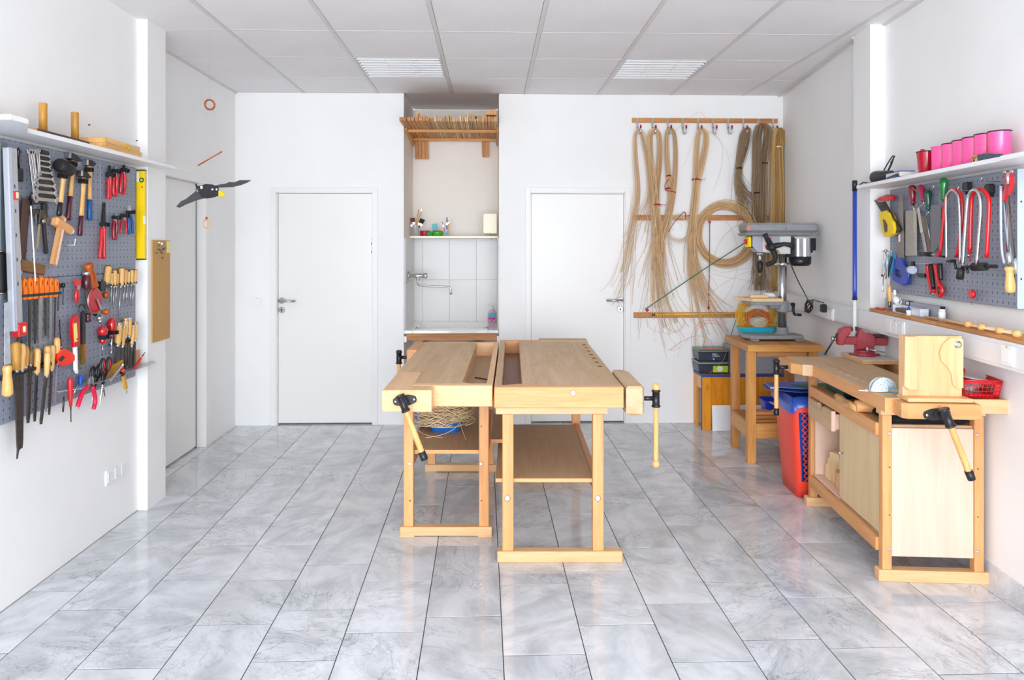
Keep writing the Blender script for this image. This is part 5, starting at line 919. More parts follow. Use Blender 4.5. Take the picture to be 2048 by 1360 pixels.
brush('dark blue fine brush standing in the narrow jar', 893.5, 0, .02, .115, BLUE, NAVY, .010, .05, 6); brush('grey fine brush leaning left in the narrow jar', 893.5, -.005, -.28, .10, TOOLW, DSTEEL, .007, .03, 7); brush('wooden fine brush leaning right in the narrow jar', 893.5, .006, .12, .13, TOOLW, WHITE, .006, .02, 8); brush('white fine brush upright in the narrow jar', 893.5, .002, .08, .12, WHITE, BLACK, .006, .02, 9, .008)
put('red_pot', G().lathe([(0, .034), (.004, .038), (.046, .04), (.05, .037)], 16, Matrix.Diagonal((1.15, 1, 1, 1)), 'z'), mat('crimson_pot', C(190, 24, 60), .4), label='low crimson paint pot beside the left brush jar', cat='pot', M=tr(nx(850), 6.82, SZ))
put('green_clump', G().ball((0, 0, .02), .022, (1, .8, .9)).ball((.02, -.005, .03), .014), mat('bright_green_paint', C(40, 168, 80), .4), label='small green paint tube clump in front of the crimson pot', cat='tube', M=tr(nx(859), 6.76, SZ))
t = thing('green_bowl', 'bright green bowl of paint tubes on the niche shelf', 'bowl', (nx(875), 6.80, SZ)); put('bowl_body', G().lathe([(0, .040), (.004, .05), (.038, .054), (.042, .052), (.038, .049), (.006, .044)], 20, None, 'z', cap=False), mat('grass_green', C(70, 172, 40), .3), t); put('red_filling', G().lathe([(.03, .046), (.045, .045), (.05, .03)], 14, None, 'z'), mat('brick_red', C(196, 74, 60), .5), t)
put('small_carton', bx(-.022, .022, -.012, .012, 0, .07, bev=.001), mat('turquoise_carton', C(90, 190, 196), .5), label='small turquoise and white carton behind the green bowl', cat='carton', M=tr(nx(870.5, 6.87), 6.87, SZ + .045) @ roty(-.08))
put('carton_prop', bx(-.03, .03, -.014, .014, 0, .044), WHITE, label='white box under the small turquoise carton', cat='box', M=tr(nx(870.5, 6.9), 6.872, SZ))
# yellow paint fleck on the wall
put('paint_fleck', G().prism([(0, 0), (.012, .004), (.02, .03), (.016, .05), (.012, .018), (.002, .01)], 0, .0006), mat('pale_yellow_paint', C(244, 232, 96), .6), bpy.data.objects['wall_back']).matrix_world = BW(*(0.0808,1.204), .0002)
# ------------------------------------------------------------------ wood rack in the niche
t = thing('wood_rack', 'two-rail wooden rack high in the niche holding strips and dowels', 'rack', (-.33, 6.65, 2.5)); M0 = tr(.33, -6.65, -2.5)
def P6(n, g, m, par=t, **k): return put(n, (lambda me: (me.transform(M0), me)[1])(g.mesh(n)), m, par, **k)
P6('rack_rail', bx(NX0 + .012, NX1 - .012, 6.42, 6.444, 2.499, 2.524, bev=.002), HONEY); P6('rack_rail', bx(NX0 + .012, NX1 - .012, 6.93, 6.954, 2.499, 2.524, bev=.002), HONEY)
for x in (NX0 + .002, NX1 - .0195): P6('rack_side', G().prism([(6.36, 2.56), (6.35, 2.50), (6.97, 2.455), (6.99, 2.47), (6.99, 2.56)], x, x + .0175, 'x', bev=.002), HONEY)
r = random.Random(12); x = NX0 + .004 - .004; k = 0
kk = 0
def ordn(n): return ['zeroth', 'first', 'second', 'third', 'fourth', 'fifth', 'sixth', 'seventh', 'eighth', 'ninth', 'tenth', 'eleventh', 'twelfth'][n] if n < 13 else str(n) + ('st' if n % 10 == 1 and n != 11 else 'nd' if n % 10 == 2 else 'rd' if n % 10 == 3 else 'th')
while x < NX1 - .03:
    px = 981 + x / 6.0 * 1480
    if k < 8: w, h, m = .0285, r.uniform(.026, .034), OAK
    elif px < 955: w, h, m = r.choice([.009, .012, .016, .011]), r.uniform(.020, .052), r.choice([ROUGH, ROUGH, WORN, BEECHP])
    else: w, h, m = .024, r.uniform(.036, .05), r.choice([OAK, ROUGH])
    if x + w > NX1 - .004: break
    kk = k - 1 if (px >= 955 and not kk) else kk
    y0 = 5.98 + r.uniform(-.01, .02) + (.03 if 8 <= k else 0)
    put('wood_strip', bx(0, w - .0012, 0, 7.0 - y0 + r.uniform(-.03, .02), 0, h, bev=.001), m, label=('square brown strip, %s from the left end of the niche rack' % ['first', 'second', 'third', 'fourth', 'fifth', 'sixth', 'seventh', 'eighth'][k]) if k < 8 else ('rough lath on edge, %s after the brown strips of the niche rack' % ordn(k - 7) if px < 955 else 'thicker strip, %s after the laths at the right of the niche rack' % ordn(k - kk)), cat='wood strip', group='wood strips in the niche rack', M=tr(x + .0008, y0, 2.5245)); x += w + r.uniform(0, .0035); k += 1
for i, (px, dz, lab) in enumerate(((834.5, .030, 'left of three dowels lying on the square strips'), (842, .030, 'middle of three dowels lying on the square strips'), (851, .030, 'right of three dowels lying on the square strips'), (836, .056, 'dowel on top of the left dowels'), (933.5, .045, 'dowel on the laths, left of the right-hand three'), (941, .046, 'dowel on the laths, middle of the right-hand three'), (951, .046, 'dowel on the laths, right of the right-hand three'))):
    put('dowel', G().cyl((0, 0, 0), (0, .95, 0), .0128, seg=12), ROUGH, label=lab + ' of the niche rack', cat='dowel', group='dowels on the niche rack', M=tr((px - 981) / 1480 * 6.05, 6.03, 2.5245 + dz + .0135))
for i, (px, dz, lab) in enumerate(((974.5, .052, 'leftmost'), (980, .052, 'second'), (985.5, .052, 'third'), (990.5, .052, 'rightmost'))): put('wood_strip', bx(0, .020, 0, .9, 0, .036, bev=.001), HONEY, label='orange block strip stacked on the right end of the rack, %s of four' % lab, cat='wood strip', group='upper strips in the niche rack', M=tr((px - 981) / 1480 * 6.0 - .01, 5.99, 2.5245 + dz))
for i, (px, lab) in enumerate(((834, 'first'), (840.5, 'second'), (847.5, 'third'), (854, 'fourth'), (967, 'left one'), (974.5, 'right one'))):
    a = (px - 981) / 1480 * 7; put('hanging_slat', bx(-.0145, .0145, -.006, .006, -.165 if i < 4 else -.145, .0, bev=.001), OAK, label='short brown slat hanging behind the rack, %s %s' % (lab, 'of the left group' if i < 4 else 'of the right pair'), cat='slat', group='slats hanging under the rack', M=tr(a, 6.975, 2.498) @ roty(-.03))
# ------------------------------------------------------------------ bird mobile and cork board
Zb = 4.55
def kp(px, py): return Vector(((px - 1024) / 1480 * Zb, 0, 1.506 + (494 - py) / 1480 * Zb))
O = kp(413, 385); MB = CFM @ tr(O.x, Zb, O.z)
t = thing('bird_mobile', 'black wooden bird with yellow beak hanging on threads from the ceiling', 'mobile', MB)
def q(px, py): v = kp(px, py) - O; return (v.x, v.z)
BK = mat('bird_black', C(34, 34, 38), .6); WG = mat('wing_grey', C(70, 70, 74), .65)
put('body', G().prism([q(*p) for p in ((390,368),(394,370),(396,374),(404,371),(412,368),(425,369),(436,374),(438,381),(436,392),(428,393),(420,396),(412,397),(404,393),(398,385),(394,376))], -.009, .009, 'y', bev=.004), BK, t)
put('beak', G().prism([q(*p) for p in ((437,380),(445,384),(450.5,390),(446,393),(437,393))], -.006, .006, 'y', bev=.002), YEL, t)
for a in ((426, 379), (434.5, 379)): p = q(*a); put('eye', G().cyl((p[0], -.009, p[1]), (p[0], -.011, p[1]), .006, seg=10), WHITE, t)
p = q(404, 375); put('white_patch', G().box(p[0] - .006, p[0] + .008, -.0105, -.009, p[1] - .008, p[1] + .008), WHITE, t)
sh = Matrix(((1, 0, 0, 0), (.9, 1, 0, 0), (0, 0, 1, 0), (0, 0, 0, 1)))
A = q(425, 372); put('wing', G().prism([(x_ - A[0], y_ - A[1]) for x_, y_ in [q(*p) for p in ((424,373),(436,368),(444,366),(450,362),(458,362),(466,357),(484,355.5),(478,361),(468,367),(455,372),(440,374),(428,375))]], -.002, .002, 'y', M=sh), WG, t).location = (A[0], .0, A[1])
A = q(400, 385); put('wing', G().prism([(x_ - A[0], y_ - A[1]) for x_, y_ in [q(*p) for p in ((409,395),(400,385),(394,383),(386,392),(380,399),(373,404),(366,415),(371,417),(380,410),(395,401))]], -.002, .002, 'y', M=sh), WG, t).location = (A[0], -.0, A[1])
TH = mat('nylon_thread', C(205, 205, 205), .5)
g = G(); top = q(418, 70); rg = q(419, 198)
g.tube([(rg[0], 0, rg[1]), (q(418, 73)[0], 0, 2.809 - O.z)], .0005, 3)
for a, b_ in (((419, 221), (399, 329)), ((419, 221), (441, 304)), ((400, 331), (404, 375)), ((441, 304), (437, 372)), ((413, 396), (413, 434))): x_, y_ = q(*a), q(*b_); g.tube([(x_[0], 0, x_[1]), (y_[0], 0, y_[1])], .0005, 3)
put('threads', g, TH, t, kind='stuff')
p = q(419.5, 209.5); rm = Matrix.Translation((p[0], 0, p[1])) @ rotz(.6); g = G(); g.tube([rm @ Vector((.028 * math.cos(a * PI / 12), 0, .030 * math.sin(a * PI / 12))) for a in range(24)], .0058, 8, True); put('wooden_ring', g, REDW, t)
a, b_ = q(396, 331), q(444.5, 303); put('cross_stick', G().cyl((a[0], 0, a[1]), (b_[0], 0, b_[1]), .0042), REDW, t)
p = q(413, 436); put('red_bead', G().ball((p[0], 0, p[1]), .008), RED, t); p = q(413, 447.5); g = G(); rm = Matrix.Translation((p[0], 0, p[1])) @ rotz(1.0); g.tube([rm @ Vector((.022 * math.cos(a * PI / 10), 0, .026 * math.sin(a * PI / 10))) for a in range(20)], .004, 8, True); put('small_ring', g, TOOLW, t)
p0, p1 = (4.333,1.546), (4.574,1.015)
t = thing('cork_board', 'narrow cork pinboard on the side of the left pillar', 'pinboard', frame((-1.9615, p0[0] + .0, (4.333,0.9515)[1]), (0, 1, 0), (0, 0, 1), (1, 0, 0)))
hh = p0[1] - (4.333,0.9515)[1]; ww = .235
put('cork_sheet', bx(0, ww, 0, hh, 0, .010, bev=.001), CORK, t)
r = random.Random(3)
for k in range(16):
    u, v = .04 + r.random() * .11, hh - .012 - r.random() * .075
    if k > 13: v = hh - .105
    put('push_pin', G().lathe([(.010, .004), (.013, .0028), (.019, .0045), (.021, .003)], 8, tr(u, v, 0), 'z'), [mat('pin_green', C(20, 110, 66), .4), mat('pin_blue', C(50, 60, 150), .4), WHITE, mat('pin_green', C(20, 110, 66), .4), mat('pin_red', C(180, 40, 40), .4)][k % 5], t)
put('yellow_note', bx(.185, .232, hh - .075, hh - .005, .0102, .0112), mat('note_yellow', C(240, 226, 130), .6), t)
# ------------------------------------------------------------------ left wall: tool board, shelf and everything on them
u0, u1 = 2.72, 4.212; vt, vb, vm = 1.95, .781, 1.368
pb = thing('tool_board', 'grey perforated steel tool board on the left wall in panels', 'tool board', LW(u0, vb, 0))
us = [u0, 3.04, 3.431, 3.838, u1]
for i in range(4):
    for (a, b_) in ((vb, vm - .001), (vm + .001, vt)): put('steel_panel', bx(us[i] - u0 + .0008, us[i + 1] - u0 - .0008, a - vb, b_ - vb, .012, .028, bev=.002), PEG, pb)
for v in (.02, 1.0): put('back_batten', bx(.05, u1 - u0 - .05, v, v + .03, 0, .012), GREYM, pb)
sh = thing('wall_shelf', 'white shelf board running above the left tool board', 'shelf', LW(2.72, 1.966, 0)); put('shelf_board', G().prism([(.29, .0), (4.29 - 2.72, .0), (4.45 - 2.72, .0), (4.45 - 2.72, .155), (.31, .155), (.10, .29), (0, .29), (0, 0)], 0, .019, bev=.002, M=Matrix(((1, 0, 0, 0), (0, 0, 1, 0), (0, 1, 0, 0), (0, 0, 0, 1)))), WHITE, sh)
for u in (.35, ): put('shelf_bracket', G().prism([(.0, .019), (.0, .13), (.012, .13), (.02, .06), (.12, .02)], u, u + .004, 'x', M=Matrix(((1, 0, 0, 0), (0, 0, 1, 0), (0, 1, 0, 0), (0, 0, 0, 1)))), WHITE, sh)
def lathe_at(prof, x=0, z=0, seg=12, sc=(1, 1, 1)): return G().lathe(prof, seg, tr(x, 0, z) @ Matrix.Diagonal((*sc, 1)))
def hook(par, x, y, L=.05):
    put('peg_hook', G().tube([(x, y, -.012), (x, y, L * .7), (x, y - .004, L), (x, y + .006, L + .006)], .0018, 6), CHROME, par)
def clip(par, x, y, w=.012):
    put('spring_clip', G().box(x - w, x + w, y - .010, y + .010, -.012, .006, bev=.002).box(x - w, x - w + .004, y - .010, y + .010, .005, .026).box(x + w - .004, x + w, y - .010, y + .010, .005, .026), BLACK, par)
FL = LW
# hammers
def hammer(lab, F, top, bot, frac, grip, hd, kind, w=.045, bevel=False):
    M, L = stick(F, top, bot, w); t = thing('hammer' if kind != 'mallet' else 'rubber_mallet', lab, 'hammer' if kind != 'mallet' else 'mallet', M); s = (1, 1, .72)
    g0 = L * (1 - frac); put('handle', lathe_at([(g0 + .001, .0135), (g0 + .04, .0125), (L * .72, .0115), (L - .03, .0145), (L + hd[1] * .5, .012)], sc=s), TOOLW, t)
    put('grip', lathe_at([(0, .010), (.004, .0145), (.02, .0155), (g0 * .6, .0140), (g0, .0142)], sc=s), grip, t)
    y = L + hd[1] * .45; hw, hh = hd
    if kind == 'mallet': put('rubber_head', G().lathe([(-hw / 2, hh * .38), (-hw / 2 + .008, hh * .5), (hw * .0, hh * .52), (hw / 2 - .008, hh * .5), (hw / 2, hh * .38)], 20, tr(0, y, 0), 'x'), RUBBER, t)
    elif kind == 'peen': 
        put('steel_head', G().prism([(-hw / 2, y - hh / 2), (-hw / 2 + .02, y - hh / 2), (-.01, y - hh * .42), (.012, y - hh * .5), (hw / 2, y - hh * .12), (hw / 2, y + hh * .12), (.012, y + hh / 2), (-.01, y + hh * .42), (-hw / 2 + .02, y + hh / 2), (-hw / 2, y + hh / 2)], -.012, .012, bev=.002), IRON, t); put('bright_face', bx(-hw / 2 - .004, -hw / 2 + .012, y - hh * .48, y + hh * .48, -.0125, .0125, bev=.002), STEEL, t)
    clip(t, -.02, L - .02); return t
hammer('black rubber mallet with wooden handle, left of the four striking tools on the left board', FL, (3.457,1.846), (3.418,1.647), .70, BLACK, (.105, .058), 'mallet', .06)
hammer('large hammer with maroon grip behind the rubber mallet', FL, (3.57,1.914), (3.528,1.63), .60, MAROON, (.105, .032), 'peen', .04)
hammer('medium hammer with long maroon grip right of the rubber mallet', FL, (3.643,1.84), (3.608,1.559), .66, MAROON, (.085, .030), 'peen', .05)
hammer('light hammer with blue grip, right of the hammers', FL, (3.711,1.906), (3.715,1.637), .62, mat('blue_grip', C(20, 84, 150), .3), (.080, .030), 'peen', .04)
# marking gauge
M, L = stick(FL, (3.449,1.646), (3.375,1.425), .06); t = thing('marking_gauge', 'wooden marking gauge with cross stock hanging under the rubber mallet', 'marking gauge', M)
put('beam', G().box(-.019, .019, 0, L, -.008, .008, bev=.001), BEECH, t); put('scale_strip', G().box(.001, .004, .005, L - .01, .0081, .0086).box(.009, .012, .005, L - .01, .0081, .0086), WHITE, t)
put('stock', bx(-.062, .075, L - .062, L - .022, -.018, .018, bev=.008), BEECH, t); put('lock_screw', G().cyl((.075, L - .042, 0), (.088, L - .042, 0), .014, seg=14), WHITE, t)
# pliers
def pliers(lab, F, top, bot, hm, open_=.0, head=.3, w=.045, hr=.0085, jaw=STEEL, cat='pliers', name='pliers', curve=.006):
    M, L = stick(F, top, bot, w); t = thing(name, lab, cat, M); h = L * (1 - head)
    for s in (-1, 1):
        g = G(); P = [(s * .004, h + .01, s * .003), (s * (.010 + curve), h * .75, s * .002), (s * (.011 + curve + open_ * .5), h * .4, 0), (s * (.009 + open_), .006, 0)]
        g.tube(cat_rom(P, 5), [hr * .6] + [hr] * 14 + [hr * .9], 8); put('handle', g, hm, t)
        put('jaw', G().prism([(s * .001, L), (s * .005, L), (s * .013, h + L * head * .35), (s * .012, h + .004), (s * .002, h - .008), (s * .0, h + .01)], -.005 + s * .001, .005 + s * .001, bev=.001), jaw, t)
    put('rivet', G().cyl((0, h + .008, -.007), (0, h + .008, .0075), .0055, seg=10), STEEL, t); clip(t, 0, h + .02, .016); return t
pliers('slim red handled stripping tool, left of the top pliers row', FL, (3.893,1.928), (3.888,1.749), RED, 0, .38, jaw=IRON, curve=-.004)
pliers('red handled combination pliers, middle of the top pliers row', FL, (3.954,1.93), (3.944,1.766), RED, .002, .28)
pliers('red handled cutters with black jaw, right of the top pliers row', FL, (4.044,1.948), (4.023,1.784), RED, .006, .3, jaw=IRON, curve=.008)
pliers('long red handled pincers with black curved jaws', FL, (3.828,1.733), (3.809,1.44), RED, .012, .45, hr=.0095, jaw=IRON, w=.05, curve=.0)
pliers('dark red closed pliers in the second pliers row', FL, (3.954,1.68), (3.944,1.538), DRED, .0, .28, curve=.004)
pliers('small bright red spread nippers in the second pliers row', FL, (4.044,1.678), (4.039,1.571), RED, .018, .22, hr=.006, curve=.008)
pliers('blue handled needle-nose pliers at the right of the second row', FL, (4.099,1.735), (4.122,1.572), mat('blue_grip', C(20, 84, 150), .3), .012, .36, hr=.0075)
# spirit level yellow, facing the room on the pillar front
t = thing('spirit_level', 'yellow spirit level hanging upright at the right edge of the left tool board', 'level', frame((-1.985, 4.27, (4.222,1.436)[1] - .0), (1, 0, 0), (0, 0, 1), (0, -1, 0)) )
put('level_body', bx(-.0245, .0225, 0, .506, -.010, .012, bev=.0015), YEL, t); put('end_cap', bx(-.0247, .0227, -.003, .004, -.0105, .0125), BLACK, t); put('end_cap', bx(-.0247, .0227, .502, .509, -.0105, .0125), BLACK, t)
put('vial_ring', G().lathe([(.0121, .014), (.0135, .0135), (.014, .009)], 20, tr(.006, .45, 0), 'z'), BLACK, t); put('vial', G().cyl((.006, .45, .0141), (.006, .45, .0148), .008, seg=16), LIME, t); put('vial', bx(.016, .0226, .20, .245, -.006, .0123), WHITE, t); put('hang_hole', G().cyl((.009, .41, .0121), (.009, .41, .0124), .004), BLACK, t); put('ridge', bx(-.003, .0, .01, .49, .012, .0135), YEL, t); put('price_label', bx(-.022, -.008, .44, .495, .0121, .0125), WHITE, t)
# long aluminium level in front
M, L = stick(FL, (3.075,1.91), (3.116,1.147), .05); t = thing('spirit_level', 'long aluminium spirit level with red ends at the near edge of the left board', 'level', M)
put('level_body', G().box(-.034, .026, .015, L, 0, .022, bev=.002), ALU, t); put('scale_rib', G().box(-.034, -.016, .015, L, .022, .026), mat('pale_scale', C(190, 194, 206), .4), t)
g = G(); 
for k in range(70): g.box(-.034, -.026 if k % 5 else -.020, .03 + .01 * k, .0312 + .01 * k, .0261, .0264)
put('graduation', g, mat('grey_print', C(120, 124, 140), .5), t)
put('red_vial_mount', bx(-.014, .018, L - .21, L - .175, .020, .0285, bev=.003), RED, t); put('vial', G().cyl((.004, L - .205, .029), (.004, L - .18, .029), .006), mat('amber_vial', C(240, 200, 150), .1), t); put('red_end', bx(-.014, .044, -.012, .045, -.002, .030, bev=.004), RED, t); put('vial', G().cyl((.018, .005, .031), (.018, .03, .031), .007), mat('amber_vial', C(240, 200, 150), .1), t)
for k in range(5): put('printed_mark', bx(-.002, .006, .2 + .1 * k, .215 + .1 * k, .0222, .0226), mat('dark_print', C(80, 84, 100), .5), t)
M, L = stick(FL, (3.118,1.87), (3.166,1.393), .045); put('aluminium_ruler', bx(-.009, .009, 0, L, -.002, .003), ALU, label='slim aluminium straightedge hanging right behind the long level', cat='ruler', M=M)
M, L = stick(FL, (3.072,1.931), (3.072,1.29), .035); put('grey_straightedge', bx(-.02, .012, 0, L, -.002, .004), mat('green_grey_steel', C(120, 132, 134), .4, .5), label='green grey steel straightedge at the far near end of the left board', cat='ruler', M=M)
t = thing('pan_scraper', 'round dark metal disc half hidden behind the long level', 'disc', LW(*(3.053,1.403), .035)); put('disc', G().lathe([(0, .085), (.004, .085), (.006, .07)], 28, None, 'z'), IRON, t); put('disc_rim', G().tube(arc(0, 0, .086, 0, 2 * PI, 28, .004)[:-1], .004, 6, True), STEEL, t)
# black sanding block on a loop
M, L = stick(FL, (3.153,1.92), (3.153,1.78), .045); t = thing('pad_on_loop', 'black rubber block hanging on a black cord loop beside the wrenches', 'block', M); put('pad', bx(-.022, .022, 0, .055, -.008, .008, bev=.002), BLACK, t); put('cord_loop', G().tube([(0, .055, 0), (-.004, L * .6, .0), (-.012, L * .9, 0), (0, L, 0), (.010, L * .9, 0), (.003, L * .7, 0), (.0, .055, .004)], .003, 6), BLACK, t)
# wrench rack
W0 = (3.229,1.669); t = thing('wrench_rack', 'black plastic rack holding the eight open-end wrenches', 'rack', LW(W0[0], W0[1], .03)); ptsr = [(3.307,1.934), (3.358,1.932), (3.412,1.714), (3.243,1.687), (3.236,1.712), (3.271,1.743)]
put('rack_body', G().prism([(p[0] - W0[0], p[1] - W0[1]) for p in ptsr], 0, .022, bev=.003), BLACK, t); put('rack_foot', bx(.10, .13, -.035, .03, 0, .015, bev=.003), BLACK, t)
def wrench(lab, a, b_, w, s, grp):
    M, L = stick(LW, a, b_, w); t = thing('wrench', lab, 'wrench', M, group=grp)
    put('shank', bx(-.006 * s, .006 * s, .012 * s, L - .012 * s, -.003, .003, bev=.001), CHROME, t)
    for y, d in ((0, -1), (L, 1)):
        P = []
        for i in range(11): a_ = PI * .5 * d + PI * .25 + (2 * PI - PI * .5) * i / 10; P.append((.014 * s * math.cos(a_), y + .014 * s * math.sin(a_)))
        P.append((.006 * s * math.cos(PI * .5 * d - PI * .3), y + .006 * s * math.sin(PI * .5 * d - PI * .3) - d * .004)); P.append((.006 * s * math.cos(PI * .5 * d + PI * .3), y - d * .004 + .006 * s * math.sin(PI * .5 * d + PI * .3)))
        put('jaw', G().prism(P, -.004, .004, bev=.0008), CHROME, t)
    return t
HP = [((3.269,1.907), (3.349,1.908), .6), ((3.269,1.883), (3.353,1.884), .65), ((3.269,1.86), (3.353,1.86), .7), ((3.265,1.833), (3.368,1.835), .8), ((3.262,1.807), (3.379,1.809), .9), ((3.258,1.776), (3.391,1.778), 1), ((3.255,1.746), (3.398,1.748), 1.1), ((3.251,1.715), (3.41,1.714), 1.35)]
for i, (a, b_, s) in enumerate(HP): wrench(['topmost and smallest', 'second from top', 'third from top', 'fourth from top', 'fourth from bottom', 'third from bottom', 'second from bottom', 'lowest and largest'][i] + ' open-end wrench in the black rack on the left board', a, b_, .056, s, 'wrenches in the rack')
VP_ = [((3.156,1.906), (3.194,1.722), 1.2), ((3.173,1.908), (3.2,1.782), 1), ((3.187,1.91), (3.207,1.808), .85), ((3.207,1.915), (3.228,1.815), .8), ((3.225,1.919), (3.232,1.826), .7)]
for i, (a, b_, s) in enumerate(VP_): wrench(['longest, leftmost', 'second from left', 'third from left', 'fourth from left', 'shortest, rightmost'][i] + ' of the bright wrenches hanging upright beside the rack', a, b_, .085, s, 'wrenches hanging beside the rack')
# try square, sliding bevels
M, L = stick(FL, (3.213,1.711), (3.18,1.441), .04); t = thing('try_square', 'large dark try square with wooden stock hanging left of the marking gauge', 'square', M); put('blade', bx(-.028, .024, 0, L, -.002, .003), DARKW, t)
P = [M.inverted() @ LW(*p, .045).translation for p in ((3.166,1.454), (3.33,1.424), (3.323,1.383), (3.15,1.41))]; put('stock', G().prism([(p.x, p.y) for p in P], -.012, .014, bev=.002), wood('aged_wood', C(142, 96, 44), C(104, 66, 28), .5, 2), t)
M, L = stick(FL, (3.308,1.669), (3.28,1.504), .045); t = thing('t_bevel', 'small steel sliding gauge with slim brass blade under the wrench rack', 'gauge', M); put('blade', bx(-.005, .005, 0, L * .75, -.002, .002), mat('brass', C(196, 176, 130), .35, .6), t); put('stock', G().box(-.018, .016, L * .62, L, -.008, .010, bev=.003), DSTEEL, t); put('thumb_nut', G().cyl((0, L * .7, .01), (0, L * .7, .02), .009), STEEL, t)
M, L = stick(FL, (3.323,1.652), (3.345,1.475), .045); t = thing('scraper', 'black handled scraper with brass coloured head beside the small gauge', 'scraper', M); put('handle', bx(-.009, .009, 0, L * .78, -.006, .006, bev=.002), BLACK, t); put('head', G().prism([(-.012, L * .75), (.012, L * .75), (.022, L * .86), (.012, L), (-.008, L)], -.004, .004, bev=.001), mat('old_brass', C(120, 104, 60), .5, .5), t)
M, L = stick(FL, (3.265,1.658), (3.272,1.608), .045); t = thing('small_hammer', 'tiny dark tack hammer head left of the small gauge', 'hammer', M); put('head', bx(-.03, .02, L - .012, L + .012, -.006, .006, bev=.002), DSTEEL, t); put('handle', bx(-.004, .004, 0, L, -.003, .003), STEEL, t)
M, L = stick(FL, (3.13,1.676), (3.161,1.363), .11); put('thin_rod', G().cyl((0, 0, 0), (0, L, 0), .0028), WHITE, label='thin white rod hanging in front of the try square', cat='rod', M=M)
M = LW(*(3.529,1.515), .028); put('peg_hook', G().tube([(0, 0, 0), (0, 0, .04), (.0, .03, .044)], .0022, 6), WHITE, label='empty white wire hook in the middle of the upper left board', cat='hook', M=M)
# file rack with orange handles
hx = [35, 49, 59.5, 70, 82, 92, 101.5, 111.5]; OP = [((3.153,1.374), (3.15,1.285)), ((3.19,1.373), (3.19,1.282)), ((3.227,1.373), (3.227,1.281)), ((3.265,1.376), (3.265,1.281)), ((3.308,1.377), (3.305,1.282)), ((3.341,1.371), (3.341,1.282)), ((3.378,1.367), (3.378,1.282)), ((3.418,1.361), (3.415,1.279))]
BP = [((3.15,1.097), .012, 0), ((3.196,1.08), .030, 1), ((3.227,1.065), .012, 0), ((3.255,1.087), .014, 0), ((3.297,1.086), .028, 2), ((3.337,1.112), .010, 0), ((3.367,1.086), .018, 2), ((3.397,1.095), .006, 0)]
for i, ((a, b_), (e, w, k)) in enumerate(zip(OP, BP)):
    M, L = stick(FL, a, b_, .045); Lb = b_[1] - e[1]; t = thing('file', ['flat orange-handled file, first from the near end', 'wide blue grey orange-handled file, second', 'orange-handled file with oval hole, third', 'narrow orange-handled file, fourth', 'broad bright orange-handled file, fifth and tallest', 'slim orange-handled file, sixth', 'tapered orange-handled file, seventh', 'short orange-handled round file, last'][i] + ' in the upper file row', 'file', M, group='orange handled files')
    h = G().prism([(-.010, .0), (.010, .0), (.013, .012), (.010, .035), (.014, L * .65), (.012, L - .008), (.005, L), (-.005, L), (-.012, L - .008), (-.014, L * .65), (-.010, .035), (-.013, .012)], -.008, .008, bev=.003); put('handle', h, ORG, t); put('hang_hole', bx(-.003, .003, L * .62, L * .82, .0081, .0086), mat('deep_orange', C(150, 60, 10), .6), t)
    bl = {0: DSTEEL, 1: mat('blue_grey_file', C(92, 104, 122), .4, .6), 2: STEEL}[k]; put('blade', G().prism([(-w / 2, 0), (w / 2, 0), (w / 2, -Lb * .8), (w * .3, -Lb), (-w * .3, -Lb), (-w / 2, -Lb * .8)], -.002, .002), bl, t)
p, p2 = (3.145,1.306), (3.449,1.302); put('magnet_bar', bx(0, p2[0] - p[0], -.006, .006, -.008, .014), BLACK, label='black holding strip of the orange file row', cat='tool strip', M=LW(p[0], p[1] - .006, .04) @ rotz(math.atan2(p2[1] - p[1], p2[0] - p[0])))
# small tools right of the files
for nm, lab, a, b_, m in (('needle_file', 'left of two thin dark needle tools beside the orange files', (3.452,1.341), (3.444,1.213), DSTEEL), ('needle_file', 'right of two thin dark needle tools beside the orange files', (3.487,1.339), (3.483,1.238), DSTEEL)):
    M, L = stick(FL, a, b_, .04); t = thing(nm, lab, 'needle tool', M); put('shaft', G().cyl((0, 0, 0), (0, L * .85, 0), .0022, seg=6), m, t); put('knob', lathe_at([(L * .78, .004), (L * .82, .009), (L * .97, .009), (L, .005)]), BLACK, t)
M, L = stick(FL, (3.587,1.341), (3.578,1.24), .05); t = thing('stub_scraper', 'red plastic stubby scraper below the maroon push drill', 'scraper', M); put('handle', lathe_at([(0, .006), (.006, .014), (.04, .017), (L * .6, .012), (L * .8, .010)], sc=(1, 1, .6)), mat('clear_red_plastic', C(190, 20, 30), .12, coat=.6), t); put('head', bx(-.022, .022, L * .8, L + .01, -.005, .006, bev=.002), RED, t); put('blade', bx(-.012, .012, L * .62, L * .82, .004, .007), STEEL, t)
M, L = stick(FL, (3.661,1.387), (3.679,1.139), .05); t = thing('push_drill', 'spiral push drill with maroon and silver top grip on the left board', 'drill', M); put('top_grip', lathe_at([(L * .66, .014), (L * .68, .019), (L * .93, .019)]), MAROON, t); put('silver_cap', lathe_at([(L * .93, .0195), (L * .985, .0195), (L, .014)]), CHROME, t)
P = [(.004 * math.cos(k * .9), L * .17 + k * L * .5 / 60, .004 * math.sin(k * .9)) for k in range(61)]; put('spiral_rod', G().tube(P, .0018, 5).cyl((0, L * .15, 0), (0, L * .67, 0), .0025), mat('copper_steel', C(150, 120, 100), .3, .8), t); put('lower_grip', lathe_at([(0, .010), (.008, .016), (L * .07, .012), (L * .09, .012), (L * .14, .016), (L * .17, .010)]), MAROON, t)
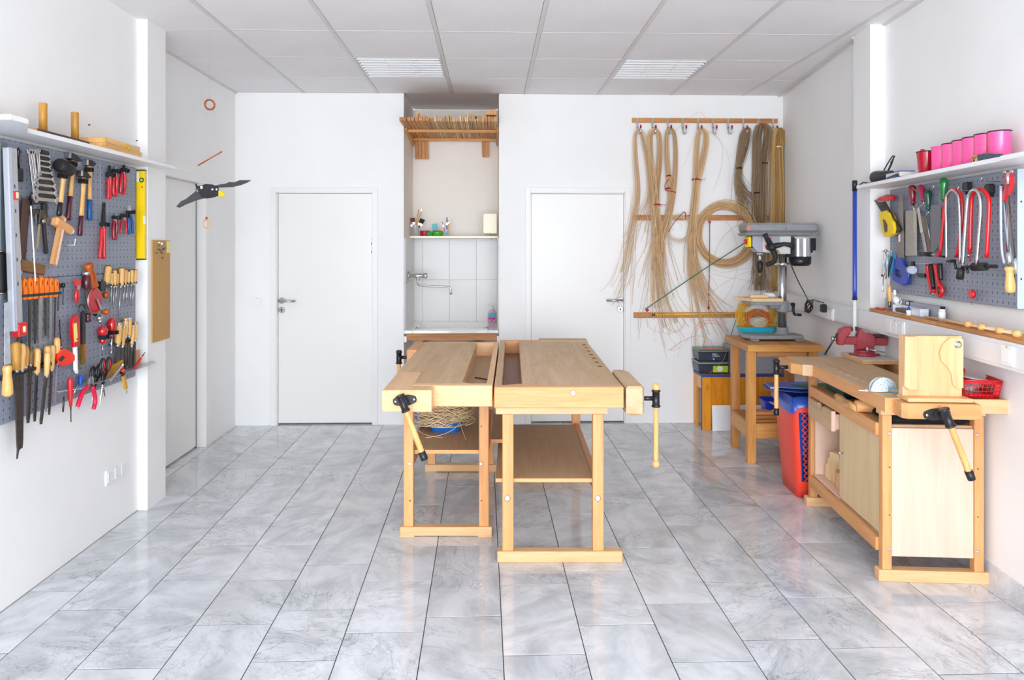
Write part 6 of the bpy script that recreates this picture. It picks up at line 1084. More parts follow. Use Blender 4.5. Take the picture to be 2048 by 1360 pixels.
# hand drill
c = (3.714,1.242); t = thing('hand_drill', 'hand drill with brown wooden handle and large red gear wheel', 'hand drill', LW(c[0], c[1], .04)); 
a, b_ = (3.66,1.426), (3.714,1.308); a, b_ = Vector((a[0] - c[0], a[1] - c[1], .02)), Vector((b_[0] - c[0], b_[1] - c[1], .02)); mh = Matrix.Translation(b_) @ (a - b_).to_track_quat('Y', 'Z').to_matrix().to_4x4(); LL = (a - b_).length
put('wooden_handle', G().lathe([(0, .021), (.008, .024), (.02, .020), (LL * .4, .022), (LL * .75, .019), (LL * .88, .024), (LL * .96, .022), (LL, .012)], 16, mh, 'y'), REDW, t)
put('frame', G().tube([b_, (-.012, .04, .02), (0, .0, .012), (.018, -.06, .012), (.03, -.075, .012)], .009, 8).tube([b_, (.02, .045, .01)], .007, 6), IRON, t)
gw = put('gear_wheel', G().lathe([(.022, .060), (.024, .062), (.029, .062), (.031, .055)], 36, None, 'z'), mat('gear_red', C(186, 16, 26), .3, coat=.4), t); put('gear_rim', G().tube(arc(0, 0, .062, 0, 2 * PI, 36, .0235)[:-1], .0035, 6, True), STEEL, gw)
e = (3.756,1.181); ex, ey = e[0] - c[0], e[1] - c[1]; put('crank_arm', G().prism([(-.010, .006), (.0, .012), (ex + .010, ey + .008), (ex, ey - .006)], .034, .038, bev=.001), STEEL, t); put('crank_knob', G().lathe([(.038, .010), (.05, .014), (.068, .014), (.074, .008)], 12, tr(ex, ey, 0), 'z'), REDW, t)
a, b_ = (3.77,1.16), (3.785,1.121); a, b_ = Vector((a[0] - c[0], a[1] - c[1], .014)), Vector((b_[0] - c[0], b_[1] - c[1], .014)); put('chuck', G().cyl(a, a.lerp(b_, .5), .015, .015).cyl(a.lerp(b_, .5), b_, .013, .005), CHROME, t); q_ = (3.838,1.261); put('side_knob', G().ball((q_[0] - c[0], q_[1] - c[1], .015), .02, (.8, 1, .8)), REDW, t)
# screwdriver / chisel row (light wood handles)
SR = [((3.883,1.405), (3.863,1.318), (3.863,1.241), .017, 'near-most and stoutest'), ((3.908,1.371), (3.908,1.306), (3.908,1.207), .012, 'second'), ((3.944,1.383), (3.938,1.302), (3.928,1.184), .013, 'third'), ((3.97,1.366), (3.964,1.303), (3.954,1.211), .010, 'fourth'), ((4.017,1.391), (4.007,1.298), (4.001,1.117), .016, 'fifth, with the longest shaft'), ((4.061,1.382), (4.05,1.301), (4.044,1.194), .012, 'sixth'), ((4.094,1.372), (4.083,1.305), (4.072,1.197), .011, 'seventh'), ((4.128,1.379), (4.122,1.303), (4.111,1.186), .013, 'eighth'), ((4.168,1.378), (4.156,1.307), (4.145,1.177), .013, 'ninth, at the board edge')]
for a, b_, e, rr, lab in SR:
    M, L = stick(FL, a, b_, .045); t = thing('screwdriver', 'wood-handled screwdriver, %s in the upper right row of the left board' % lab, 'screwdriver', M, group='wood handled screwdrivers'); put('handle', lathe_at([(0, rr * .7), (.008, rr * .95), (L * .4, rr), (L - .004, rr * .95), (L, rr * .9)], seg=10), TOOLW, t); put('end_cap', lathe_at([(L, rr * .96), (L + .003, rr * .9)], seg=10), DARKW, t)
    d = b_[1] - e[1]; put('shaft', G().cyl((0, .0, 0), (0, -d, 0), .0033, seg=6).box(-.006, .006, -d, -d + .02, -.001, .001), STEEL, t); put('ferrule', lathe_at([(-.012, .005), (0, rr * .6)]), CHROME, t)
p, p2 = (3.814,1.311), (4.18,1.308); put('tool_strip', G().box(0, p2[0] - p[0], -.006, .006, -.01, .012).box(-.03, .02, -.025, .022, -.012, .02, bev=.004), BLACK, label='black holding strip of the wood handled screwdriver row', cat='tool strip', M=LW(p[0], p[1] - .002, .04))
# second row: chisels
CR = [((3.98,1.106), (3.964,0.9888), (3.97,0.8692), .018, 'stout, near-most'), ((4.034,1.084), (4.017,0.9764), (4.007,0.8578), .013, 'second, with ferrule top'), ((4.05,1.123), (4.05,1.026), (4.061,0.83), .014, 'third, high at the back'), ((4.094,1.124), (4.088,1.021), (4.094,0.8626), .013, 'fourth, long plain handle'), ((4.133,1.077), (4.116,0.9659), (4.122,0.8389), .013, 'fifth'), ((4.162,1.093), (4.156,0.9911), (4.156,0.8527), .014, 'sixth, at the board edge')]
for a, b_, e, rr, lab in CR:
    M, L = stick(FL, a, b_, .05); t = thing('chisel', 'wood-handled chisel, %s in the lower right row of the left board' % lab, 'chisel', M, group='wood handled chisels'); put('handle', lathe_at([(0, rr * .6), (.010, rr * .85), (L * .5, rr), (L - .008, rr), (L, rr * .8)], seg=12), TOOLW, t); put('ferrule', lathe_at([(-.012, rr * .5), (.004, rr * .75)], seg=12).lathe([(L - .014, rr * 1.04), (L - .004, rr * 1.04)], 12), CHROME, t)
    d = b_[1] - e[1]; put('blade', bx(-rr * .7, rr * .7, -d, -.012, -.003, .002), DSTEEL, t)
p, p2 = (3.913,0.9956), (4.18,0.9964); put('tool_strip', G().box(0, p2[0] - p[0], -.006, .006, -.01, .012), BLACK, label='black holding strip of the lower chisel row', cat='tool strip', M=LW(p[0], p[1], .04) @ rotz(math.atan2(p2[1] - p[1], p2[0] - p[0])))
# red screwdrivers
M, L = stick(FL, (3.814,1.105), (3.814,0.9555), .05); t = thing('screwdriver', 'red ball-handled screwdriver left of the long red one', 'screwdriver', M); put('handle', lathe_at([(L * .42, .008), (L * .43, .016), (L * .5, .015), (L * .66, .013), (L * .72, .022), (L * .85, .027), (L * .97, .018), (L, .006)]), mat('clear_red_plastic', C(190, 20, 30), .12, coat=.6), t); put('shaft', G().cyl((0, 0, 0), (0, L * .43, 0), .003), STEEL, t); clip(t, 0, L * .62, .02)
M, L = stick(FL, (3.908,1.137), (3.898,0.9483), .05); t = thing('screwdriver', 'long red handled screwdriver with bright shaft next to the chisels', 'screwdriver', M); put('handle', lathe_at([(L * .49, .008), (L * .5, .017), (L * .54, .012), (L * .62, .013), (L * .75, .021), (L * .92, .021), (L, .009)]), mat('clear_red_plastic', C(190, 20, 30), .12, coat=.6), t); put('shaft', G().cyl((0, .02, 0), (0, L * .49, 0), .005).cyl((0, 0, 0), (0, .02, 0), .002, .005), CHROME, t); clip(t, 0, L * .6, .022)
# hand brush pair with card sleeve, tape reel
M, L = stick(FL, (3.534,1.187), (3.56,0.9288), .06); t = thing('wire_brush', 'wire brush in red card sleeve with yellow label on the left board', 'brush', M); rz = G().prism([(-.03, L * .43), (.022, L * .43), (.028, L * .9), (.01, L), (-.02, L * .96), (-.034, L * .85)], -.004, .014, bev=.003); put('card_sleeve', rz, RED, t); put('yellow_label', bx(-.030, -.002, L * .52, L * .86, .0143, .0150), mat('label_yellow', C(244, 230, 120), .5), t); put('small_print', G().box(-.012, -.004, L * .54, L * .58, .0152, .0156), BLACK, t)
g = G(); r = random.Random(2)
for k in range(160): y = r.uniform(.0, L * .42); x = -.008 + .012 * (y / L) ** 2; g.tube([(x + r.uniform(-.008, .014), y, 0), (x + .012 + r.uniform(-.004, .02), y - .006, r.uniform(-.008, .012))], .0008, 3)
put('brass_bristles', g, mat('brass_wire', C(140, 112, 40), .5, .4), t, kind='stuff'); put('brush_back', G().prism([(-.022, 0), (-.008, -.02), (-.002, L * .42), (-.018, L * .42)], -.004, .012, bev=.002), WHITE, t)
M, L = stick(FL, (3.626,1.198), (3.63,0.9414), .05); t = thing('hand_brush', 'black handled brush with orange bristle guard beside the red sleeve', 'brush', M); put('handle', G().prism([(-.014, L * .38), (.014, L * .38), (.013, L * .9), (.004, L), (-.008, L * .98)], -.006, .010, bev=.003), BLACK, t); put('orange_back', bx(.002, .016, .02, L * .38, -.004, .010), CORAL, t); put('bristles', bx(-.014, .001, 0, L * .37, -.004, .012), mat('brass_wire', C(140, 112, 40), .5, .4), t); put('wire_loop', G().tube(arc(-.01, L + .005, .028, .3, PI + .2, 12, .004), .004, 6), DSTEEL, t)
c = (3.469,0.9967); t = thing('tape_measure', 'big orange-red tape reel hanging on a black strap', 'tape measure', LW(c[0], c[1], .035))
pp = [(3.453,1.04), (3.493,1.028), (3.564,0.9849), (3.53,0.9664), (3.493,0.956), (3.445,0.9614), (3.41,0.9829), (3.402,1.014), (3.418,1.034)]; put('case', G().prism([(p[0] - c[0], p[1] - c[1]) for p in pp], 0, .032, bev=.006), mat('signal_red', C(255, 44, 14), .3, coat=.3), t)
pp = [(3.431,1.011), (3.451,0.9993), (3.42,0.9836), (3.396,0.9962)]; put('window', G().prism([(p[0] - c[0], p[1] - c[1]) for p in pp], .0325, .034), mat('dark_window', C(70, 46, 26), .3), t); a, b_ = (3.447,1.174), (3.453,1.052); put('strap', G().tube([(a[0] - c[0], a[1] - c[1], .01), ((a[0] + b_[0]) / 2 - c[0] - .004, (a[1] + b_[1]) / 2 - c[1], .014), (b_[0] - c[0], b_[1] - c[1], .014)], .0065, 6, flat=.4), BLACK, t); a = (3.453,1.045); put('clip_ring', G().ball((a[0] - c[0], a[1] - c[1], .014), .007), STEEL, t)
# lower row: rasps and big files with wooden handles
RR = [((3.124,1.113), (3.127,0.9918), (3.134,0.6583), .026, .020, TOOLY, 'widest, yellowed', .002), ((3.163,1.101), (3.163,0.9879), (3.16,0.6616), .026, .017, TOOLW, 'second wide', .001), ((3.196,1.084), (3.193,0.9956), (3.19,0.975), .006, .013, TOOLY, 'short yellowed', 0), ((3.227,1.065), (3.224,1.001), (3.22,0.7562), .022, .013, wood('aged_wood2', C(140, 108, 60), C(112, 84, 44), .5, 2), 'dark square-handled', 0), ((3.269,1.066), (3.269,0.9551), (3.255,0.7523), .016, .016, TOOLW, 'pale, ferruled', 0), ((3.312,1.042), (3.305,0.938), (3.28,0.7356), .020, .013, TOOLW, 'low-hanging pale', .02), ((3.345,1.066), (3.345,0.9554), (3.337,0.775), .007, .015, TOOLW, 'plain round-bladed', 0), ((3.382,1.064), (3.378,0.9542), (3.367,0.7572), .013, .014, TOOLW, 'slim flat', 0), ((3.42,1.095), (3.42,0.979), (3.405,0.7961), .006, .014, TOOLW, 'raised reddish', 0)]
for a, b_, e, bw_, hr_, wm, lab, off in RR:
    M, L = stick(FL, a, b_, .05 + off); t = thing('rasp', 'rasp with %s handle in the lower left handle row' % lab, 'rasp', M, group='rasps and files with wooden handles'); put('handle', lathe_at([(0, hr_ * .5), (.01, hr_ * .8), (L * .35, hr_ * .85), (L * .7, hr_), (L - .01, hr_ * .9), (L, hr_ * .55)], seg=12), wm, t)
    d = b_[1] - e[1]; dx = e[0] - b_[0]; put('blade', G().prism([(-bw_ / 2, 0), (bw_ / 2, 0), (dx + bw_ * .42, -d * .9), (dx + bw_ * .3, -d), (dx - bw_ * .3, -d), (dx - bw_ * .42, -d * .9)], -.003, .003, bev=.0008), DSTEEL if bw_ > .012 else STEEL, t)
    put('ferrule', lathe_at([(-.006, hr_ * .5), (.012, hr_ * .7)], seg=10), CHROME, t)
put('rasp_tang', G().cyl((0, .0, 0), (0, .07, 0), .003, .007, seg=6), DSTEEL, label='pointed steel tip showing below the widest rasp blades', cat='file', M=stick(FL, (3.15,0.658), (3.143,0.6223), .045)[0])
p, p2 = (3.029,0.9762), (3.435,0.9858); put('tool_strip', G().box(0, math.hypot(p2[0] - p[0], p2[1] - p[1]), -.007, .007, -.02, .006), BLACK, label='black holding strip of the lower rasp row', cat='tool strip', M=LW(p[0], p[1], .05) @ rotz(math.atan2(p2[1] - p[1], p2[0] - p[0])))
M, L = stick(FL, (3.022,1.286), (3.028,0.9059), .08); t = thing('pull_saw', 'whitish saw blade pointing up with pale wooden handle at the near board edge', 'saw', M); put('blade', G().prism([(-.018, L * .34), (.022, L * .34), (.010, L), (-.012, L - .004)], -.001, .001), mat('whitish_blade', C(206, 212, 220), .35, .4, var=.2), t); put('handle', lathe_at([(0, .010), (.01, .021), (L * .12, .019), (L * .24, .015), (L * .30, .018), (L * .33, .013)]), TOOLW, t)
# tool tray on brackets with hand tools
tp = [(3.446,0.8331), (4.357,0.8005)]; t = thing('tool_rail', 'thin steel tool rail with holes along the lower edge of the left board', 'tool rail', LW(tp[0][0] + .0, (3.547,0.8413)[1], .028)); LR = 4.40 - tp[0][0]
put('rail_plate', G().prism([(.0, 0), (LR, 0), (LR - .1, .075), (.08, .075)], 0, .0022, M=Matrix(((1, 0, 0, 0), (0, 0, 1, 0), (0, 1, 0, 0), (0, 0, 0, 1)))), ALU, t); put('rail_lip', bx(0.02, LR - .1, -.012, .0, 0, .0015), ALU, t)
TZ = (3.547,0.8413)[1]
M, L = stick(FL, (3.488,0.9012), (3.496,0.693), .07); t = thing('screwdriver', 'red wooden-handled awl standing in the tool rail, near end', 'awl', M); put('handle', lathe_at([(L * .36, .007), (L * .5, .009), (L * .85, .012), (L * .97, .010), (L, .006)]), mat('red_paint', C(206, 30, 34), .3), t); put('shaft', G().cyl((0, 0, 0), (0, L * .36, 0), .0022, .0035, seg=6), DSTEEL, t)
put('bolt_pin', G().cyl((0, 0, 0), (0, .07, 0), .0042), DSTEEL, label='short dark steel punch hanging from the tool rail, near end', cat='punch', M=stick(FL, (3.457,0.8217), (3.449,0.75), .06)[0])
put('wire_ring', G().tube(arc(0, .012, .010, 0, 2 * PI, 12)[:-1], .0012, 5, True).tube([(0, -.01, 0), (.004, .003, 0)], .0012, 5), STEEL, label='small bent wire ring above the red awl', cat='wire', M=LW(*(3.493,0.9165), .06))
M, L = stick(FL, (3.539,0.8805), (3.534,0.8225), .05); put('dark_pin', G().cyl((0, 0, 0), (0, L, 0), .005), DARKW, label='dark brown peg in the tool rail behind the red awl', cat='peg', M=M)
M, L = stick(FL, (3.55,0.8548), (3.521,0.8229), .07); put('bright_pin', G().cyl((0, 0, 0), (0, L, 0), .0035), CHROME, label='short bright pin leaning in the tool rail', cat='pin', M=M)
M, L = stick(FL, (3.615,0.8907), (3.598,0.7311), .05); t = thing('screwdriver', 'small blue handled screwdriver in the tool rail', 'screwdriver', M); put('handle', lathe_at([(L * .62, .006), (L * .68, .009), (L * .98, .010), (L, .006)]), mat('sky_blue_plastic', C(20, 100, 200), .3), t); put('shaft', G().cyl((0, 0, 0), (0, L * .62, 0), .0015), STEEL, t)
M, L = stick(FL, (3.612,0.8863), (3.586,0.7288), .10); t = thing('pliers', 'crimson handled cutting pliers hung spread over the tool rail', 'pliers', M); hp = mat('crimson_grip', C(214, 20, 66), .3)
for pts_ in ([(3.586,0.8432), (3.547,0.8269), (3.514,0.7915), (3.497,0.7647)], [(3.621,0.8366), (3.644,0.7888), (3.648,0.7515), (3.635,0.7229)]):
    P = [M.inverted() @ LW(*p, .10).translation for p in pts_]; put('handle', G().tube(cat_rom(P, 4), .0105, 8), hp, t)
for s in (-1, 1): put('jaw', G().prism([(s * .004, L * .70), (s * .022, L * .76), (s * .020, L * .93), (s * .006, L), (s * .008, L * .88)], -.005, .005, bev=.001), STEEL, t)
put('rivet', G().cyl((0, L * .72, -.006), (0, L * .72, .008), .009), DSTEEL, t)
def scissors(lab, cx, cy, a, b_, inner, M, L, sc=1.0):
    t = thing('scissors', lab, 'scissors', M)
    for s in (-1, 1):
        P = [(s * .024 * sc + .021 * sc * math.cos(q_), L - .035 * sc + .034 * sc * math.sin(q_) + s * .006, s * .002) for q_ in [2 * PI * k / 18 for k in range(18)]]; put('finger_loop', G().tube(P, .0062 * sc, 8, True), BLACK, t)
        if inner: put('loop_lining', G().tube([((p[0] - s * .024 * sc) * .76 + s * .024 * sc, (p[1] - L + .035 * sc - s * .006) * .8 + L - .035 * sc + s * .006, p[2]) for p in P], .0035 * sc, 6, True), RED, t)
        put('shank', G().tube([(s * .02 * sc, L - .07 * sc, 0), (s * .006, L - .11 * sc, 0), (0, L - .13 * sc, 0)], .007 * sc, 6), BLACK, t); put('blade', G().prism([(-.001, 0), (s * .010 * sc, L - .17 * sc), (s * .009 * sc, L - .12 * sc), (-s * .003, L - .12 * sc)], s * .001 - .001, s * .001 + .001), CHROME, t)
    put('pivot', G().cyl((0, L - .145 * sc, -.004), (0, L - .145 * sc, .006), .006), CHROME, t); return t
scissors('black handled scissors in the tool rail, left of the red lined pair', 0, 0, 0, 0, False, *stick(FL, (3.708,0.9214), (3.676,0.7579), .075), .95)
scissors('large scissors with black and red loops and long blades in the tool rail', 0, 0, 0, 0, True, *stick(FL, (3.765,0.9499), (3.699,0.7187), .095), 1.0)
put('divider_pin', G().cyl((0, 0, 0), (0, .10, 0), .002, .0045), DSTEEL, label='slim dark steel point below the tool rail right of the scissors', cat='punch', M=stick(FL, (3.814,0.8158), (3.838,0.7424), .05)[0])
t = thing('folding_rule', 'yellow folding rule lying folded in the tool rail', 'folding rule', LW(*(3.848,0.8377), .045) @ rotz(.14))
for k in range(5): put('rule_leaf', bx(0, .17, .0 + .009 * k, .0083 + .009 * k, -.008, .012, bev=.0005), mat('rule_yellow', C(206, 150, 24), .5), t)
M, L = stick(FL, (3.916,0.8933), (3.789,0.8303), .10); t = thing('compass', 'steel drawing compass with red tip lying over the tool rail', 'compass', M); put('leg', bx(-.007, .0, 0, L * .95, -.002, .003, bev=.001), CHROME, t); put('leg', bx(.001, .008, 0, L * .95, -.002, .003, bev=.001), CHROME, t); put('knob', lathe_at([(L * .93, .006), (L * .96, .01), (L, .009)]), CHROME, t); put('red_tip', G().ball((.03, L * .9, 0), .014), RED, t)
M, L = stick(FL, (3.916,0.8542), (3.958,0.7443), .10); t = thing('paint_brush', 'yellow handled brush hanging tip down from the tool rail', 'brush', M); put('handle', bx(-.013, .013, .015, L, -.006, .006, bev=.003), mat('ochre_brush', C(206, 150, 24), .4), t); put('black_band', bx(-.015, .015, L - .02, L + .008, -.007, .007, bev=.002), BLACK, t); put('prong', G().cyl((-.005, -.01, 0), (-.005, .018, 0), .002).cyl((.006, -.008, 0), (.006, .018, 0), .002), STEEL, t)
M, L = stick(FL, (4.209,0.9141), (4.069,0.8393), .08); t = thing('marker_pen', 'slim red pen leaning out at the far end of the tool rail', 'pen', M); put('pen_barrel', lathe_at([(0, .003), (.02, .006), (L * .62, .005), (L * .62 + .001, .0055), (L, .003)]), RED, t); put('white_band', lathe_at([(L * .68, .0058), (L * .72, .0056)]), WHITE, t)
put('sand_paper', bx(0, .07, 0, .10, 0, .002), mat('tan_paper', C(206, 150, 112), .8), label='tan sanding paper standing behind the red pen', cat='sandpaper', M=LW((4.167,0.8288)[0], (4.167,0.8288)[1], .045) @ rotx(-.1))
# things on the shelf above
SZ = 1.986
t = thing('peg_board', 'dark brown block with two upright wooden dowels on the left shelf', 'dowel stand', LW(3.17, SZ, .07)); put('base_block', G().prism([(.0, -.045), (.40, -.045), (.40, .045), (.0, .045)], 0, .020, bev=.003, M=Matrix(((1, 0, 0, 0), (0, 0, 1, 0), (0, 1, 0, 0), (0, 0, 0, 1)))), DARKW, t)
put('pale_edge', G().box(-.10, -.002, 0, .018, -.045, .045, bev=.002), BEECH, t)
a = (3.284,2.012); put('dowel_peg', G().lathe([(.0205, .0165), (.145, .0165), (.147, .014)], 16, tr((3.281,2.011)[0] - 3.17, 0, 0)), TOOLY, t); put('dowel_peg', G().lathe([(.0205, .0165), (.150, .0165), (.152, .014)], 16, tr((3.529,2.031)[0] - 3.17, 0, 0)), TOOLY, t)
t = thing('wooden_case', 'flat finger-jointed wooden box with brass catch on the left shelf', 'box', LW((3.628,1.95)[0] + .22, SZ, .075) @ Matrix(((1, 0, 0, 0), (0, 0, 1, 0), (0, -1, 0, 0), (0, 0, 0, 1))) )
w_, d_ = .185, .070
put('box_tray', bx(-w_, w_, -d_, d_, 0, .028, bev=.001), TOOLW, t); put('box_lid', bx(-w_ + .004, w_ - .012, -d_ + .003, d_, .029, .055, bev=.001), TOOLW, t)
for z in (.004, .012, .020, .033, .041, .049): put('finger_joint', bx(-w_ - .0006 if z < .03 else -w_ + .0034, -w_ + .012, -d_ - .0006 if z < .03 else -d_ + .0024, -d_ + .014, z, z + .004), TOOLY, t)
put('catch', G().box(.02, .034, -d_ - .003, -d_, .010, .024, bev=.001).box(.02, .034, -d_ - .003, -d_ + .003, .034, .048, bev=.001).ball((.027, -d_ - .003, .029), .006), mat('brass_catch', C(230, 186, 40), .25, .8), t); put('paper_label', bx(.06, .16, -d_ + .0015, -d_ + .0029, .036, .050), mat('beige_label', C(206, 190, 150), .6), t)
for p in ((3.199,2.006), (3.776,2.119), (4.275,2.112)): put('wall_nail', G().cyl((0, 0, 0), (0, 0, .008), .0035, seg=8), DSTEEL, bpy.data.objects['wall_left']).matrix_world = LW(*p, 0)
# ------------------------------------------------------------------ right wall: tool board, shelf, saws
FR = RW
a, b_ = (0.1153,1.828), (1.266,1.841); bu0, bu1, bvb, bvt = a[0], b_[0], 1.250, 1.830
pb = thing('tool_board', 'grey perforated steel tool board on the right wall with saws', 'tool board', RW(bu0, bvb, 0)); us = [0, (0.5191,1.619)[0] - bu0, (0.9064,1.608)[0] - bu0, bu1 - bu0]
for i in range(3): put('steel_panel', bx(us[i] + .0008, us[i + 1] - .0008, 0, bvt - bvb, .012, .028, bev=.002), PEG, pb)
put('end_flange', bx(us[3], us[3] + .003, 0, bvt - bvb, .0, .030, bev=.0008), GALV, pb); 
for v in (.12, .44): put('flange_hole', bx(us[3] + .003, us[3] + .0036, v, v + .007, .012, .018), BLACK, pb)
for v in (.02, .5): put('back_batten', bx(.05, us[3] - .05, v, v + .03, 0, .012), GREYM, pb)
a = (1.403,1.857); sh = thing('wall_shelf', 'white shelf board above the right tool board carrying pink cups', 'shelf', RW(.0, 1.846, 0))
SW = Matrix(((1, 0, 0, 0), (0, 0, 1, 0), (0, 1, 0, 0), (0, 0, 0, 1)))
put('shelf_board', G().prism([(-.02, .0), (1.75, .0), (1.75, .19), (a[0] + .02, .19), (a[0], .175), (.02, .175), (-.02, .14)], 0, .019, bev=.002, M=SW), WHITE, sh)
SZ = 1.8655
def onshelf(px, w=.09): return {}
# cups
def cup(lab, u, r, h, m, taper=.97, w=.085, ball=False, grp=None, rim=BLACK):
    t = thing('cup', lab, 'cup', RW(u, SZ, w), group=grp); put('cup_body', G().lathe([(0, r * taper * .96), (.003, r * taper), (h, r)], 28, None, 'y', cap=False).lathe([(.002, .001), (.002, r * taper * .95)], 28, None, 'y', cap=False), m, t); put('rim', G().tube([(r * math.cos(q), h, r * math.sin(q)) for q in [2 * PI * k / 28 for k in range(28)]], .0028, 6, True), rim, t)
    if ball: put('lid_knob', G().ball((-.02, h + .006, .01), .013), RED, t)
    return t
cups = [((0.6213,1.892), .046, .117, mat('crimson_enamel', C(184, 0, 40), .2, coat=.5), 'crimson tapered cup with red knob, leftmost on the right shelf', .78, True, BLACK), ((0.7607,1.877), .043, .122, PINK, 'pink cup next to the crimson one, its rim pink', .97, False, PINK), ((0.8553,1.879), .043, .124, PINK, 'pink cup with black rim, second pink one from the left', .97, False, BLACK), ((0.945,1.877), .043, .126, PINK, 'pink cup with black rim, third pink one from the left', .97, False, BLACK), ((1.03,1.874), .043, .127, PINK, 'pink cup with black rim, fourth pink one, middle right', .97, False, BLACK), ((1.122,1.873), .043, .128, PINK, 'pink cup with black rim, behind the slate pieces', .97, False, BLACK), ((1.224,1.871), .043, .125, PINK, 'largest looking pink cup, rightmost on the right shelf', .97, False, BLACK)]
for p, r_, h, m, lab, tp_, bl_, rm in cups: cup(lab, p[0], r_, h, m, tp_, .075, bl_, 'cups on the right shelf', rm)
t = thing('slate_pieces', 'dark grey slate wedges lying before the pink cups', 'slate', RW((1.303,1.858)[0] - .02, SZ, .148))
for k in range(4): put('slate_piece', G().prism([(-.065 + .033 * k, 0), (-.038 + .033 * k, 0), (-.028 + .033 * k, .028 - .004 * k), (-.072 + .033 * k + .012 * (k > 0), .030 - .004 * k)], -.012, .014, bev=.002), SLATE, t)
t = thing('wood_tag', 'small wooden block with handwriting between the pink cups and slate', 'block', RW((1.189,1.871)[0], SZ, .15)); put('tag_block', bx(-.020, .022, 0, .030, -.008, .008, bev=.001), mat('orange_wood_tag', C(236, 176, 120), .5), t)
g = G(); g2 = strokes(g, 'SELECT', -.016, .017, .008, 0); g2 = strokes(g, 'OK', -.01, .004, .009, 0); me = g.mesh('handwriting'); me.transform(Matrix(((1, 0, 0, 0), (0, 0, 1, 0), (0, -1, 0, .0085), (0, 0, 0, 1)))); put('handwriting', me, mat('dark_ink', C(60, 30, 20), .6), t)
put('flat_stick', bx(-.05, .05, 0, .004, -.012, .012), BEECH, label='flat pale stick lying right of the slate pieces', cat='stick', M=RW((1.373,1.858)[0] + .01, SZ, .13))
# torch-like dark device and notepad
t = thing('hot_air_gun', 'black hair-dryer like device with cable loops on the right shelf', 'dryer', RW((0.1357,1.909)[0], SZ + .040, .09)); put('barrel', G().lathe([(-.085, .030), (-.08, .036), (-.06, .037), (.03, .028), (.11, .020), (.13, .012)], 18, rotz(.0) @ tr(.03, 0, 0), 'x'), BLACK, t); put('nozzle_ring', G().tube([(-.055, .033 * math.cos(q), .033 * math.sin(q)) for q in [2 * PI * k / 20 for k in range(20)]], .004, 6, True), IRON, t)
put('cable', G().tube(cat_rom([(-.03, -.03, .03), (-.09, -.034, .05), (-.15, -.034, .055), (-.175, -.03, .04), (-.15, -.02, .03), (-.08, -.034, .02)], 6), .003, 6).tube(cat_rom([(.03, .02, 0), (.06, .06, -.01), (.10, .10, -.02), (.12, .095, -.02), (.11, .05, -.01), (.09, .02, 0), (.13, .10, -.02), (.125, .06, 0)], 6), .0034, 6), BLACK, t)
t = thing('notepad', 'blue notepad with white page block on the right shelf', 'notepad', RW((0.4193,1.866)[0], SZ, .125) @ SW @ Matrix.Diagonal((1, -1, 1, 1))); put('lower_cover', bx(-.075, .085, -.04, .04, 0, .006), BLUE, t); put('page_block', bx(-.055, .10, -.035, .04, .007, .030), LGREY, t); put('upper_cover', bx(-.058, .102, -.037, .042, .031, .034), BLUE, t); put('dark_strap', G().prism([(-.05, .008), (.10, .02), (.10, .008)], -.046, -.041, 'y'), BLACK, t)
# keyhole saw with yellow and red handles
def R2(M, p, w): q_ = M.inverted() @ RW(*p, w).translation; return (q_.x, q_.y)
def poly(M, pts, z0_, z1_, w, bev=.002): return G().prism([R2(M, p, w) for p in pts], z0_, z1_, bev=bev)
M = RW(*(0.1406,1.687), .06)
t = thing('folding_saw', 'saw with yellow knuckle handle, red top grip and black blade', 'saw', M)
put('black_blade', poly(M, [(-0.0095,1.782), (0.128,1.764), (0.3214,1.601), (0.251,1.578)], -.003, .003, .08, .0005), BLACK, t); put('lower_plate', poly(M, [(0.2288,1.614), (0.2996,1.607), (0.2938,1.585), (0.2228,1.587)], -.002, .002, .08, .0005), DARKW, t)
put('red_grip', poly(M, [(0.0307,1.776), (0.0766,1.793), (0.1594,1.802), (0.2209,1.795), (0.251,1.782), (0.239,1.769), (0.1594,1.765), (0.0831,1.764)], -.012, .014, .08, .005), RED, t)
yo = [(0.0901,1.706), (0.1634,1.712), (0.2006,1.696), (0.2251,1.667), (0.2613,1.641), (0.2732,1.605), (0.2613,1.58), (0.2129,1.564), (0.1445,1.563), (0.1254,1.585), (0.1062,1.646)]; put('yellow_handle', poly(M, yo, -.012, .016, .09, .005), YEL, t)
put('grey_insert', poly(M, [(0.1382,1.665), (0.1696,1.655), (0.1945,1.629), (0.1945,1.595), (0.1696,1.585), (0.1571,1.602)], .0162, .018, .09, .0005), mat('grey_ribbed', C(92, 84, 84), .6), t); put('wire_hanger', G().tube([(*R2(M, (0.1538,1.672), .09), .01), (*R2(M, (0.2442,1.669), .09), .0), (*R2(M, (0.2618,1.643), .09), 0)], .0018, 5), CHROME, t)
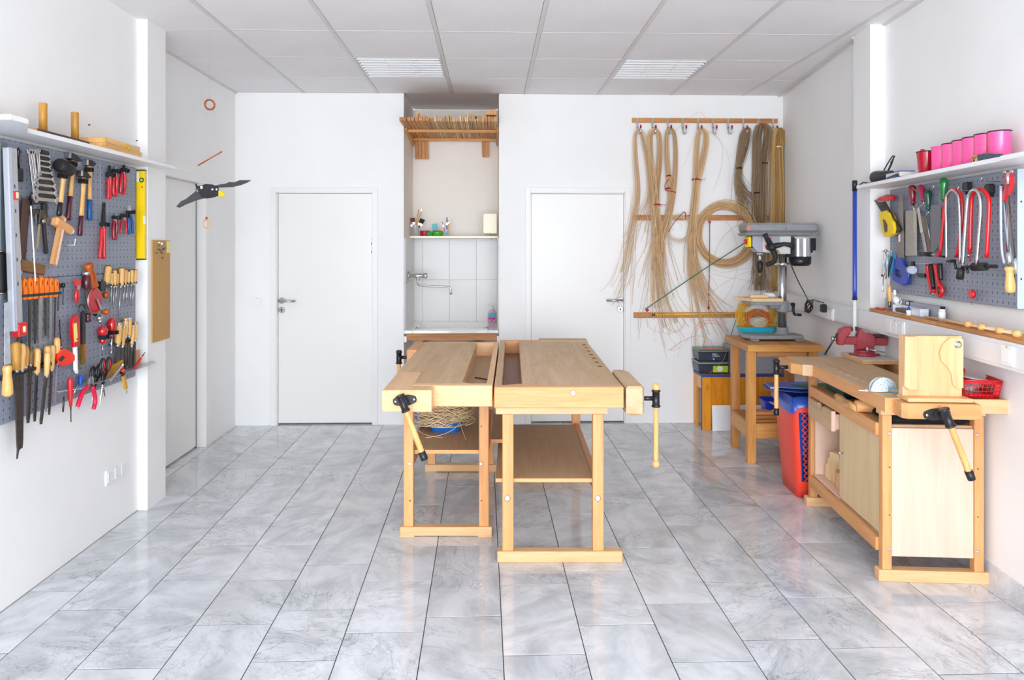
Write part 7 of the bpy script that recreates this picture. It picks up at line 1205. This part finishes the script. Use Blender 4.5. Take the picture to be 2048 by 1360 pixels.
# hand saw, blade up, blue handle
M = RW(*(0.285,1.408), .05); t = thing('hand_saw', 'long steel hand saw hanging handle down, blue handle', 'saw', M)
put('blade', poly(M, [(0.2792,1.79), (0.308,1.799), (0.3307,1.571), (0.3307,1.403), (0.2501,1.437)], -.001, .001, .05, .0003), mat('brownish_steel', C(156, 144, 136), .35, .7, var=.15), t); put('blade_edge', G().tube([(*R2(M, (0.308,1.799), .05), 0), (*R2(M, (0.3222,1.571), .05), 0), (*R2(M, (0.3307,1.403), .05), 0)], .0016, 5), CHROME, t); put('oval_label', poly(M, [(0.2705,1.572), (0.2908,1.577), (0.2908,1.536), (0.2705,1.531)], .0012, .002, .05, .0003), WHITE, t)
ho = [(0.2336,1.437), (0.3182,1.441), (0.3409,1.398), (0.3745,1.391), (0.3828,1.362), (0.3745,1.314), (0.3295,1.303), (0.2778,1.312), (0.2186,1.323), (0.2246,1.378)]; hi = [(0.2484,1.387), (0.2894,1.381), (0.3182,1.351), (0.3067,1.337), (0.2543,1.346), (0.2365,1.365)]
g = G(); H_ = [(*R2(M, p, .06), 0) for p in ho]; g.tube(H_, .0085, 8, True, flat=1.1); put('handle_rim', g, BLUE, t); g = G(); n1, n2_ = len(H_), len(hi); I_ = [(*R2(M, p, .06), 0) for p in hi]
def nearest(p, Q): return min(range(len(Q)), key=lambda k: (Q[k][0] - p[0]) ** 2 + (Q[k][1] - p[1]) ** 2)
for zz_ in (-.007, .007):
    vo = [g.bm.verts.new((x, y, zz_)) for x, y, _ in H_]; vi = [g.bm.verts.new((x, y, zz_)) for x, y, _ in I_]
    for k in range(n1):
        a_, b2 = nearest(H_[k], I_), nearest(H_[(k + 1) % n1], I_); vs = [vo[k], vo[(k + 1) % n1], vi[b2]] + ([vi[a_]] if a_ != b2 else [])
        try: g.bm.faces.new(vs)
        except ValueError: pass
put('handle_web', g, BLUE, t); put('grip_hole_rim', G().tube(I_, .006, 8, True), NAVY, t)
# back saws
def tool_handle(t, M, a_, b2, r_, m, w, prof=None):
    A = Vector((*R2(M, a_, w), 0)); B = Vector((*R2(M, b2, w), 0)); d = A - B; L = d.length; mm = Matrix.Translation(B) @ Matrix.Rotation(math.atan2(-d.x, d.y), 4, 'Z'); prof = prof or [(0, r_ * .55), (.008, r_ * .8), (.014, r_ * .62), (L * .35, r_ * .75), (L * .75, r_), (L * .93, r_ * .85), (L, r_ * .4)]
    put('handle', G().lathe(prof, 14, mm), m, t); return L
M = RW(*(0.4184,1.596), .055); t = thing('back_saw', 'back saw with dark red handle and wide pale blade', 'saw', M); tool_handle(t, M, (0.4293,1.833), (0.44,1.732), .019, DRED, .06); put('blade', poly(M, [(0.3606,1.699), (0.472,1.699), (0.4746,1.462), (0.3578,1.458)], -.001, .001, .06, .0003), mat('pale_blade', C(176, 170, 160), .4, .5, var=.12), t); put('spine', poly(M, [(0.4508,1.7), (0.4746,1.699), (0.4746,1.462), (0.4667,1.462), (0.4667,1.579), (0.4508,1.579)], -.004, .004, .06, .0005), mat('pale_brass', C(190, 190, 168), .4, .5), t); put('tang', G().tube([(*R2(M, (0.44,1.732), .06), 0), (*R2(M, (0.4561,1.694), .06), 0)], .005, 6), STEEL, t); put('gold_cord', G().tube([(*R2(M, (0.4498,1.823), .06), .014), (*R2(M, (0.482,1.81), .06), .018), (*R2(M, (0.5084,1.79), .06), .012)], .002, 5), mat('gold_cord', C(170, 150, 70), .5), t)
M = RW(*(0.5447,1.593), .06); t = thing('offset_saw', 'offset flush saw with raspberry red handle and narrow bright blade', 'saw', M); tool_handle(t, M, (0.5293,1.824), (0.565,1.738), .017, mat('raspberry_lacquer', C(160, 24, 70), .25, coat=.5), .07); put('crank', G().tube([(*R2(M, (0.565,1.738), .07), 0), (*R2(M, (0.56,1.725), .07), 0), (*R2(M, (0.5137,1.71), .07), 0), (*R2(M, (0.5241,1.683), .07), 0)], .0036, 6), CHROME, t); put('bright_spine', poly(M, [(0.4981,1.705), (0.5241,1.709), (0.5625,1.58), (0.5344,1.578)], -.004, .004, .07, .0005), CHROME, t); put('blade', poly(M, [(0.5344,1.578), (0.565,1.577), (0.6001,1.476), (0.5751,1.476)], -.001, .001, .07, .0003), STEEL, t); put('dark_blade', poly(M, [(0.5138,1.666), (0.5749,1.663), (0.634,1.478), (0.5849,1.481)], -.004, -.002, .06, .0003), mat('olive_steel', C(116, 106, 92), .35, .7), t)
M = RW(*(0.5895,1.617), .05); t = thing('offset_saw', 'offset saw with dark green handle, smaller of the green ones', 'saw', M); tool_handle(t, M, (0.5821,1.795), (0.5895,1.693), .018, DGREEN, .05); put('crank', G().tube([(*R2(M, (0.5895,1.69), .05), 0), (*R2(M, (0.5895,1.678), .05), 0), (*R2(M, (0.5596,1.661), .05), 0), (*R2(M, (0.5746,1.63), .05), 0), (*R2(M, (0.614,1.516), .05), 0)], .004, 6), STEEL, t)
M = RW(*(0.711,1.614), .06); t = thing('back_saw', 'back saw with bright green handle and wide grey blade', 'saw', M); tool_handle(t, M, (0.756,1.839), (0.7514,1.733), .021, GREEN, .07); put('blade', poly(M, [(0.6316,1.713), (0.7285,1.71), (0.7193,1.516), (0.634,1.461)], -.001, .001, .06, .0003), mat('grey_blade', C(124, 126, 132), .35, .6), t); put('tang', G().tube([(*R2(M, (0.7514,1.733), .07), 0), (*R2(M, (0.7583,1.636), .07), 0)], .005, 6), STEEL, t)
# coping / bow saws: inverted U tubes
def bow(lab, pts, m, r_, w, grip=None, extra=None, seg=8):
    o = pts[len(pts) // 2]; M = RW(*o, w); t = thing('bow_saw', lab, 'saw', M, group='bow saws on the right board'); P = [(*R2(M, p, w), 0) for p in pts]; put('bow_frame', G().tube(cat_rom(P, 4), r_, seg), m, t)
    for nm, mm, q0, q1, rr in (extra or []): put(nm, G().tube([(*R2(M, q0, w), .006), (*R2(M, q1, w), .006)], rr, 10), mm, t)
    return t
CHR = CHROME; BR = mat('bright_red_tube', C(224, 10, 20), .25, coat=.4)
t = bow('red bow saw frame, left of the bow saws, arched behind the silver one', [(0.7973,1.468), (0.8198,1.587), (0.8376,1.704), (0.8684,1.754), (0.9156,1.776), (0.9615,1.759), (0.9861,1.718), (0.9861,1.628), (0.9657,1.538), (0.9408,1.458)], BR, .0075, .10, extra=[('cross_grip', BLACK, (0.6213,1.471), (0.7327,1.47), .011), ('grip_neck', STEEL, (0.7327,1.47), (0.7791,1.468), .008), ('clamp', RED, (0.7791,1.468), (0.8064,1.466), .009), ('lever', BLACK, (0.7973,1.463), (0.8553,1.459), .005)])
t = bow('silver bow saw frame nested in the left red one', [(0.8841,1.436), (0.8819,1.585), (0.8797,1.725), (0.9014,1.756), (0.9355,1.768), (0.9648,1.752), (0.9895,1.718), (0.9976,1.583), (0.9976,1.429)], CHR, .0055, .115, extra=[('lever_grip', BLACK, (0.9057,1.441), (0.9648,1.442), .008), ('lever_tail', BLACK, (0.9606,1.442), (0.9772,1.406), .006)])
t = bow('silver bow saw with black end grip, middle of the board', [(1.029,1.412), (1.043,1.537), (1.063,1.692), (1.078,1.735), (1.109,1.754), (1.143,1.745), (1.165,1.707), (1.165,1.643), (1.151,1.536), (1.136,1.428)], CHR, .0072, .12, extra=[('end_grip', RUBBER, (1.027,1.41), (1.015,1.363), .0155), ('side_knob', BLACK, (1.051,1.419), (1.101,1.419), .006), ('side_wing', BLACK, (1.071,1.416), (1.082,1.392), .006)])
t = bow('red bow saw frame right of the silver one with long black bottom grip', [(1.05,1.475), (1.054,1.603), (1.062,1.714), (1.085,1.745), (1.115,1.76), (1.152,1.749), (1.185,1.721), (1.192,1.684), (1.185,1.578), (1.174,1.461)], BR, .0085, .10, extra=[('bottom_grip', RUBBER, (1.088,1.418), (1.177,1.423), .0185), ('grip_neck', BLACK, (1.17,1.425), (1.255,1.425), .008), ('stub', RED, (1.058,1.46), (1.062,1.442), .004), ('clamp', STEEL, (1.046,1.473), (1.054,1.464), .007)])
# coping saw with wooden handle at the right end
M = RW(*(1.279,1.556), .09); t = thing('coping_saw', 'coping saw with pale turned wooden handle and wing nut at the right end', 'saw', M); P = lambda x: (*R2(M, x, .10), 0)
L = tool_handle(t, M, (1.314,1.433), (1.321,1.319), .020, TOOLW, .10, [(0, .008), (.006, .0175), (.03, .019), (.07, .014), (.088, .014), (.097, .019), (.107, .015)]); put('threaded_sleeve', G().tube([P((1.314,1.433)), P((1.313,1.484))], .009, 10), CHROME, t); put('rod', G().tube([P((1.313,1.484)), P((1.303,1.76))], .0022, 6), mat('rod_brown', C(130, 110, 100), .4, .5), t); put('top_clamp', G().tube([P((1.304,1.764)), P((1.303,1.811))], .007, 8), CHROME, t)
put('wing_nut', G().ball(P((1.279,1.815)), .010, (1.4, .8, .4)).ball(P((1.326,1.813)), .010, (1.4, .8, .4)), CHROME, t)
put('bow_strap', G().tube(cat_rom([P((1.258,1.759)), P((1.258,1.618)), P((1.265,1.494)), P((1.282,1.438))], 4), .0055, 6), mat('pale_blue_steel', C(206, 214, 226), .3, .4), t)
M = RW(*(1.302,1.739), .075); t = thing('hack_saw', 'hack saw with red plastic grip and thin dark red blade at the board edge', 'saw', M); P = lambda x: (*R2(M, x, .09), 0)
put('red_grip', poly(M, [(1.269,1.814), (1.292,1.82), (1.309,1.804), (1.315,1.767), (1.302,1.752), (1.272,1.696), (1.245,1.698), (1.282,1.759), (1.276,1.789)], -.008, .012, .09, .003), RED, t); put('grip_rear', poly(M, [(1.228,1.77), (1.245,1.762), (1.245,1.698), (1.224,1.699)], -.012, .0, .09, .002), DRED, t)
put('thin_blade', poly(M, [(1.252,1.733), (1.26,1.732), (1.285,1.483), (1.272,1.481)], -.001, .001, .09, .0003), mat('dark_red_blade', C(130, 34, 40), .4), t); put('rod', G().tube([P((1.276,1.758)), P((1.302,1.617)), P((1.328,1.463))], .0026, 6), DSTEEL, t); put('bow_strap', G().tube(cat_rom([P((1.255,1.693)), P((1.276,1.556)), P((1.299,1.463)), P((1.322,1.425))], 4), .0062, 6, flat=.6), mat('grey_blue_strap', C(160, 182, 192), .4), t); put('end_fitting', G().tube([P((1.328,1.459)), P((1.331,1.397))], .006, 8), CHROME, t)
# black clamps at the top, knob, tape, cutters
for px, lab, p in ((0, 'black plastic peg clip above the arch of the left bow saws', (0.9247,1.782)), (1, 'black plastic peg clip left of the coping saw', (1.099,1.759))):
    t = thing('peg_clip', lab, 'clip', RW(*p, .028)); put('clip_body', G().box(-.022, .018, -.022, .022, 0, .03, bev=.006).box(-.008, .008, -.035, .0, .0, .025, bev=.003), BLACK, t); put('wire_arm', G().tube([(-.01, -.01, .02), (-.04, -.012, .035), (-.06, -.002, .04)], .0025, 6), CHROME, t)
for p, lab in (((0.7503,1.786), 'wire hook holding the left bow saws'), ((0.9671,1.763), 'wire hook holding the middle bow saws'), ((1.148,1.788), 'bright wire hook left of the wing nut')): put('peg_hook', G().tube([(0, 0, 0), (0, 0, .07), (.006, .0, .085), (.02, .014, .088)], .0024, 6), CHROME, label=lab + ' on the right board', cat='hook', M=RW(*p, .028))
t = thing('round_magnet', 'round red knob with wire sticking out low on the right board', 'knob', RW(*(0.981,1.293), .028)); put('knob', G().lathe([(.02, .020), (.028, .022), (.034, .018)], 20, None, 'z'), RED, t); put('wire', G().tube([(-.005, -.02, .02), (-.02, -.035, .014), (-.035, -.05, .008)], .002, 5), CHROME, t)
t = thing('tape_roll', 'roll of pale grey tape on the right board beside the blue saw handle', 'tape', RW(*(0.4239,1.385), .03)); put('roll', G().lathe([(-.018, .021), (.018, .021)], 20, tr(0, 0, .025), 'x'), mat('tape_grey', C(196, 198, 214), .5), t); put('black_strap', G().tube([(-.03, .035, .0), (-.02, .0, .01), (-.018, -.02, .02)], .004, 6).box(-.04, -.012, -.01, .045, 0, .012, bev=.003), BLACK, t)
put('strip_clip', G().box(-.045, .03, -.009, .009, 0, .016, bev=.002), BLACK, label='low black clip strip left of the red cutters', cat='clip', M=RW(*(0.5036,1.359), .028))
def cutter(lab, pts, ring=False, pin=None):
    M = RW(*pts[0], .05); t = thing('tube_cutter', lab, 'cutter', M); P = [(*R2(M, p, .06), .0) for p in pts]; put('red_arm', G().tube(cat_rom(P[:4], 4), .010, 8), RED, t); put('black_arm', G().tube(cat_rom(P[4:7], 4), .010, 8), BLACK, t); return t, M
t, M = cutter('red and black pipe cutter hanging left under the bow saws', [(0.5799,1.417), (0.5849,1.377), (0.6047,1.327), (0.6291,1.274), (0.6096,1.423), (0.6243,1.366), (0.6388,1.297)]); put('blade_head', G().ball((*R2(M, (0.6291,1.274), .06), .0), .011, (1, 1, .6)), STEEL, t); put('red_band', G().ball((*R2(M, (0.6388,1.287), .06), .0), .014, (1.2, .9, .8)), RED, t)
t, M = cutter('red ratchet cutter with round head right of the pipe cutter', [(0.6581,1.422), (0.6676,1.38), (0.6819,1.338), (0.7007,1.32), (0.7007,1.425), (0.7053,1.381), (0.7053,1.344)]); c_ = R2(M, (0.7007,1.293), .06); g = G(); g.tube([(c_[0] + .021 * math.cos(q), c_[1] + .026 * math.sin(q), 0) for q in [2 * PI * k / 18 for k in range(18)]], .010, 8, True); put('ring_head', g, RED, t); put('ratchet', G().lathe([(-.008, .014), (.009, .014), (.01, .006)], 12, tr(c_[0], c_[1], 0), 'z'), DSTEEL, t)
put('peg_hook', G().tube([(-.10, .0, .0), (-.09, 0, .05), (.03, .0, .05), (.06, .004, .04)], .0022, 6), CHROME, label='long wire hook carrying the two red cutters', cat='hook', M=RW(*(0.6043,1.423), .028))
# fret saw bundle at the left end, hanging proud of the board edge
M = RW(*(0.2048,1.461), .08); t = thing('fret_saw', 'small wire fret saw with pale wooden handle at the left board edge', 'saw', M); P = lambda x, z=0: (*R2(M, x, .10), z)
put('wire_frame', G().tube(cat_rom([P((0.1421,1.483)), P((0.1799,1.481)), P((0.2476,1.481)), P((0.251,1.478))], 3), .0045, 6).tube([P((0.1737,1.481)), P((0.1986,1.447)), P((0.1924,1.377)), P((0.1548,1.342)), P((0.1421,1.268)), P((0.1484,1.254))], .003, 6).tube([P((0.1548,1.475)), P((0.1357,1.347))], .001, 4), CHROME, t); put('clamp_screw', G().ball(P((0.1799,1.484)), .010), STEEL, t); put('red_bead', G().ball(P((0.1357,1.344)), .007), DRED, t)
tool_handle(t, M, (0.2171,1.295), (0.2354,1.202), .013, TOOLW, .10); put('long_needle', G().tube([P((0.2312,1.473), .01), P((0.219,1.323), .01), P((0.219,1.212), .01)], .0028, 5), mat('pale_brass2', C(206, 196, 160), .4, .5), t)
M = RW(*(0.1577,1.405), .05); t = thing('blade_packets', 'turquoise and black blade packets hanging behind the fret saw', 'packet', M)
for k, (m_, pl) in enumerate(((SKYB, [(0.1367,1.455), (0.1924,1.475), (0.2046,1.433), (0.1178,1.361), (0.0987,1.403)]), (mat('packet_blue', C(40, 150, 200), .4), [(0.2107,1.473), (0.2408,1.473), (0.2586,1.423), (0.1617,1.331), (0.143,1.348)]), (BLACK, [(0.1985,1.456), (0.2228,1.45), (0.1492,1.32), (0.1304,1.33)]))): put('packet', poly(M, pl, .004 * k, .004 * k + .003, .07, .0004), m_, t)
t = thing('paint_roller', 'small white paint roller hanging below the right board', 'roller', RW(*(0.2688,1.215), .06)); put('roller_sleeve', G().lathe([(-.03, .012), (-.028, .019), (.028, .019), (.03, .012)], 16, rotz(-.5) , 'x'), WHITE, t); put('wire_frame', G().tube([(.0, .05, 0), (.02, .035, .0), (.045, .012, .0), (.03, -.016, 0)], .0024, 6), STEEL, t); put('white_handle', bx(-.03, -.012, -.02, .055, -.006, .008, bev=.004), WHITE, t)
# ledge board on the duct
a, b_ = (0.0293,1.142), 1.62
t = thing('ledge_board', 'long narrow wooden board lying on top of the cable duct', 'board', TW(a[0], 1.1325, -.132)); n = 6
for k in range(n):
    x0, x1 = (b_ - a[0]) / n * k, (b_ - a[0]) / n * (k + 1); put('board_piece', bx(x0 + .0006, x1 - .0006, 0, .018, 0, .118, bev=.002), OAK, t)
LZ = 1.1508
def TL(px_u, w): return TW(px_u, LZ, w)
put('red_clamp', G().prism([(-.05, 0), (.05, 0), (.05, .010), (.0, .013), (-.05, .008)], -.008, .010, bev=.002), RED, label='small red plastic strip at the far end of the ledge board', cat='clip', M=TL((0.1207,1.141)[0], -.04))
p0, p1 = (0.0426,1.126), (0.6937,1.122); t = thing('spirit_level', 'grey aluminium spirit level standing on edge on the ledge board', 'level', TL(p0[0], -.105)); LL = p1[0] - p0[0]
put('level_body', bx(0, LL, 0, .062, -.010, .010, bev=.002), mat('level_grey', C(172, 176, 190), .4, .4), t); put('vial_ring', G().lathe([(.0101, .021), (.013, .021), (.0131, .014), (.0101, .014)], 20, tr(.07, .031, 0), 'z', cap=False), IRON, t); put('vial', G().cyl((.07, .031, .0101), (.07, .031, .0112), .014, seg=16), mat('vial_pale', C(214, 222, 190), .2), t); put('hang_hole', G().cyl((.13, .031, .0101), (.13, .031, .0106), .006), BLACK, t); put('top_vial', G().box(LL * .46 - .025, LL * .46 + .025, .040, .064, -.0105, .012, bev=.002), IRON, t); put('vial_window', bx(LL * .46 - .016, LL * .46 + .016, .044, .060, .0121, .0126), WHITE, t); put('end_cap', bx(LL, LL + .012, 0, .063, -.0105, .0105, bev=.002), BLACK, t); g = strokes(G(), 'W', 0, 0, .03, 0); me = g.mesh('maker_mark'); me.transform(Matrix(((1, 0, 0, LL * .8), (0, 0, 1, .015), (0, -1, 0, .0105), (0, 0, 0, 1)))); put('maker_mark', me, LGREY, t)
p0, p1 = (0.2852,1.134), (0.5993,1.145); t = thing('plastic_tray', 'clear plastic tray with small parts on the ledge board', 'tray', TL(p0[0], -.062)); LL = p1[0] - p0[0]; put('tray_body', G().box(0, LL, 0, .004, -.024, .022).box(0, .004, 0, .040, -.024, .022).box(LL - .004, LL, 0, .040, -.024, .022).box(0, LL, 0, .040, -.024, -.021).box(LL * .55, LL, 0, .038, .019, .022), mat('milky_plastic', C(226, 230, 240), .2), t); put('tray_contents', bx(.02, LL * .5, .005, .026, -.018, .018, bev=.004), mat('brown_filings', C(112, 96, 84), .7), t)
t = thing('glue_bottle', 'tiny glue bottle with blue cone cap before the plastic tray', 'bottle', TL((0.5061,1.133)[0], -.028)); put('bottle_body', G().lathe([(0, .012), (.026, .012), (.028, .010)], 14), WHITE, t); put('blue_cap', G().lathe([(.028, .009), (.036, .008), (.048, .002)], 12), BLUE, t); put('print', bx(-.006, .006, .006, .018, .0115, .0126), mat('label_rose', C(190, 130, 140), .5), t)
t = thing('tealight_tin', 'small white cap with clear bottle at the end of the level', 'bottle', TL((0.7879,1.127)[0], -.06)); put('bottle_body', G().lathe([(0, .016), (.045, .016), (.048, .013)], 14), mat('milky_plastic', C(226, 230, 240), .2), t); put('cap', G().lathe([(.048, .0145), (.056, .014)], 14), WHITE, t)
for k, (q0, q1, dw, lab, bd) in enumerate((((0.671,1.144), (1.451,1.123), -.035, 'thin wooden dowel with four pale beads along the ledge board', [(0.52), (.66), (.83), (.98)]), ((0.692,1.153), (1.349,1.138), -.06, 'plain thin wooden dowel lying behind the beaded one', []))):
    t = thing('wooden_dowel', lab, 'dowel', TL(q0[0], dw)); LL = q1[0] - q0[0]; put('dowel_rod', G().cyl((0, .010, 0), (LL, .012, .0), .0045), RATM, t)
    for f_ in bd: put('bead', G().ball((LL * f_, .0125, 0), .0165, (1.15, 1, 1), 14), TOOLW, t)
